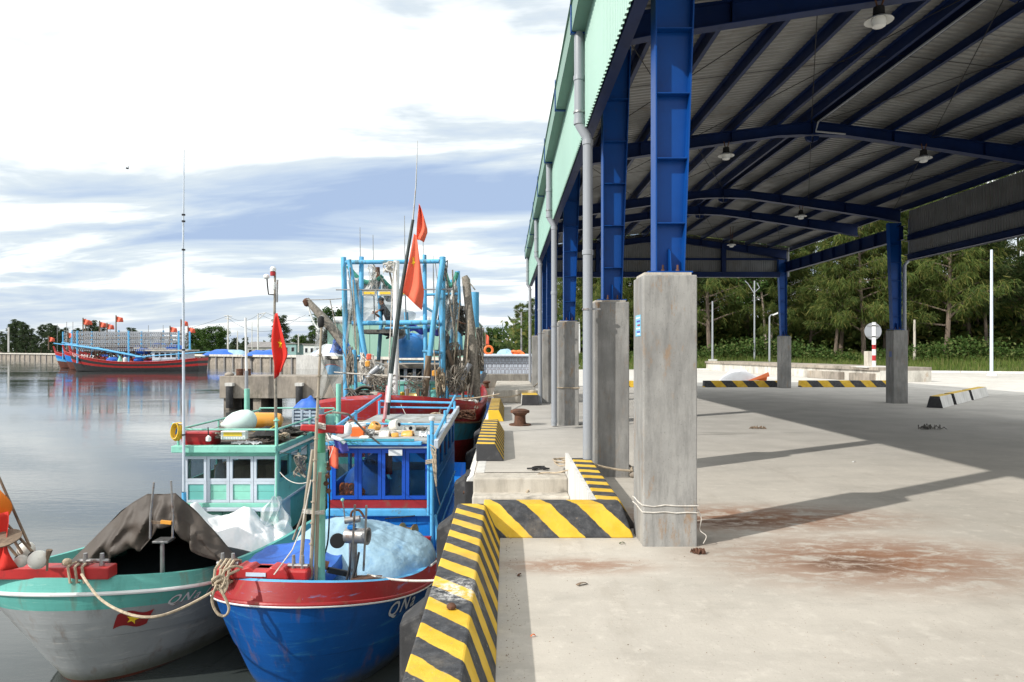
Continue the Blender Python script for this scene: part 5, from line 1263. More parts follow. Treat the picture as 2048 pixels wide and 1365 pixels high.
MB().box((-2.91, 11.12, zfl), (-2.88, 15.6, zsill + .1)).build('far_wall', M['blue'], boatB, True)
for i in range(3):
    ya = 11.12 + 1.49 * i; l = [Vector((-2.9, ya, zsill + .11)), Vector((-2.9, ya + 1.48, zsill + .11)), Vector((-2.9, ya + 1.48, ztop)), Vector((-2.9, ya, ztop))]
    window_panel(boatB, 'window', [XB.inverted() @ p for p in l], .08, .035, M['blue'], M['glass'], XB.inverted().to_3x3() @ Vector((1, 0, 0)))
MB().box((-2.88, 15.3, zfl), (xr_ - .04, 15.34, zsill + .1)).build('back_wall', M['blue'], boatB, True)
# diagonal brace and posts at the right front corner
MB().bar(P(868, 1030, 10.9), P(880, 1118, 10.75), .05, .09).build('corner_brace', M['sky_blue'], boatB, True, bevel=.01)
for x, ya, yb, r in ((864, 838, 1120, .032), (857, 870, 1030, .024)):
    MB().tube([P(x, yb, 10.82), P(x, ya, 10.82)], r, 12).build('corner_pole', M['sky_blue'], boatB, True)
MB().lathe([(.034, 0), (.05, .02), (.05, .06), (.035, .065)], P(864, 842, 10.82), n=12).build('pole_cap', M['plastic_white'], boatB, True)
b = MB()
for k in range(4): b.tube(curve([P(860 + k, 890 + 5 * k, 10.76), P(872, 900 + 10 * k, 10.74), P(866 + 2 * k, 925 + 10 * k, 10.75), P(870 + k, 955 + 6 * k, 10.75)], 4), .012, 5)
for k in range(3): b.tube([P(852, 922 + 3 * k, 10.76), P(872, 918 + 3 * k, 10.75), P(872, 918 + 3 * k, 10.9), P(852, 922 + 3 * k, 10.9), P(852, 922 + 3 * k, 10.76)], .011, 6)
tag(b.build('rope_bundle', M['rope']), 'tan rope wound on the light blue corner poles', 'rope')
# roof rail of the blue boat
r = MB()
def W2(x, y, z): return XB.inverted() @ Vector((x, y, z))
zr0 = zt_ + .04
r.tube([W2(-2.88, 11.1, zr0 + .12), W2(-2.84, 15.5, zr0 + .42)], .03, 8); r.tube([W2(xr_ + .02, 11.1, zr0 + .02), W2(xr_ + .02, 15.6, zr0 + .40)], .03, 8)
for y in (13.0, 15.4):
    for x in (-2.86, xr_ + .02): r.tube([W2(x, y, zr0), W2(x, y, zr0 + .30)], .028, 8)
r.tube([W2(-2.84, 15.4, zr0 + .30), W2(xr_, 15.4, zr0 + .26)], .025, 8); r.tube([W2(-2.5, 12.2, zr0 + .13), W2(xr_, 12.2, zr0 + .12)], .018, 8); r.tube([W2(-2.84, 15.45, zr0 + .16), W2(xr_, 15.45, zr0 + .14)], .02, 8)
r.build('roof_railing', M['sky_blue'], boatB)
# inside the blue cabin
o = thing('life_jacket', 'heap of orange life jackets seen through the blue cabin window', 'life jackets', P(700, 990, 11.4))
for k in range(14):
    c = P(686 + (k % 5) * 9, 992 - 9 * (k // 5), 11.32 + .04 * (k % 3)); MB().ball(c, (.075, .045), 10, 6, (random.random(), -.4, random.random())).build('foam_pad', M['orange'], o, True)
tag(MB().grid(lambda u, v: P(733, 985, 11.9) + Vector((.42 * math.cos(2 * PI * u) * math.sin(PI * v * .5), .3 * math.sin(2 * PI * u) * math.sin(PI * v * .5), .55 * math.cos(PI * v * .5) * (1 + .15 * noise.noise(Vector((u * 5, v * 5, 0)))))), 20, 8).build('blue_sack', M['tarp_blue']), 'blue sack inside the blue cabin, behind the second pane', 'sack')
tag(MB().lathe([(.08, 0), (.08, .36), (.05, .40), (.03, .42)], P(776, 948, 12.2), n=14).build('gas_bottle', M['plastic_red']), 'pinkish red cylinder inside the blue cabin', 'gas bottle')
MB().box((-2.2, 12.3, zfl), (-1.3, 13.2, -.45)).build('bunk', M['sky_blue'], boatB, True)
# things on the roof of the blue boat
def flt(px, py, Y, r, ax, m, lab, h=.5):
    o = thing('net_float', lab, 'float', P(px, py, Y), 0, 'floats lying on the blue boat roof')
    MB().lathe([(r * .35, -r * h), (r * .85, -r * h * .95), (r, -r * h * .6), (r, r * h * .6), (r * .85, r * h * .95), (r * .35, r * h)], P(px, py, Y), ax, 16).build('float_body', M[m], o, True)
    MB().lathe([(r * .33, -r * h * 1.03), (r * .33, r * h * 1.03)], P(px, py, Y), ax, 10).build('float_bore', M['dark'], o, True)
flt(791, 852, 12.2, .11, (.8, -.5, .3), 'float', 'white foam float standing on edge by the green hose', .8)
flt(820, 857, 12.3, .105, (.3, -.9, .1), 'float', 'round white foam float on the right of the blue roof', .6)
flt(749, 856, 12.0, .10, (.5, -.3, .8), 'yellow_buoy', 'yellow float behind the dark leaning pole', .9)
flt(816, 872, 11.6, .09, (.9, -.2, .1), 'yellow_buoy', 'yellow ochre float at the front edge of the blue roof', 1.1)
flt(770, 871, 11.5, .07, (.9, -.2, .1), 'float', 'small grey-white float at the front of the blue roof', 1.3)
flt(790, 873, 11.45, .06, (.9, .3, .1), 'yellow_buoy', 'small dull yellow float by the green hose foot', 1.0)
tag(MB().box(P(706, 876, 11.7), P(727, 856, 11.5)).build('orange_box', M['orange'], bevel=.012), 'orange plastic box on the blue boat roof', 'box')
tag(MB().box(P(683, 858, 12.6), P(742, 844, 13.4)).build('white_box', M['plastic_white'], bevel=.03), 'long white box lying on the blue boat roof', 'box')
tag(MB().box(P(738, 878, 11.25), P(722, 871, 11.4)).build('white_block', M['float'], bevel=.02), 'flat grey-white foam block beside the orange box', 'block')
j = thing('jerry_can', 'white plastic can hanging from the railing by the red bar', 'can', P(696, 868, 9.4))
MB().lathe([(.045, 0), (.052, .01), (.052, .11), (.03, .14), (.018, .145), (.018, .165)], P(696, 868, 9.4), n=14).build('can_body', M['plastic_white'], j, True)
MB().tube([P(696, 843, 9.4), P(697, 836, 9.4)], .005, 6).build('cord', M['dark'], j, True)
tag(MB().tube(curve([P(664, 825, 9.6), P(690, 828, 9.6), P(702, 834, 9.8), P(735, 868, 10.6), P(762, 890, 10.9)]), [.016] * 24 + [.022], 8).build('bent_pole', M['rope_grey']), 'dark bent pole leaning across the blue boat roof', 'pole')
o = thing('flag_staff', 'leaning dark flag staff with pink and red foot on the blue boat', 'pole', P(765, 878, 13.0))
MB().tube([P(774, 830, 13.0), P(780, 760, 13.0), P(800, 600, 13.0), P(826, 440, 13.0)], [.05, .05, .04, .028], 8).build('staff', mat('dark_staff', (.03, .045, .045), .6, 0, .3, 8, bump=.2), o, True)
MB().tube([P(826, 440, 13.0), P(832, 370, 13.0), P(835, 282, 13.0)], [.016, .012, .006], 6).build('whip_aerial', M['steel'], o, True)
MB().tube([P(765, 878, 12.9), P(769, 840, 12.9), P(776, 772, 12.95)], .035, 8).build('pink_pole', mat('pink_pole', (.55, .25, .27), .6, 0, .2, 6, (.3, .3, .28), (.5, .7), 9, bump=.2), o, True)
MB().tube([P(776, 805, 12.9), P(782, 748, 12.9)], .04, 10).build('white_sleeve', M['plastic_white'], o, True)
MB().tube([P(766, 840, 12.85), P(775, 852, 12.8)], .03, 8).build('red_foot', M['red'], o, True)
tag(MB().tube(curve([P(770, 842, 12.6), P(782, 846, 12.6), P(790, 860, 12.4), P(786, 876, 12.2)]), .032, 8).build('green_hose', M['mint']), 'green hose bent over the blue boat roof', 'hose')
def fl2(u, v):
    top = P(832, 466, 12.95); a = P(803, 592, 12.95)
    base = P(828 - 22 * v, 468 + 118 * v, 12.95)
    w = .02 + (.34 * v ** .9 if v < .62 else .30 * .65 + .02 + .10 * (v - .62)) 
    return base + Vector((u * (.05 + .30 * min(1, v * 1.3)), -.06 * math.sin(u * 8 + v * 3) * v, -.30 * u * v - .03 * u))
flag_cloth('flag', 'larger faded orange-red flag hanging from the leaning staff', fl2, M['flag_faded'], 20, 16, (.35, .42, .10, 1.7, 1))
def fl3(u, v):
    base = P(838 - 6 * v, 412 + 66 * v, 13.0)
    return base + Vector((u * .27 * (v ** .8 if v < .7 else .78 - (v - .7) * .8), -.05 * math.sin(u * 7 + v * 4), .04 * (1 - v) * u - .06 * u * v))
flag_cloth('flag', 'smaller faded red flag at the top of the leaning staff', fl3, M['flag_faded'], 12, 12)
tag(MB().box(P(777, 912, 10.93), P(805, 899, 10.96)).build('name_plate', M['plastic_white'], bevel=.003), 'blank white plate fixed above the blue cabin windows', 'plate')
# cloths hanging at the left corner
tag(MB().grid(lambda u, v: P(656 + 21 * u, 893 + (40 + 5 * u) * v, 10.8) + Vector((0, .03 * math.sin(u * 6), 0)), 8, 8).build('orange_cloth', M['flag_faded'], solid=.004), 'orange-red cloth hanging at the blue cabin corner', 'cloth')
tag(MB().grid(lambda u, v: P(666 + 26 * u + 6 * v, 876 + 6 * u + (28 - 16 * abs(u - .55)) * v, 10.7) + Vector((0, .03 * math.sin(u * 9), 0)), 12, 8).build('violet_cloth', M['purple'], solid=.005), 'violet cloth hanging over the railing of the blue boat', 'cloth')
tag(MB().tube(curve([P(664, 873, 10.68), P(672, 877, 10.66), P(681, 880, 10.66), P(690, 886, 10.68)]), .03, 8).build('rolled_rag', M['cloth_white']), 'rolled white rag on the violet cloth', 'rag')
# winch drum and red tray on deck before the cabin
o = thing('capstan', 'brass capstan drum before the blue cabin wall', 'winch', P(815, 1085, 10.4))
MB().lathe([(.16, -.11), (.16, -.09), (.10, -.05), (.095, .04), (.15, .09), (.155, .11), (.05, .115)], P(816, 1068, 10.4), (.96, -.28, 0), 20).build('drum', M['brass'], o, True)
MB().box(P(800, 1096, 10.5), P(832, 1084, 10.65)).build('capstan_base', M['red'], o, True)
tag(MB().hexa([P(828, 1098, 10.2), P(858, 1098, 10.2), P(860, 1096, 10.7), P(830, 1096, 10.7), P(826, 1074, 10.15), P(862, 1074, 10.15), P(864, 1072, 10.75), P(828, 1072, 10.75)]).build('red_tray', M['plastic_red'], bevel=.012), 'red plastic tray beside the brass capstan', 'tray')
b = MB()
for k in range(5): b.tube([P(665, 1052, 10.3) + Vector((.13 * math.cos(t) + .01 * k, .03 * k, .10 * math.sin(t))) for t in [2 * PI * i / 18 for i in range(19)]], .014, 6)
tag(b.build('hose_coil', M['rubber']), 'black hose coil behind the green post', 'hose')
tag(MB().tube([P(770, 1038, 10.9), P(830, 1032, 10.9)], .01, 6).build('gaff', M['dark']), 'thin black gaff fixed along the blue cabin wall', 'gaff')
rope('bow_rope', 'tan mooring rope from the blue boat rail to the quay', sag(P(735, 1150, 8.1), P(874, 1161, 7.2), .03), .013, M['rope_white'])
rope('deck_rope', 'rope loop by the rail beside the kerb', curve([P(862, 1132, 8.4), P(875, 1122, 8.2), P(886, 1122, 7.8)]), .013, M['rope_white'])
# mooring rope between the two bows, with a knot
k0 = P(163, 1149, 6.9); k1 = P(436, 1178, 6.85)
rope('mooring_rope', 'tan mooring rope sagging between the green and blue bows', curve([k0, P(200, 1198, 6.6), P(255, 1228, 6.4), P(310, 1234, 6.4), P(370, 1214, 6.6), k1]), .0135, M['rope'])
b = MB()
for k in range(4): b.tube([P(437, 1166, 6.85) + Vector((.055 * math.cos(t + k) + .01 * k, .04 * math.sin(t * 2 + k), .065 * math.sin(t) - .012 * k)) for t in [2 * PI * i / 16 for i in range(17)]], .0135, 6)
b.tube(curve([P(433, 1170, 6.8), P(424, 1200, 6.8), P(434, 1226, 6.8), P(450, 1232, 6.8), P(458, 1216, 6.8), P(446, 1188, 6.8), P(438, 1170, 6.82)]), .0135, 6)
b.tube(curve([P(440, 1160, 6.85), P(450, 1142, 6.95), P(470, 1133, 7.1), P(486, 1136, 7.15)]), .0135, 6); b.tube(curve([P(446, 1165, 6.85), P(458, 1150, 6.95), P(478, 1140, 7.1)]), .0135, 6)
tag(b.build('rope_knot', M['rope']), 'tan rope knot with a hanging loop at the blue bow', 'rope')

# loose gear on both small boats
for x, y, Y, w, h, n, m_, lab, r in ((450, 872, 11.9, 26, 6, 18, 'rope_grey', 'grey rope tangle on the green roof beside the red tub', .014), (590, 862, 13.2, 22, 8, 26, 'net_dark', 'dark net bundle beside the fish crate', .02),
        (560, 872, 12.2, 20, 6, 18, 'rope', 'tan rope tangle by the flag pole foot', .013), (640, 862, 13.6, 14, 10, 16, 'mint', 'green line bundle at the end of the green roof', .014), (600, 930, 11.6, 14, 26, 10, 'rope_grey', 'ropes hanging down the side of the green cabin', .012)):
    tangle(x, y, Y, w, h, n, m_, lab, 'rope_tangle', r)
for x, y, Y, w, h, n, m_, lab, r in ((770, 868, 12.0, 55, 6, 24, 'rope_white', 'pale ropes strewn over the blue boat roof', .011), (730, 866, 11.8, 20, 5, 22, 'net', 'grey net lying by the orange box', .018), (840, 862, 12.6, 16, 7, 20, 'net_dark', 'dark gear heap at the right rail of the blue roof', .022),
        (810, 852, 13.5, 30, 5, 16, 'rope_grey', 'grey cords at the back of the blue roof', .014), (700, 885, 10.85, 30, 5, 8, 'net_green', 'thin green lines hanging at the roof edge', .005), (655, 880, 10.7, 8, 24, 8, 'rope_white', 'white cords hanging at the left corner of the blue cabin', .007)):
    tangle(x, y, Y, w, h, n, m_, lab, 'rope_tangle', r)
tag(MB().grid(lambda u, v: P(838 + 22 * u, 874 - 10 * v, 11.4 + 1.2 * v) + Vector((0, 0, .03 + .06 * (turb((u, v, 2), 4) - .5))), 16, 10).build('white_rag', M['cloth_white'], solid=.004), 'crumpled white plastic at the right front of the blue roof', 'rag')
for i, (a, c_, d_) in enumerate((((628, 960, 7.6), (560, 945, 11.3), .1), ((560, 905, 11.4), (640, 858, 15), .2), ((668, 890, 10.8), (640, 960, 7.6), .03), ((862, 930, 10.8), (880, 1010, 10.9), .01), ((452, 846, 12.3), (380, 856, 11.5), .08), ((500, 862, 12.3), (553, 850, 11.5), .06))):
    rope('guy_line', ('thin line from the green post to the green cabin corner', 'slack line along the green cabin side', 'short line from the blue cabin corner to the green post', 'rope hanging down the blue cabin side', 'dark line from pale buoy to the aerial pole', 'yellow line over the pale buoy to the rail post')[i], sag(P(*a), P(*c_), d_), .006, M[('rope_white', 'rope_grey', 'rope_white', 'rope', 'rope_grey', 'yellow')[i]])
# ================================================================ boat C: trawler with the light blue frame
CXb, CYb = -3.2, 17.6
boatC = thing('trawler', 'weathered red fishing trawler with tall light blue pipe frame', 'boat', (CXb, CYb, WL))
hC = Hull(15.0, 4.9, 2.55, 1.95, 2.2, 3.2, 4.6, 1.4, -.8, (.6,), .6, 1.9, .15, .6, .45)
hC.shell([(.40, 0), (.66, 3), (.83, 2), (1.0, 1)]).build('hull', [M['antifoul'], M['hull_red'], mat('trawler_band_blue', (.03, .25, .42), .45, 0, .2, 2, (.1, .13, .13), (.5, .7), 5, True, .2), mat('trawler_low_red', (.20, .012, .016), .5, 0, .2, 2, (.08, .04, .03), (.5, .7), 5, True, .2)], boatC, angle=30)
b = hC.strip(1.0, 1.0, .0, -.06, .0, .10); hC.strip(1.0, 1.0, -.06, -.16, .10, .10, mb=b); hC.strip(1.0, 1.0, -.16, -.16, .10, -.5, mb=b); b.build('bulwark', M['hull_red'], boatC)
MB().tube(hC.line(.83, .015), .03, 6).build('rub_rail', M['wood'], boatC)
hC.deck(.80, .2).build('deck', M['ply'], boatC)
XC = XF[boatC.name]
def LC(px, py, Y): return XC.inverted() @ P(px, py, Y)
hull_text(hC, boatC, '3253', 4.55, 1.52, .30, M['pale'], M['yellow'], 1, -.02, .8, .55)
hull_text(hC, boatC, 'E-', 1.55, 2.10, .22, M['rope_white'], None, 1, 0, .9)
# stem head and windlass timbers
MB().tube([XC.inverted() @ Vector((-3.2, 17.55, z)) for z in (-.9, -.2, .45, .62)], [.12, .13, .13, .10], 8).build('stem_head', M['red'], boatC)
def cb(x0, x1, y0, y1, ya, yb, name, m, par=None, **k):
    a, c = P(x0, y1, (ya + yb) / 2), P(x1, y0, (ya + yb) / 2); return MB().box((a.x, ya, a.z), (c.x, yb, c.z)).build(name, m, par or boatC, True, **k)
cb(700, 845, 800, 812, 18.9, 19.1, 'bow_timber', M['red'], bevel=.02)
cb(790, 842, 800, 806, 18.7, 19.2, 'bow_timber', M['red'], bevel=.02)
for x in (812, 833): cb(x, x + 6, 778, 806, 18.9, 19.05, 'bitt_post', M['wood'], bevel=.01)
MB().lathe([(.12, -.13), (.10, -.1), (.10, .1), (.12, .13)], P(825, 793, 19.0), (1, 0, 0), 14).build('roller', M['brass'], boatC, True)
cb(742, 757, 784, 797, 18.6, 18.9, 'grey_box', M['conc_step'], bevel=.01)
# pipe frame
def pole(name, pts, r, m='pole_blue', Y=None, par=None, n=10):
    return MB().tube([P(p[0], p[1], p[2] if len(p) > 2 else Y) for p in pts], r, n).build(name, M[m], par or boatC, True)
pole('frame_post', [(692, 815), (691, 660), (687, 515)], .085, Y=21)
pole('frame_post', [(886, 815), (884, 660), (885, 514)], .10, Y=21)
pole('frame_post', [(744, 790), (720, 650), (698, 520)], [.075, .075, .07], Y=20.6)
pole('frame_post', [(858, 720), (868, 640), (886, 520)], .085, Y=20.6)
pole('frame_post', [(725, 768), (722, 640), (723, 514)], .075, Y=21.2)
pole('frame_post', [(852, 740), (850, 640), (849, 510)], .065, Y=21.2)
pole('frame_beam', [(690, 525), (790, 524), (886, 523)], .07, Y=21)
pole('frame_beam', [(704, 647), (790, 646), (884, 645)], .075, Y=20.9)
pole('frame_beam', [(770, 657), (880, 655)], .045, Y=22)
pole('frame_post', [(893, 818), (905, 650), (903, 560)], .055, Y=22.5)
pole('frame_post', [(757, 720), (762, 650), (757, 560)], .065, Y=23)
pole('frame_post', [(816, 680), (812, 625)], .07, Y=23)
pole('frame_post', [(949, 655), (949, 585)], .16, 'pole_blue', Y=24)
pole('frame_post', [(921, 700), (918, 620), (915, 543)], .085, Y=24)
pole('frame_beam', [(850, 590), (915, 588)], .045, Y=22)
pole('frame_beam', [(826, 602), (868, 625)], .04, Y=22)
pole('frame_brace', [(695, 715), (725, 712)], .04, Y=21); pole('frame_brace', [(845, 703), (885, 706)], .045, Y=20.8)
pole('mast', [(790, 790), (792, 640), (793, 522)], .085, 'white', Y=19.6)
pole('lower_post', [(845, 812), (852, 770), (857, 712)], [.11, .10, .09], 'wood', Y=20.5)
pole('lower_post', [(712, 795), (710, 740), (708, 700)], .06, 'pole_blue', Y=20.6)
pole('timber_post', [(955, 800), (945, 690), (932, 560), (929, 553)], [.12, .13, .14, .10], 'rope_grey', Y=22)
pole('timber_post', [(925, 800), (930, 700), (938, 630)], .05, 'rope_grey', Y=22)
pole('timber_post', [(913, 790), (905, 730), (895, 700)], .06, 'wood', Y=21)
pole('boom', [(690, 690), (650, 640), (613, 600)], [.16, .14, .10], 'rope_grey', Y=22)
MB().lathe([(.08, 0), (.12, .05), (.12, .2), (.06, .25)], P(617, 612, 22), (-.4, 0, .9), 10).build('boom_block', M['rust'], boatC, True)
pole('exhaust', [(730, 768), (745, 745), (757, 735)], .09, 'pvc', Y=20)
pole('derrick', [(910, 790), (925, 755), (940, 728)], .09, 'pvc', Y=21)
pole('derrick', [(960, 765), (970, 745)], .09, 'pvc', Y=24)
pole('frame_rod', [(672, 580), (780, 580), (905, 579)], .02, 'steel', Y=20.7)
for x, y in ((720, 455), (746, 470), (809, 432), (846, 470), (866, 505)): pole('aerial', [(x + 3, 640, 22), (x + 1, 560, 22), (x, y, 22)], [.022, .02, .01], 'steel', n=6)
pole('dark_pipe', [(764, 655), (758, 590), (755, 535)], [.05, .07, .08], 'rust', Y=23.7)
for i, x in enumerate((725, 757, 789, 821)):
    o = thing('flood_light', ('first yellow floodlight from the left on the light blue frame', 'second yellow floodlight from the left on the light blue frame', 'third yellow floodlight on the frame, by the white mast', 'fourth yellow floodlight on the frame, behind the red flag')[i], 'lamp', P(x + 11, 592, 20.8), 0, 'floodlights across the trawler frame')
    a = P(x, 592, 20.8); c = P(x + 26, 581, 20.8); MB().box((a.x, 20.72, a.z), (c.x, 20.86, c.z)).build('housing', M['plastic_white'], o, True, bevel=.01)
    a = P(x + 2, 589, 20.7); c = P(x + 24, 584, 20.7); MB().box((a.x, 20.70, a.z), (c.x, 20.715, c.z)).build('lens', M['glow_yellow'], o, True)
# wheelhouse
cb(700, 880, 765, 850, 24.2, 24.3, 'wall_board', M['mint2'])
b0 = 24.0
for i in range(9):
    x = 770 + 13 * i; cb(x, x + 12, 769, 800, b0, b0 + .05, 'wall_plank', M['mint2'] if i % 3 else M['pale'], bevel=.005)
cb(765, 890, 763, 768.5, b0 - .05, b0 + .1, 'sill', M['mint'])
for i in range(6):
    x = 775 + 18 * i; l = [P(x, 763, b0), P(x + 17.5, 763, b0), P(x + 17.5, 735, b0), P(x, 735, b0)]
    window_panel(boatC, 'window', [XC.inverted() @ p for p in l], .05, .05, M['pale'], M['glass'], (0, 1, 0))
cb(772, 885, 728, 734, b0 - .3, b0 + 4, 'roof', M['conc_old'], bevel=.02); cb(775, 882, 722, 726, b0 - .3, b0 - .22, 'roof_rail', M['sky_blue'])
MB().box((P(775, 0, 24.4).x, 24.35, .0), (P(885, 0, 24.4).x, 28, 1.0)).build('cabin_dark_fill', M['dark'], boatC, True)  # near-black block standing for the unlit inside behind the windows
tag(MB().grid(lambda u, v: P(822, 716, 24.6) + Vector((.62 * math.cos(2 * PI * u) * math.sin(PI / 2 * v) ** .6, .8 * math.sin(2 * PI * u) * math.sin(PI / 2 * v) ** .6, .85 * max(0, math.cos(PI / 2 * v)) ** .55 * (1 + .10 * noise.noise(Vector((math.cos(2 * PI * u) * 2, math.sin(2 * PI * u) * 2, v * 2)))))), 40, 14).build('tarpaulin', mat('bright_blue_tarp', (.05, .27, .68), .45, 0, .16, 2, (.15, .40, .75), (.5, .7), 3, bump=.3, bscale=12)), 'bright blue tarp bulging on the trawler wheelhouse roof', 'tarpaulin')
tag(MB().grid(lambda u, v: P(818 + 60 * u, 650 + 6 * u + 14 * v, 24.3) + Vector((0, .2 * v, .06 * math.sin(u * 12))), 16, 6).build('violet_cloth', M['purple'], solid=.01), 'violet cloth hung below the trawler cross beam', 'cloth')
tag(MB().ball(P(796, 664, 23.6), (.30, .26), 14, 8).build('grey_bundle', M['net']), 'pale grey net bundle below the cross beam', 'net')
# platform under the men
plat = cb(726, 806, 661, 668, 22.3, 24.0, 'platform', M['net_dark'])
cb(865, 925, 700, 712, 22.2, 24.0, 'platform', M['net_dark'])
# nets hung on the frame
def hung(name, lab, pa, pb, d, w, Y, mat_head, mat_net):
    o = thing(name, lab, 'net', P(pa[0], pa[1], Y)); a, c = P(pa[0], pa[1], Y), P(pb[0], pb[1], Y)
    top = sag(a, c, d, 16); MB().tube(top, .07, 8).build('head_rope', mat_head, o, True)
    MB().grid(lambda u, v: top[int(round(u * 16))] + Vector((.05 * math.sin(u * 9 + v * 3), .1 * math.sin(u * 14 + v * 4), -v * w * (.35 + .65 * sp_(PI * u) ** .6) * (1 + .2 * math.sin(u * 8)))), 16, 6).build('net_curtain', mat_net, o, True); MB().grid(lambda u, v: top[int(round(u * 16))] + Vector((.05 * math.sin(u * 7 + v * 3), .15 + .1 * math.sin(u * 11 + v * 4), -v * w * 1.9 * (.5 + .5 * sp_(PI * u) ** .6) * (1 + .2 * math.sin(u * 8)))), 16, 6).build('sheer_net', M['net_sheer'], o, True)
hung('hung_net', 'white net with green headrope hung left under the top beam', (696, 532), (765, 552), .35, .55, 21.6, M['net_green'], M['net'])
hung('hung_net', 'short white net with green headrope hung right of centre', (765, 560), (800, 588), .05, .5, 21.8, M['net_green'], M['net'])
hung('hung_net', 'white net with green headrope draped right of the frame', (887, 528), (914, 545), .55, .7, 22, M['net_green'], M['net'])
hung('hung_net', 'grey net draped between the rear posts', (888, 598), (916, 606), .1, .9, 22.5, M['rope_grey'], M['net'])
# blackened net gallery behind the man
def gal(u, v): return P(690 + 140 * u, 606 + 16 * u + 6 * math.sin(u * 7) + (26 + 5 * math.sin(u * 9)) * v, 25.5) + Vector((0, .25 * math.sin(u * 20 + v * 5), .05 * noise.noise(Vector((u * 12, v * 6, 0)))))
tag(MB().grid(gal, 50, 8).build('hung_net', M['net_sheer']), 'long grey net bunched along the trawler behind the man', 'net')
# smaller clutter
def strand(x0, y0, x1, y1, Y, d, m, r=.012):
    return MB().tube(sag(P(x0, y0, Y), P(x1, y1, Y + rs.uniform(-.6, .6)), d, 10), r, 5), m
stays = [(668, 745, 860, 755, 19.5, .02, 'rope_white', .022), (860, 800, 1000, 788, 19.6, .06, 'rope', .016), (788, 524, 776, 760, 19.5, .0, 'rope_white', .02), (792, 540, 799, 780, 19.5, 0, 'rope_white', .016),
         (700, 535, 712, 700, 20.5, 0, 'rope_grey', .02), (706, 560, 715, 745, 20.4, .05, 'rope', .014), (888, 520, 912, 690, 21, .02, 'rope_grey', .03), (905, 540, 914, 780, 21.5, .03, 'rope_grey', .025),
         (920, 600, 900, 790, 21, .1, 'rope', .02), (938, 640, 930, 780, 21, .02, 'rope', .02), (955, 690, 940, 800, 21, .05, 'rope_grey', .025), (613, 600, 690, 597, 21.5, .02, 'rope_grey', .012), (617, 615, 640, 660, 21.5, .15, 'net', .03),
         (660, 600, 700, 740, 21, .2, 'rope_grey', .015), (780, 800, 720, 840, 18.5, .05, 'rope_grey', .02), (793, 790, 822, 850, 17.8, .02, 'rope_white', .01), (868, 700, 876, 820, 20, .05, 'rope', .02), (878, 640, 882, 790, 20.4, .03, 'rope_grey', .015),
         (745, 525, 775, 580, 21, .0, 'rope_grey', .012), (775, 525, 786, 575, 21, 0, 'rope_grey', .03), (870, 522, 877, 580, 21, 0, 'rope_grey', .012), (935, 560, 950, 580, 22, 0, 'rope_grey', .02), (640, 700, 672, 795, 21.2, .1, 'rope_grey', .02), (940, 580, 960, 720, 23, .05, 'rope_grey', .015)]
for i, s_ in enumerate(stays):
    m_, mn = strand(*s_[:7], s_[7])
    m_.build('rigging_line', M[mn], boatC, True)
tangle(735, 735, 20.4, 16, 30, 26, 'rope_white', 'tangle of pale ropes inside the left legs of the frame')
tangle(905, 730, 21.5, 16, 45, 40, 'rope_grey', 'tangle of brown ropes behind the right legs of the frame')
tangle(945, 740, 22.5, 14, 50, 36, 'rope_grey', 'dark tangle of ropes and blocks at the starboard quarter', r=.03)
tangle(925, 640, 23, 10, 30, 16, 'net_dark', 'dark netting wrapped round the timber post', r=.04)
tangle(718, 790, 18.7, 30, 12, 16, 'net_dark', 'blackened ropes piled inside the red bow')
tangle(862, 812, 18.5, 22, 8, 22, 'rope', 'tan ropes bunched over the red bulwark', r=.018)
tangle(930, 830, 18.8, 22, 10, 26, 'rust', 'brown net scrap lying over the red bulwark', r=.014)
tangle(870, 835, 17.4, 14, 10, 12, 'rope', 'loose tan rope end hanging over the red hull', r=.014)
tangle(680, 690, 24, 12, 14, 14, 'tarp_blue', 'blue tarp bundle left of the trawler frame', 'blue_bundle', .06, 'tarpaulin')
tangle(930, 812, 20, 22, 9, 18, 'net', 'grey floats and netting heaped along the starboard rail', 'net_heap', .07, 'net')
for x, y, Y, w, h, n, m_, lab, r in ((700, 735, 20.7, 8, 45, 22, 'rope_grey', 'grey ropes twisted round the left frame post', .014), (880, 770, 20.8, 10, 35, 26, 'rope', 'tan ropes knotted round the right frame post', .015), (888, 700, 21.4, 10, 40, 20, 'net_dark', 'dark lines bundled right of the frame', .02),
        (960, 700, 24.5, 8, 45, 26, 'rope_grey', 'thick tangle of lines at the far right of the trawler', .022), (915, 760, 21, 18, 30, 40, 'rope_grey', 'matted brown rigging above the starboard rail', .02), (905, 600, 23, 10, 30, 16, 'net', 'pale netting gathered beside the rear post', .03),
        (760, 770, 19.6, 30, 22, 30, 'rope_grey', 'grey ropes criss-crossed over the trawler foredeck', .014), (800, 800, 18.6, 40, 8, 26, 'rope', 'tan ropes heaped along the red bow', .016), (755, 745, 20.5, 14, 18, 18, 'net', 'pale net bunch at the foot of the white mast', .03), (830, 765, 20.2, 22, 22, 16, 'rope_grey', 'loose lines before the dark cabin windows', .01),
        (790, 660, 23.2, 20, 12, 18, 'rope_grey', 'grey ropes under the cross beam', .02), (640, 655, 21.9, 8, 25, 14, 'net', 'pale net strips hanging from the boom', .016), (745, 560, 21.4, 10, 30, 10, 'rope_white', 'white cords hanging from the top beam', .012), (780, 535, 20.9, 14, 12, 14, 'rope_white', 'white rope knots round the top beam', .022), (887, 540, 21, 8, 22, 14, 'net_dark', 'black ropes hanging from the right post head', .02)):
    tangle(x, y, Y, w, h, n, m_, lab, 'rope_tangle', r)
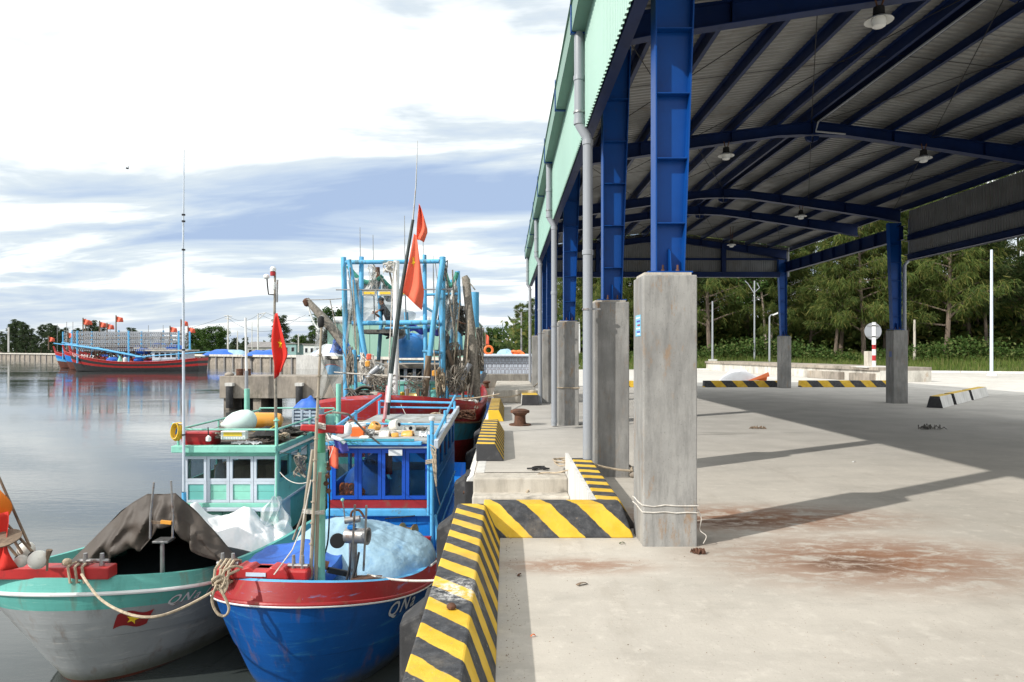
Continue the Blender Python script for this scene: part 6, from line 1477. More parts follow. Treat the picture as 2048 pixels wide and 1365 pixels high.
def sheer(x0, x1, y0, y1, Y, lab):
    tag(MB().grid(lambda u, v: P(x0 + (x1 - x0) * u + 4 * math.sin(v * 5), y0 + (y1 - y0) * v * (.8 + .2 * math.sin(u * 9)), Y) + Vector((.03 * math.sin(v * 9 + u * 4), .12 * math.sin(u * 11 + v * 3), 0)), 20, 12).build('hung_net', M['net_sheer']), lab, 'net')
sheer(694, 720, 560, 700, 20.9, 'sheer grey net hanging inside the left frame legs'); sheer(630, 690, 640, 715, 22.3, 'sheer pale net hanging under the boom'); sheer(885, 915, 600, 690, 22.2, 'sheer grey net between the right posts'); sheer(640, 690, 720, 800, 19.6, 'sheer net stretched from boom foot to the red bow')
b = MB(); b.grid(lambda u, v: P(690 + 55 * u - 8 * v, 805 - 30 * u - 14 * math.sin(PI * u) + 6 * v, 18.6) + Vector((0, .5 * v, 0)), 14, 4); tag(b.build('black_net', M['net_dark'], solid=.05), 'blackened net sheet leaning on the red bow', 'net')
for i, (x, y, m_, lab) in enumerate(((735, 728, 'yellow_buoy', 'yellow float hung among the pale ropes'), (738, 714, 'flag_faded', 'orange float hung above the yellow one'), (869, 747, 'yellow_buoy', 'yellow canister hung behind the right posts'), (869, 782, 'yellow', 'yellow box by the teal wall'), (805, 790, 'yellow', 'yellow crate on the trawler bow'), (872, 812, 'flag_faded', 'orange-red bag on the red bulwark'))):
    c = P(x, y, 20 + .2 * i); tag(MB().cbox(c, (.14, .12, .18), .3 * i).build('buoy_can' if i < 4 else 'small_crate', M[m_], bevel=.035), lab, 'float' if i < 3 else 'box')
MB().tube([P(866, 780, 20.2), P(870, 812, 20.2)], .12, 10).build('blue_drum', M['mint2'], boatC, True)
rope('mooring_rope', 'tan rope from the trawler to the far pillars', sag(P(985, 793, 19), P(1085, 758, 26), .25, 20), .022, M['rope'])

# ---------------------------------------------------------------- people on the trawler
def person(label, joints, edges, radii, clothes, head, cap=True):
    """joints: name -> world point; one continuous body grown from a skeleton"""
    names = list(joints); idx = {n: i for i, n in enumerate(names)}; base = joints['pelvis']
    me = bpy.data.meshes.new('person'); me.from_pydata([tuple(Vector(joints[n]) - Vector(base)) for n in names], [(idx[a], idx[c]) for a, c in edges], [])
    o = bpy.data.objects.new('person', me); C.objects.link(o); o.location = base
    sk = o.modifiers.new('body', 'SKIN'); sk.use_smooth_shade = True
    for i, n in enumerate(names):
        r = radii[n]; me.skin_vertices[0].data[i].radius = (r, r) if not isinstance(r, tuple) else r
    me.skin_vertices[0].data[idx['pelvis']].use_root = True
    sb = o.modifiers.new('smooth', 'SUBSURF'); sb.levels = 2; sb.render_levels = 2
    dg = bpy.context.evaluated_depsgraph_get(); dg.update()
    m2 = bpy.data.meshes.new_from_object(o.evaluated_get(dg)); o.modifiers.clear(); o.data = m2
    m2.materials.clear()
    for m in (M['skin'], M['shirt'], M['trouser']): m2.materials.append(m)
    for p in m2.polygons:
        c = Vector(p.center) + Vector(base); best = min(names, key=lambda n: (c - Vector(joints[n])).length - (radii[n] if not isinstance(radii[n], tuple) else radii[n][0]))
        p.material_index = clothes(best); p.use_smooth = True
    tag(o, label, 'person'); XF[o.name] = Matrix.Translation(Vector(base))
    h = Vector(joints['head']); f = head.normalized()
    b = MB(); b.ball(h + Vector((0, 0, .055)) - f * .01, (.112, .085), 14, 8); b.box(h + f * .08 + Vector((-.05, -.05, .05)), h + f * .17 + Vector((.05, .05, .065))); b.build('cap', M['hair'], o, True)
    b = MB(); b.ball(h + f * .105 - Vector((0, 0, .01)), (.018, .03), 8, 6)
    s_ = Vector((f.y, -f.x, 0))
    for k in (-1, 1): b.ball(h + s_ * .098 * k, (.014, .03), 8, 6)
    b.build('ears_and_nose', M['skin'], o, True)
    return o
def hand(j, e, name, wrist, d):
    d = Vector(d).normalized(); u, w = fr(d); wv = Vector(wrist)
    j[name + 'palm'] = wv + d * .07; e.append((name + 'wrist', name + 'palm'))
    for k in range(4):
        o_ = u * (.028 * (k - 1.5)); l = (.07, .085, .08, .06)[k]
        j[name + 'f%da' % k] = wv + d * .10 + o_; j[name + 'f%db' % k] = wv + d * (.10 + l) + o_ - w * .03
        e += [(name + 'palm', name + 'f%da' % k), (name + 'f%da' % k, name + 'f%db' % k)]
    j[name + 'ta'] = wv + d * .05 + u * .05; j[name + 'tb'] = wv + d * .09 + u * .065 - w * .02
    e += [(name + 'palm', name + 'ta'), (name + 'ta', name + 'tb')]
RAD = {'pelvis': .15, 'waist': .165, 'chest': (.20, .17), 'neck': .06, 'head': .105, 'lsh': .07, 'rsh': .07, 'lel': .048, 'rel': .048, 'lwrist': .033, 'rwrist': .033, 'lhip': .095, 'rhip': .095, 'lkn': .062, 'rkn': .062, 'lan': .042, 'ran': .042, 'lft': .04, 'rft': .04, 'headtop': .09}
def mkperson(label, pel, lean, face, lh, rh, sitting=False):
    """pel: pelvis point; lean: vector pelvis->neck; face: looking direction; lh, rh: wrist points"""
    pel = Vector(pel); L = Vector(lean); f = Vector(face).normalized(); s_ = Vector((f.y, -f.x, 0)).normalized()
    j = {'pelvis': pel, 'waist': pel + L * .35, 'chest': pel + L * .78, 'neck': pel + L * 1.04 + f * .02, 'head': pel + L * 1.04 + f * .09 + Vector((0, 0, .15)), 'headtop': pel + L * 1.04 + f * .085 + Vector((0, 0, .20))}
    e = [('pelvis', 'waist'), ('waist', 'chest'), ('chest', 'neck'), ('neck', 'head'), ('head', 'headtop')]
    for n, k, w_ in (('l', 1, lh), ('r', -1, rh)):
        sh = j['chest'] + s_ * .18 * k + L * .08; w_ = Vector(w_); mid = (sh + w_) / 2; dd = (w_ - sh).length
        bend = math.sqrt(max(.0, .29 ** 2 - (dd / 2) ** 2)); el = mid + Vector((0, 0, -1)) * bend + s_ * k * .04
        j[n + 'sh'] = sh; j[n + 'el'] = el; j[n + 'wrist'] = w_; e += [('chest', n + 'sh'), (n + 'sh', n + 'el'), (n + 'el', n + 'wrist')]
        hip = pel + s_ * .1 * k - Vector((0, 0, .08)); kn = hip + (f * .38 + Vector((0, 0, -.12)) if sitting else f * .06 + Vector((0, 0, -.42))); an = kn + (Vector((0, 0, -.10)) - Vector((f.x, f.y, 0)) * .40 if sitting else Vector((0, 0, -.42)) - f * .05)
        j[n + 'hip'] = hip; j[n + 'kn'] = kn; j[n + 'an'] = an; j[n + 'ft'] = an + f * .2 - Vector((0, 0, .03))
        e += [('pelvis', n + 'hip'), (n + 'hip', n + 'kn'), (n + 'kn', n + 'an'), (n + 'an', n + 'ft')]
        hand(j, e, n, w_, (w_ - el))
    rad = {n: RAD.get(n, .011 if 'f' in n and n[-1] in 'ab' else .012) for n in j}
    for n in ('l', 'r'): rad[n + 'palm'] = .03; rad[n + 'ta'] = .013; rad[n + 'tb'] = .010
    def cl(n):
        if n in ('pelvis', 'lhip', 'rhip', 'lkn', 'rkn', 'lan', 'ran'): return 2
        if n in ('waist', 'chest', 'lsh', 'rsh'): return 1
        if n in ('lft', 'rft'): return 2
        return 0
    return person(label, j, e, rad, cl, f)
yM = 23.0
pl = P(782, 647, yM)
mkperson('man in black cap and black t-shirt bending over the net on the trawler', pl, P(768, 612, yM) - pl + Vector((0, -.05, 0)), (-1, -.25, -.35), P(752, 629, yM - .15), P(750, 626, yM + .2), True)
yM = 22.8
pl = P(882, 660, yM)
mkperson('person in dark clothes reaching down behind the right posts of the trawler', pl, P(884, 626, yM) - pl, (1, -.3, -.5), P(922, 646, yM - .2), P(912, 642, yM + .15), True)
# ================================================================ beyond: pier, far quay, boats, buildings
pier = thing('jetty', 'weathered concrete jetty crossing the water behind the small boats', 'jetty', (-9, 45, WL))
MB().box((-18.4, 43.8, -1.36), (2.2, 46.6, .08)).build('deck_beam', M['conc_old'], pier, True, bevel=.04)
for i, x in enumerate((-18.2, -16.3, -13.2, -9.9, -6.6, -3.3)):
    MB().box((x, 44.0, -4), (x + (.5 if i else .35), 46.4, -1.361)).build('pile', M['conc_old'], pier, True)
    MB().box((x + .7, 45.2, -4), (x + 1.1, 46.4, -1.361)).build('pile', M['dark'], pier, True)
for x, lab in ((-17.65, 'black tube fender on the jetty face, left one'), (-13.2, 'black tube fender on the jetty face behind the flag'), (-8.4, 'black tube fender on the jetty face near the trawler')):
    o = thing('tube_fender', lab, 'fender', (x, 43.6, -1.7), 0, 'tube fenders on the jetty')
    MB().lathe([(.2, 0), (.22, .05), (.22, 1.35), (.2, 1.4)], (x, 43.55, -1.95), n=14).build('rubber_tube', M['rubber'], o, True)
    MB().box((x - .24, 43.4, -.55), (x + .24, 43.78, -.35)).build('bracket', M['conc_white'], o, True)
for x, lab in ((-17.4, 'rusty brown barrel on the jetty, left of the pair'), (-16.9, 'rusty brown barrel on the jetty, right of the pair')):
    tag(MB().lathe([(.2, 0), (.22, .02), (.22, .2), (.235, .21), (.22, .23), (.22, .42), (.2, .44)], (x, 44.6, .08), n=14).build('barrel', M['rust']), lab, 'barrel')
tag(MB().ball((-18.0, 44.4, .16), (.3, .16), 12, 7).build('stone', M['conc_old']), 'grey rubble lump at the end of the jetty', 'stone')
pl_ = thing('light_pole', 'thin white lamp post standing behind the jetty', 'pole', P(491, 760, 43))
MB().tube([P(493, 850, 43), P(493, 742, 43)], .11, 10).build('lower_pole', M['pvc'], pl_, True); MB().tube([P(493, 742, 43), P(491, 636, 43)], [.08, .07], 10).build('upper_pole', M['white'], pl_, True)
tag(MB().box((-1.7, 31.6, 0), (1.15, 32.0, .62)).build('low_wall', concrete('stained_wall', (.36, .34, .30), (.16, .15, .135), .2, .8, moss=(.05, .05, .047)), None, bevel=.03), 'low black-stained concrete wall at the end of the quay', 'wall')
for x in (-.9, .25): tag(MB().lathe([(.12, 0), (.12, .22), (.19, .26), (.19, .32), (.05, .35)], (x, 30.9, 0), n=12).build('mooring_bollard', M['rust']), 'small dark bollard before the stained wall, ' + ('water side' if x < 0 else 'pillar side'), 'bollard')
# boat with patterned cabin behind the quay end
bD = thing('fishing_boat', 'boat with white roofed cabin and patterned tile walls behind the quay end', 'boat', (.2, 52, WL))
hD = Hull(12, 4.4, 2.2, 1.7, 1.9, 2.6, 4, 1.0, -.6, (), .55, 1.9, .15, .6, .4)
hD.shell([(.4, 0), (1, 1)], 24).build('hull', [M['antifoul'], M['hull_blue']], bD)
MB().box((-1.75, 49.3, -.3), (2.1, 55, 1.3)).build('cabin_wall', M['pale'], bD, True)
tm = mat('tile_line', (.22, .20, .22), .5, 0, .1, 4, bump=0)
for r_ in range(3):
    for k in range(12):
        x = -1.6 + .31 * k; z = .0 + .43 * r_
        b = MB(); b.box((x, 49.285, z), (x + .26, 49.298, z + .37)); t_ = b.build('tile', tm, bD, True)
        for dx in (.04, .15): MB().box((x + dx, 49.275, z + .05), (x + dx + .075, 49.284, z + .32)).build('tile_panel', M['pale'], t_, True)
MB().box((-2.3, 48.8, 1.3), (2.3, 55.5, 1.45)).build('roof', M['pale'], bD, True, bevel=.03)
MB().box((-1.85, 49.15, -.3), (-1.65, 49.28, 1.3)).build('corner_post', M['sky_blue'], bD, True)
for x, y, z, lab, fl_ in ((-1.25, 49.3, 1.75, 'orange life ring standing on the patterned cabin roof', 1), (.75, 49.6, 1.62, 'orange life ring lying beside the white bundle on the roof', 0)):
    b = MB(); b.tube([Vector((x, y, z)) + (Vector((.28 * math.cos(t), 0, .28 * math.sin(t))) if fl_ else Vector((.32 * math.cos(t), .3 * math.sin(t), .06 * math.sin(t * 2)))) for t in [2 * PI * i / 20 for i in range(21)]], .085, 8)
    tag(b.build('life_ring', M['orange']), lab, 'life ring', 'life rings on the patterned cabin')
tag(MB().grid(lambda u, v: Vector((-.7 + 1.3 * u, 49.8 + 1.0 * v, 1.45 + .38 * sp_(PI * u) ** .6 * sp_(PI * v) ** .6 * (1 + .3 * noise.noise(Vector((u * 5, v * 5, 2)))))), 18, 10).build('white_bundle', M['tarp_pale']), 'white and blue bundle on the patterned cabin roof', 'tarpaulin')
tag(MB().grid(lambda u, v: Vector((.5 + .9 * u, 49.3 + .6 * v, 1.45 + .25 * sp_(PI * u) ** .6 * sp_(PI * v) ** .6)), 14, 8).build('orange_bundle', M['orange']), 'orange bundle on the patterned cabin roof', 'tarpaulin')
def smallflag(px, py, Y, w, h, pole_to, lab, m='flag_faded', grp='small red flags in the harbour'):
    o = thing('flag', lab, 'flag', P(px, pole_to, Y), 0, grp)
    MB().tube([P(px, pole_to, Y), P(px, py - 2, Y)], .0009 * Y, 5).build('staff', M['wood'], o, True)
    MB().grid(lambda u, v: P(px, py, Y) + Vector((w * u, .15 * w * math.sin(u * 6 + v * 2), -h * v * (1 - .25 * u) - .25 * h * u)), 8, 5).build('cloth', M[m], o, True, solid=.01)
smallflag(971, 668, 50, .25, .8, 702, 'small red flag above the patterned cabin')

# far quay with its row of counterforts
fq = thing('far_quay', 'long concrete quay wall with dark counterforts across the harbour', 'quay wall', (-150, 245, WL))
def fqseg(a, c, zt, n):
    a = Vector(a); c = Vector(c); d = (c - a); L = d.length; d.normalize(); nv_ = Vector((d.y, -d.x, 0))
    if nv_.y > 0: nv_ = -nv_
    b = MB(); b.hexa([a + Vector((0, 0, -4)), c + Vector((0, 0, -4)), c - nv_ * 3 + Vector((0, 0, -4)), a - nv_ * 3 + Vector((0, 0, -4)), a + Vector((0, 0, zt)), c + Vector((0, 0, zt)), c - nv_ * 3 + Vector((0, 0, zt)), a - nv_ * 3 + Vector((0, 0, zt))]); b.build('wall_face', M['conc_old'], fq, True)
    b = MB(); b.hexa([a + nv_ * .6 + Vector((0, 0, zt - .5)), c + nv_ * .6 + Vector((0, 0, zt - .5)), c - nv_ * .01 + Vector((0, 0, zt - .5)), a - nv_ * .01 + Vector((0, 0, zt - .5)), a + nv_ * .6 + Vector((0, 0, zt + .05)), c + nv_ * .6 + Vector((0, 0, zt + .05)), c + Vector((0, 0, zt + .05)), a + Vector((0, 0, zt + .05))]); b.build('coping', M['conc_wall'], fq, True)
    me = None
    for i in range(n):
        p = a + (c - a) * (i + .5) / n
        if me is None:
            u = d * .3
            o = MB().hexa([p - u + nv_ * .01 + Vector((0, 0, -3)), p + u + nv_ * .01 + Vector((0, 0, -3)), p + u + nv_ * .35 + Vector((0, 0, -3)), p - u + nv_ * .35 + Vector((0, 0, -3)),
                           p - u + nv_ * .01 + Vector((0, 0, zt - .1)), p + u + nv_ * .01 + Vector((0, 0, zt - .1)), p + u + nv_ * .35 + Vector((0, 0, zt - .1)), p - u + nv_ * .35 + Vector((0, 0, zt - .1))]).build('counterfort', M['roof_far'], fq, True)
            me = o; p0 = p
        else:
            o = me.copy(); C.objects.link(o); o.location = me.location + (p - p0)
fqseg((-260, 348, 0), (-130, 228, 0), .6, 20); fqseg((-130, 228, 0), (-40, 148, 0), .7, 26); fqseg((-40, 148, 0), (2.2, 110, 0), .5, 12); fqseg((-900, 620, 0), (-260, 348, 0), 1.2, 60)
tag(MB().box((-44, 147, -2.3), (-38, 143, .8)).build('landing_block', M['conc_white']), 'pale concrete landing block at the near end of the far quay', 'block')
# buildings on the far side
def house(name, lab, x0, x1, Y, zt, m, mr, roof='flat', nwin=4, d=10):
    o = thing(name, lab, 'building', ((x0 + x1) / 2, Y + d / 2, 0))
    MB().box((x0, Y, -.2), (x1, Y + d, zt)).build('wall', m, o, True)
    if roof == 'flat': MB().box((x0 - .3, Y - .3, zt), (x1 + .3, Y + d + .3, zt + .35)).build('roof', mr, o, True)
    else: MB().poly([(x0 - .4, Y - .4, zt), (x0 - .4, Y + d / 2, zt + (x1 - x0) * .09 + 1), (x0 - .4, Y + d + .4, zt)], (x1 - x0 + .8, 0, 0)).build('roof', mr, o, True)
    for k in range(nwin):
        x = x0 + (x1 - x0) * (k + .5) / nwin; w = (x1 - x0) / nwin * .25
        f = MB().box((x - w, Y - .06, zt * .35), (x + w, Y - .002, zt * .75)).build('window', M['pale'], o, True)
        MB().box((x - w + .1, Y - .09, zt * .35 + .1), (x + w - .1, Y - .061, zt * .75 - .1)).build('pane', M['dark'], f, True)
    return o
def bx(px, Y): return (px - CX) / F * Y
house('grey_house', 'low grey house with dull roof behind the far quay', bx(494, 240), bx(560, 240), 240, 2.9, M['grey_wall'], M['roof_far'], 'gable', 5)
house('teal_house', 'small teal flat-roofed house beside the red flag', bx(566, 235), bx(592, 235), 235, 4.0, mat('teal_wall', (.26, .42, .42), .8, 0, .08, 1, bump=0), M['roof_far'], 'flat', 2)
house('white_shed', 'white sheds on the quay left of the trawler boom', bx(607, 200), bx(640, 200), 200, 3.4, M['white'], M['roof_far'], 'flat', 3)
gb = house('green_warehouse', 'large pale green warehouse standing behind the trawler', bx(655, 160), bx(955, 160), 160, 8.2, M['clad'], M['galv'], 'flat', 0, 30)
for k in range(14):
    x = bx(655, 160) + (bx(955, 160) - bx(655, 160)) * k / 14; MB().box((x + .1, 159.9, 0), (x + 2.3, 159.99, 8.1)).build('wall_panel', M['clad'], gb, True)
for k, (px0, px1) in enumerate(((676, 700), (845, 862), (867, 905))):
    tag(MB().box((bx(px0, 175), 170, 8.55), (bx(px1, 175), 174, 10.2)).build('roof_tank', M['white'], None, bevel=.1), ('white tank unit on the warehouse roof, left of the frame', 'small white unit on the warehouse roof, right of the flag', 'wide white unit on the warehouse roof, near the right posts')[k], 'tank')
# boats and blue heaps along the far quay
def bheap(px, py, Y, w, h, m, lab):
    c = P(px, py, Y); c.z = max(c.z, .5)
    tag(MB().grid(lambda u, v: c + Vector((w * (u - .5), w * .7 * (v - .5), h * sp_(PI * u) ** .5 * sp_(PI * v) ** .5 * (1 + .3 * noise.noise(Vector((u * 4 + px, v * 4, 0)))))), 14, 8).build('tarp_heap', M[m]), lab, 'tarpaulin')
bheap(446, 712, 185, 9, 1.6, 'tarp_blue', 'blue tarp heap on the far quay, leftmost'); bheap(466, 711, 185, 8, 1.5, 'tarp_pale', 'paler blue tarp heap on the far quay'); bheap(535, 713, 170, 10, 1.4, 'tarp_blue', 'long blue heap on the far quay beside the red flag')
bheap(660, 712, 140, 6, 2.2, 'cloth_white', 'white heap on the quay behind the boom'); bheap(682, 706, 135, 4, 3, 'tarp_blue', 'bright blue tarp stack beside the frame legs'); bheap(640, 712, 145, 4, 1.2, 'crate', 'grey heap on the quay near the boom')
def raft(px, py, w, lab):
    Y = F * 3.8 / (py - CY); c = P(px, py, Y)
    o = thing('basket_boat', lab, 'boat', c, 0, 'blue basket boats by the far quay')
    MB().lathe([(w * .35, -.1), (w * .5, .3), (w * .5, .45), (w * .45, .45), (w * .3, .1)], c, n=18).build('hull', M['blue'], o, True)
raft(447, 729, 3.4, 'blue round basket boat at the foot of the far quay'); raft(503, 729.5, 3.2, 'blue round basket boat beside the lamp post reflection')
sb = thing('small_boat', 'light blue small boat hull lying bow up behind the jetty', 'boat', (bx(662, 90), 90, WL)); hs_ = Hull(6, 2.4, 2.0, 1.3, 1.4, 1.5, 2.2, .8, -.4, (), .5, 2, .2, .6, .5)
XF[sb.name] = Matrix.Translation((bx(662, 90), 88, WL)) ; hs_.shell([(.4, 0), (1, 1)], 20).build('hull', [M['tarp_blue'], M['sky_blue']], sb); MB().tube(hs_.line(1, .01), .05, 6).build('rub_rail', M['red'], sb)

# far trawlers with lamp racks
def far_trawler(lab, loc, rz, L, cols, zb, zm, zs, rack=True, number=None):
    o = thing('trawler', lab, 'boat', loc, rz, None)
    h = Hull(L, L * .22, zb, zm, zs, L * .2, L * .3, L * .06, -.5, (), .55, 1.8, .15, .6, .5)
    mats = [M[c] for c in cols]
    h.shell([(.52, 0), (.66, 1), (.83, 2), (1, 3)], 28).build('hull', mats, o)
    MB().tube(h.line(1.0, .02, n=24), .07, 6).build('rub_rail', mats[3], o)
    h.deck(.86, .2, 24).build('deck', M['ply'], o)
    hw = L * .11
    MB().tube([h.pt(0, 1, 1) + Vector((0, .2, -.4)), h.pt(0, 1, 1) + Vector((0, -.3, 1.1))], [.25, .16], 8).build('stem_head', mats[3], o)
    # cabin aft
    MB().box((-hw * .75, L * .66, zm - .3), (hw * .75, L * .90, zm + 2.0)).build('cabin', M['pale'], o)
    for k in range(5): 
        for s in (-1, 1): MB().box((s * (hw * .75 + .002), L * .68 + k * L * .042, zm + .9), (s * (hw * .75 + .06), L * .68 + k * L * .042 + L * .028, zm + 1.7)).build('window', M['dark'], o)
    MB().box((-hw * .9, L * .62, zm + 2.0), (hw * .9, L * .93, zm + 2.25)).build('cabin_roof', M['conc_step'], o)
    zt = zm + 5.4
    for y in (L * .11, L * .49, L * .86):
        for s in (-1, 1): MB().tube([(s * hw * .8, y, zm - .2), (s * hw * .8, y, zt + .3)], .17, 8).build('rack_post', M['sky_blue'], o)
    if rack:
        for s in (-1, 1):
            for k in range(5):
                z = zt - .75 * k
                MB().tube([(s * hw * .8, L * .11, z), (s * hw * .8, L * .86, z)], .045, 5).build('rack_beam', M['pvc'], o)
                b = MB(); rr = random.Random(k + int(loc[0]))
                n_ = int(L * 1.9)
                for i in range(n_):
                    y = L * .12 + L * .73 * i / n_
                    b.cbox((s * (hw * .8 + .02), y, z - .26 + rr.uniform(-.03, .03)), (.16, .19, .30))
                    b.box((s * hw * .8 - .02, y - .02, z - .12), (s * hw * .8 + .02, y + .02, z))
                lr = b.build('lamp_row', M['steel'] if k % 2 else M['pvc'], o); lr['kind'] = 'stuff'
        for k in range(7):
            y = L * .12 + L * .12 * k; MB().tube([(-hw * .8, y, zt - 1.4), (hw * .8, y, zt - 1.2)], .05, 5).build('rack_beam', M['pvc'], o)
            MB().tube([(hw * .8, y, zm), (hw * .8, y + .3, zt)], .04, 5).build('rack_strut', M['wood'], o)
        b = MB()
        for k in range(170):
            rr = random.Random(k + 5); y = L * (.15 + .5 * rr.random()); b.tube([(hw * rr.uniform(-.6, .75), y, zm + rr.uniform(.2, 2.8)), (hw * rr.uniform(-.6, .75), y + rr.uniform(-2, 2), zm + rr.uniform(.2, 2.8))], .05, 4)
        g = b.build('gear_pile', M['rust'], o); g['kind'] = 'stuff'
    MB().tube([(hw * .9, L * .03, zm + 3.2), (hw * .95, L * .30, zm + 2.3), (hw * .95, L * .62, zm + .8)], [.12, .2, .16], 8).build('boom', M['sky_blue'], o)
    MB().tube([(hw * 1.0, L * .55, zm + .9), (hw * 1.0, L * 1.1, zm + 1.9)], [.1, .08], 8).build('boom', M['sky_blue'], o)
    for y, r_ in ((L * .36, .8), (L * .55, .6)): MB().ball((hw * .55, y, zm + .35), (r_ * 1.5, r_ * .75), 14, 7).build('blue_drum', M['tarp_blue'], o)
    MB().ball((hw * .2, L * .80, zm + 2.4), (1.6, .9), 14, 7).build('roof_tarp', M['tarp_blue'], o)
    MB().ball((hw * .3, L * .57, zm + 2.0), (1.4, .6), 14, 7).build('roof_tarp', M['tarp_blue'], o)
    for k, y in enumerate((L * .02, L * .3, L * .7)): MB().tube([(0, y, zm), (0, y, zt + 2 - .3 * k)], .05, 5).build('aerial', M['steel'], o)
    MB().lathe([(.35, 0), (.4, .9), (.1, 1.1)], (hw * .75, L * .46, zm - .2), n=10).build('white_barrel', M['plastic_white'], o)
    MB().lathe([(.45, 0), (.4, .5), (.05, 1.4)], (hw * .8, L * .425, zm - .2), n=10).build('green_cover', M['mint'], o)
    if number: hull_text(h, o, number, 2.2, zb - 1.15, .85, M['white'], None, 1, -.10, .9)
    return o
far_trawler('long black and red trawler lying broadside across the harbour', (bx(137, 126), 126.5, WL), R(-90), 24.6, ('black_paint', 'red', 'black_paint', 'red'), 4.0, 1.75, 2.5, True, 'QNa 90517')
far_trawler('blue and red trawler behind, its bow showing left of the long one', (bx(122, 136), 137, WL), R(-84), 23, ('antifoul', 'blue', 'blue', 'red'), 3.9, 2.2, 2.6)
far_trawler('turquoise-bowed trawler farthest left in the harbour', (bx(104, 148), 149, WL), R(-80), 22, ('antifoul', 'sky_blue', 'blue', 'red'), 3.7, 2.2, 2.6)
fl_t = ['orange-red flag above the bow post of the long trawler', 'thin red flag next to the first flag over the harbour boats', 'red flag low over the lamp racks, third from the left', 'red flag highest of all over the harbour boats', 'red flag over the right end of the lamp racks', 'red flag beside the tall aerial pole, near the stern', 'small red flag over the stern posts', 'small red flag far left over the turquoise bow', 'small red flag over the left boat rigging', 'faded flag hanging between the racks']
for i, (px, py, Y, pt) in enumerate(((166, 638, 128, 690), (171, 640, 140, 690), (199, 644, 132, 690), (232, 633, 130, 690), (340, 654, 128, 690), (362, 641, 130, 690), (376, 655, 130, 690), (97, 674, 150, 700), (136, 666, 145, 700), (214, 648, 131, 690))):
    smallflag(px, py, Y, 1.3, 1.1, pt, fl_t[i])
for i, x in enumerate((30, 60)): pass
tag(MB().tube([P(17, 705, 300), P(17, 655, 300)], .35, 6).build('concrete_pole', M['conc_white']), 'pale concrete pole before the dark trees, far left', 'pole')

# ---------------------------------------------------------------- power poles, lamps and sign on land
def ppole(px, y0, y1, Y, r, lab, arm=None, m='conc_white', name='power_pole'):
    o = thing(name, lab, 'pole', P(px, y0, Y)); MB().tube([P(px, y0, Y), P(px, y1, Y)], [r, r * .7], 8).build('shaft', M[m], o, True)
    if arm:
        for a in arm: MB().tube([P(*q_, Y) for q_ in a], r * .45, 6).build('arm', M[m], o, True)
    return o
ppole(456, 706, 631, 200, .28, 'tall power pole with short cross arms above the far quay', [[(448, 632), (464, 633)], [(450, 637), (462, 638)]])
ppole(475, 702, 662, 210, .2, 'thin pole right of the round tree'); ppole(516, 706, 628, 190, .25, 'power pole with a cross arm reaching right, left of the flag', [[(516, 629), (532, 626)], [(516, 640), (530, 627)]])
ppole(597, 705, 668, 200, .2, 'short pale pole right of the teal house'); ppole(504, 700, 645, 230, .18, 'distant thin power pole', [[(498, 646), (510, 646)]])
for i, (a, c, d) in enumerate((((456, 632), (516, 630), 1.6), ((456, 637), (600, 634), 4), ((516, 627), (612, 630), 2), ((0, 663), (456, 632), 5), ((532, 626), (700, 620), 3))):
    rope('power_line', ('power line between the two tall poles', 'lower sagging power line above the roofs', 'power line right of the second pole', 'long power line over the harbour boats', 'power line running behind the trawler')[i], sag(P(*a, 195), P(*c, 195), d), .035, M['dark'], None, 4, 'cable')
o = ppole(1043, 706, 625, 75, .12, 'street lamp with a curved arm left of the far pillars', [[(1043, 640), (1041, 628), (1034, 622), (1027, 621)]], 'steel', 'street_lamp')
ppole(1425, 736, 603, 62, .10, 'short bare white post before the pale-trunked tree', None, 'pvc', 'white_post'); MB()
tag(MB().box(P(1420, 724, 61.8), P(1431, 719, 62.3)).build('post_footing', M['conc_white']), 'square white footing of the short post', 'footing')
ppole(1509, 737, 562, 63, .09, 'white lamp post with spread arms between two trees', [[(1509, 588), (1496, 568)], [(1509, 585), (1519, 576), (1514, 566)], [(1496, 568), (1490, 562)]], 'pvc', 'street_lamp')
o = ppole(1539, 737, 634, 61, .10, 'short street lamp with a flat white head', [[(1539, 636), (1541, 631), (1546, 629)]], 'pvc', 'street_lamp')
MB().hexa([P(1545, 632, 60.8), P(1556, 628, 60.8), P(1556, 628, 61.4), P(1545, 632, 61.4), P(1546, 629, 60.8), P(1556, 624.5, 60.8), P(1556, 624.5, 61.4), P(1546, 629, 61.4)]).build('lamp_head', M['white'], o, True)
o = ppole(1983, 752, 500, 44, .10, 'tall tapering white lamp post at the road edge, right', None, 'pale', 'street_lamp'); MB().lathe([(.3, 0), (.3, .06), (.18, .2)], P(1984, 752, 44), n=10).build('pole_base', M['white'], o, True)
ppole(1829, 731, 640, 58, .12, 'pale square post beside the rear pillar', None, 'conc_step', 'marker_post')
ppole(1232, 736, 655, 70, .12, 'slim white post glimpsed between the first two pillars', None, 'white', 'white_post'); ppole(1159, 736, 636, 72, .12, 'slim white post right of the third pillar', None, 'white', 'white_post')
sg = thing('road_sign', 'back of a round road sign on a red and white post', 'sign', P(1748, 733, 38))
pz = [733, 722, 711, 699, 687, 645]
for k in range(5): MB().tube([P(1748, pz[k], 38), P(1748, pz[k + 1], 38)], .1, 12).build('post_band', M['white'] if k % 2 == 0 else M['plastic_red'], sg, True)
MB().lathe([(.47, -.012), (.475, 0), (.47, .012)], P(1746, 663, 37.84), (0, 1, 0), 32).build('sign_disc', mat('sign_back', (.33, .345, .37), .45, .3, .05, 3, bump=0), sg, True)
for y_ in (652, 674): MB().box(P(1734, y_ + 1.2, 37.86), P(1758, y_ - 1.2, 37.80)).build('sign_bracket', M['steel'], sg, True)
MB().box(P(1744, 690, 37.80), P(1751, 647, 37.82)).build('sign_strap', M['white'], sg, True)
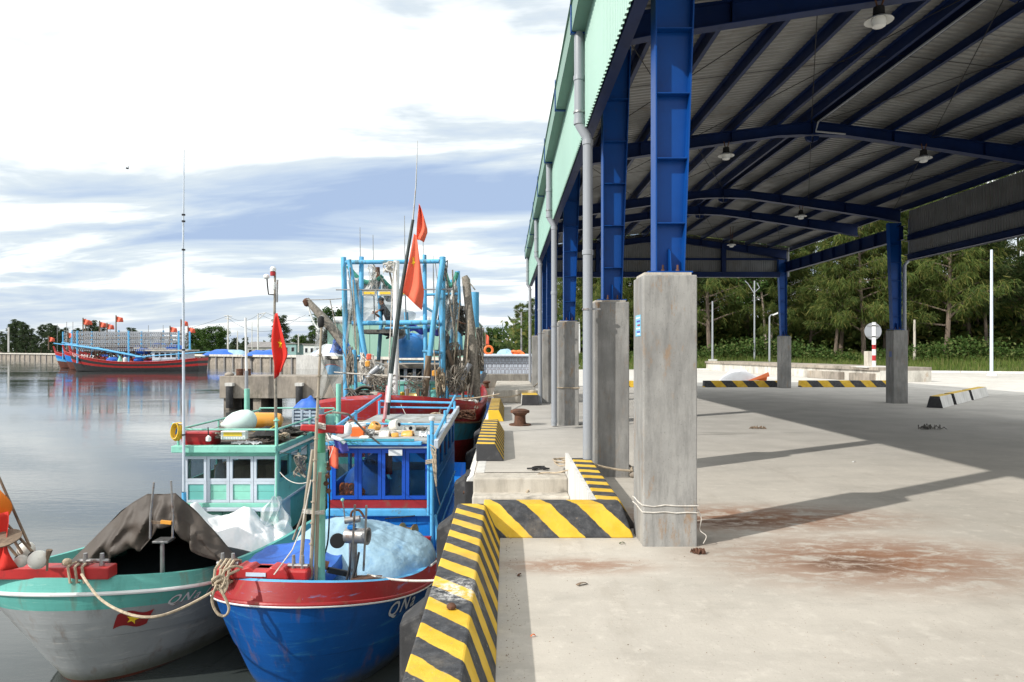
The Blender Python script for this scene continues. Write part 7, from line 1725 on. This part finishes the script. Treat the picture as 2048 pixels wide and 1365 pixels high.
tag(MB().box(P(1735, 733, 39), P(1744, 703, 39.4)).build('cabinet', M['conc_step'], None, bevel=.02), 'narrow grey cabinet beside the round sign', 'cabinet'); tag(MB().box(P(1734, 736, 37.7), P(1762, 732.5, 39.5)).build('sign_base', M['conc_white']), 'white base slab under the round sign', 'base')
# kerb line of the road
b = MB()
pts = [Vector((13 + k * 2.0, 62 - (13 + k * 2.0 - 14) * .42 - .6, 0)) for k in range(34)]
for a, c in zip(pts[:-1], pts[1:]): MB_ = b.bar(a + Vector((0, 0, .07)), c + Vector((-.02, 0, .07)), .25, .16)
tag(b.build('kerb', M['conc_white'], None), kind='structure')
# bird
bd = MB(); c = P(255, 337, 60); bd.ball(c, (.05, .13), 8, 6, (.5, .2, -.3)); 
bd.grid(lambda u, v: c + Vector((.02 + .06 * v, .04, .03 + .20 * u * (1 if True else 0) - .09 * v)) , 3, 3); bd.grid(lambda u, v: c + Vector((-.02 - .14 * u, .02, .06 * u - .09 * v)), 3, 3)
tag(bd.build('bird', M['dark'], solid=.006), 'small dark bird flying in the pale sky', 'bird')

# ---------------------------------------------------------------- trees
def treeset(name, h, r, kind, seed, nl, leafn, ls, mleaf, mbark, z0=.25, droop=.6):
    """one tree prototype: tapered trunk with limbs, and foliage of many leaf-sized faces"""
    rr = random.Random(seed); o = thing(name, '', 'tree', (0, 0, -200))
    b = MB(); lean = Vector((rr.uniform(-.08, .08), rr.uniform(-.08, .08), 0))
    tp = [Vector((lean.x * h * t + .12 * math.sin(t * 5 + seed), lean.y * h * t + .12 * math.cos(t * 4 + seed), h * t)) for t in [i / 8 for i in range(9)]]
    rad = [max(.03, .0125 * h * (1 - t) ** .9) for t in [i / 8 for i in range(9)]]
    b.tube(tp, rad, 8); fo = MB(); vs = []; fs = []
    def tat(t):
        k = min(7, int(t * 8)); return tp[k].lerp(tp[k + 1], t * 8 - k)
    for i in range(nl):
        t = z0 + (1 - z0) * ((i + rr.random()) / nl) ** .9; t = min(t, .985); p = tat(t); a = i * 2.4 + rr.uniform(-.5, .5)
        if kind == 'cas': ln = r * (1.15 - .85 * ((t - z0) / (1 - z0))) * rr.uniform(.65, 1.15); up = rr.uniform(.15, .7)
        else: ln = r * math.sqrt(max(.12, 1 - ((t - .62) / .42) ** 2)) * rr.uniform(.7, 1.05); up = rr.uniform(.0, .6)
        d = Vector((math.cos(a), math.sin(a), up)).normalized(); q_ = [p + d * ln * s + Vector((0, 0, -.10 * ln * s * s)) + Vector((rr.uniform(-.1, .1), rr.uniform(-.1, .1), rr.uniform(-.1, .1))) * s for s in (0, .33, .66, 1)]
        b.tube(q_, [.005 * h * (1 - .8 * s) * (1.15 - t) + .008 for s in (0, .33, .66, 1)], 5, cap=False)
        m = max(3, int(leafn / nl * (.5 + ln / r)))
        for k in range(m):
            s = .25 + .8 * rr.random() ** .7; j = min(2, int(s * 3)); c = q_[j].lerp(q_[j + 1], min(1.15, s * 3 - j)) + Vector((rr.gauss(0, 1), rr.gauss(0, 1), rr.gauss(0, .8))) * .16 * ln ** .5
            n0 = len(vs)
            if kind == 'cas':      # a drooping spray of needles: three thin blades
                for w_ in range(3):
                    dd = (d * rr.uniform(.1, .8) + Vector((rr.uniform(-.6, .6), rr.uniform(-.6, .6), -droop * rr.uniform(.2, 1.6)))).normalized(); L = ls * rr.uniform(.6, 1.4); sd = dd.cross(Vector((rr.uniform(-1, 1), rr.uniform(-1, 1), rr.uniform(-1, 1)))).normalized() * ls * .06
                    n1 = len(vs); e_ = c + dd * L; vs.extend((c - sd * .6, c + sd * .6, c + dd * L * .6 + sd + Vector((0, 0, -.06 * L)), e_ + Vector((0, 0, -.22 * L)))); fs.extend(((n1, n1 + 1, n1 + 2), (n1, n1 + 2, n1 + 3)))
            else:
                for w_ in range(2):
                    ax_ = Vector((rr.gauss(0, 1), rr.gauss(0, 1), rr.gauss(0, .5) - .3)).normalized(); sd = ax_.cross(Vector((rr.gauss(0, 1), rr.gauss(0, 1), 2))).normalized() * ls * .28; cc = c + Vector((rr.gauss(0, 1), rr.gauss(0, 1), rr.gauss(0, 1))) * ls * .5
                    n1 = len(vs); vs.extend((cc, cc + ax_ * ls * .5 + sd, cc + ax_ * ls, cc + ax_ * ls * .5 - sd)); fs.append((n1, n1 + 1, n1 + 2, n1 + 3))
    b.build('trunk', mbark, o)
    fo.add(vs, fs); fo.build('crown', mleaf, o, normals=False)
    return o
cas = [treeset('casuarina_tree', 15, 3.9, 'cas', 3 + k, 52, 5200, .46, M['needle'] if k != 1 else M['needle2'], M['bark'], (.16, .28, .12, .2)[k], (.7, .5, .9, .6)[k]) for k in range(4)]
euc = treeset('eucalyptus_tree', 14, 3.2, 'leaf', 21, 34, 2600, .34, M['leaf'], M['bark_pale'], .38)
brd = treeset('broad_tree', 8.5, 4.6, 'leaf', 31, 40, 2400, .55, M['leaf'], M['bark'], .22)
farc = [treeset('far_tree', 15, 4.2, 'cas', 41 + k, 30, 900, 1.5, M['leaf_far'], M['bark'], .14, .5) for k in range(2)]
protos = cas + [euc, brd] + farc
SEEN = {}
def plant(proto, x, y, z, s, rz, lab, grp):
    c = copy_tree(proto); c.location = (x, y, z); c.rotation_euler = (0, 0, rz); c.scale = (s, s, s * 1.0); c['label'] = lab; c['group'] = grp; return c
def gz(x, y):
    y0 = max(24, 62 - (x - 14) * .42 if x > 14 else 62); v = (y - y0) / 34
    return (1.15 * min(1, v * 4.2) + .9 * v - .15) if v > 0 else 0
rt = random.Random(5)
rows = []
for row, (off, n, xa, xb) in enumerate(((7.5, 15, 9, 62), (12.5, 15, 7, 66), (18.5, 14, 5, 74))):
    for i in range(n):
        x = xa + (xb - xa) * (i + rt.uniform(.1, .9)) / n; y0 = max(24, 62 - (x - 14) * .42 if x > 14 else 62); rows.append((x, y0 + off + rt.uniform(-1.8, 1.8), row))
ORD = ' first second third fourth fifth sixth seventh eighth ninth tenth eleventh twelfth thirteenth fourteenth fifteenth sixteenth seventeenth eighteenth nineteenth twentieth'.split(' ')
kinds = ['feathery green casuarina', 'dark drooping casuarina', 'bushy yellow-green casuarina', 'tall loose casuarina']
for i, (x, y, row) in enumerate(rows):
    k = rt.randrange(4)
    px = CX + x / y * F
    ordn = 1 + sum(1 for q_ in rows if q_[2] == row and q_[0] / q_[1] < x / y)
    where = 'seen through the shed behind the pillars' if px < 1400 else ('in the wood between pillar and rear column' if px < 1560 else ('behind the round sign and rear columns' if px < 1830 else 'in the wood at the right of the road'))
    depth = ('at the front edge of the wood', 'in the middle of the wood', 'at the back of the wood')[row]
    plant(cas[k], x, y, gz(x, y), rt.uniform(.82, 1.22), rt.uniform(0, 6.28), f'{kinds[k]}, {ORD[ordn]} from the left in the {("front", "middle", "back")[row]} row of the wood', 'casuarinas in the wood beyond the shed')
plant(euc, bx(1535, 66), 66.5, gz(bx(1535, 66), 66.5), .95, 1.0, 'pale-trunked eucalyptus with bright leaves behind the lamp posts', 'pale-trunked trees').rotation_euler = (0, -.12, 1)
plant(euc, bx(1545, 67), 67.5, gz(bx(1545, 67), 67.5), .8, 3.0, 'second pale-trunked eucalyptus leaning beside the first', 'pale-trunked trees')
for i, (px, Y, s, lab) in enumerate(((1045, 112, .62, 'feathery casuarina behind the far street lamp'), (1062, 118, .7, 'casuarina half hidden by the farthest pillar'), (1120, 95, .8, 'casuarina glimpsed between the far pillars'), (1175, 88, .95, 'casuarina seen left of the second pillar'), (1255, 84, .95, 'casuarina seen in the gap before the nearest pillar'), (560, 260, 1.0, 'tall casuarina right behind the red star flag'), (628, 240, .75, 'casuarina behind the white sheds'))):
    plant(cas[i % 4] if Y < 200 else farc[i % 2], bx(px, Y), Y, 0, s, i * 1.3, lab, 'single casuarinas round the harbour')
for i, (px, Y, s, lab) in enumerate(((400, 235, 1.0, 'broad round tree at the end of the long trawler, left one'), (428, 225, 1.05, 'broad round tree at the end of the long trawler, right one'), (672, 175, 1.35, 'broad tree behind the trawler boom'), (992, 120, .62, 'small leafy tree above the patterned cabin'), (968, 130, .5, 'low leafy tree left above the patterned cabin'), (600, 250, .8, 'low tree right of the teal house'))):
    plant(brd, bx(px, Y), Y, 0, s, i * 2.1, lab, 'broad trees round the harbour')
for i, (px, hgt) in enumerate(((2, 38), (22, 58), (32, 62), (52, 56), (62, 44), (82, 52), (104, 54), (112, 50), (128, 46), (150, 42), (160, 45), (185, 60), (200, 52), (262, 46), (440, 30), (470, 26), (490, 28), (-30, 45), (-60, 50))):
    FO = {q_: i_ + 1 for i_, q_ in enumerate(sorted((2, 22, 32, 52, 62, 82, 104, 112, 128, 150, 160, 185, 200, 262, 440, 470, 490, -30, -60)))}; Y = 420 - .15 * px; h = 1.7 + hgt * Y / F
    plant(farc[i % 2], bx(px, Y), Y, 0, h / 15, i * 1.7, f'dark far tree beyond the harbour, {ORD[FO[px]]} from the left in its row', 'dark far trees beyond the harbour')
for o in protos:
    for ch in list(o.children): bpy.data.objects.remove(ch)
    bpy.data.objects.remove(o)
# distant tree belt, undergrowth and grass
def belt(name, lab, pts, n, hh, ls, ml, seed, wdt=6):
    rr = random.Random(seed); vs = []; fs = []
    for k in range(n):
        t = rr.random() * (len(pts) - 1); i = int(t); a, c = Vector(pts[i]), Vector(pts[min(i + 1, len(pts) - 1)]); p = a.lerp(c, t - i)
        hm = hh * max(.05, .55 + .75 * noise.noise(Vector((p.x * .11, p.y * .11, seed)))) * (.8 + .6 * noise.noise(Vector((p.x * .3, p.y * .3, seed + 3))))
        c0 = p + Vector((rr.gauss(0, wdt), rr.gauss(0, wdt), 0)); c0.z = p.z + max(.05, hm) * rr.random() ** .7
        ax_ = Vector((rr.gauss(0, 1), rr.gauss(0, 1), rr.gauss(.2, .8))).normalized() * ls * rr.uniform(.6, 1.4); sd = ax_.cross(Vector((rr.gauss(0, 1), rr.gauss(0, 1), 1))).normalized() * ls * .3
        n1 = len(vs); vs.extend((c0, c0 + ax_ * .5 + sd, c0 + ax_, c0 + ax_ * .5 - sd)); fs.append((n1, n1 + 1, n1 + 2, n1 + 3))
    return tag(MB().add(vs, fs).build(name, ml, None, normals=False), lab, kind='stuff')
belt('far_woods', 'low band of far trees along the harbour horizon', [(-900, 660, 0), (-420, 480, 0), (-200, 400, 0), (-60, 330, 0), (30, 260, 0)], 14000, 9, 2.4, M['leaf_far'], 2, 9)
def bankpts(off): return [(x, max(24, 62 - (x - 14) * .42 if x > 14 else 62) + off, gz(x, max(24, 62 - (x - 14) * .42 if x > 14 else 62) + off)) for x in range(4, 84, 4)]
belt('undergrowth', 'bright green bushes at the foot of the wood', bankpts(6.5), 36000, 2.6, .27, M['bush'], 4, 1.3)
belt('undergrowth', 'feathery young growth filling the wood behind the front trunks', bankpts(16.0), 30000, 6.5, .7, M['needle'], 8, 2.2)
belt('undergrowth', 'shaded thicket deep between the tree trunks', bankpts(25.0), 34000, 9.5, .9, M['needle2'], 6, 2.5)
rr = random.Random(9); vs = []; fs = []
for k in range(45000):
    x = rr.uniform(6, 70); y0 = max(24, 62 - (x - 14) * .42 if x > 14 else 62); y = y0 + 7.5 * rr.random(); z = gz(x, y) + .02 
    z += .18 * noise.noise(Vector((x * .3, y * .3, 0))); h = rr.uniform(.2, .75) * (1 + .5 * noise.noise(Vector((x * .8, y * .8, 3)))); a = rr.uniform(0, PI); w = .03
    n1 = len(vs); vs.extend(((x - w * math.cos(a), y - w * math.sin(a), z), (x + w * math.cos(a), y + w * math.sin(a), z), (x + rr.uniform(-.15, .15), y + rr.uniform(-.15, .15), z + h))); fs.append((n1, n1 + 1, n1 + 2))
tag(MB().add(vs, fs).build('grass', M['grass'], None, normals=False), 'rough grass on the bank below the wood', kind='stuff')
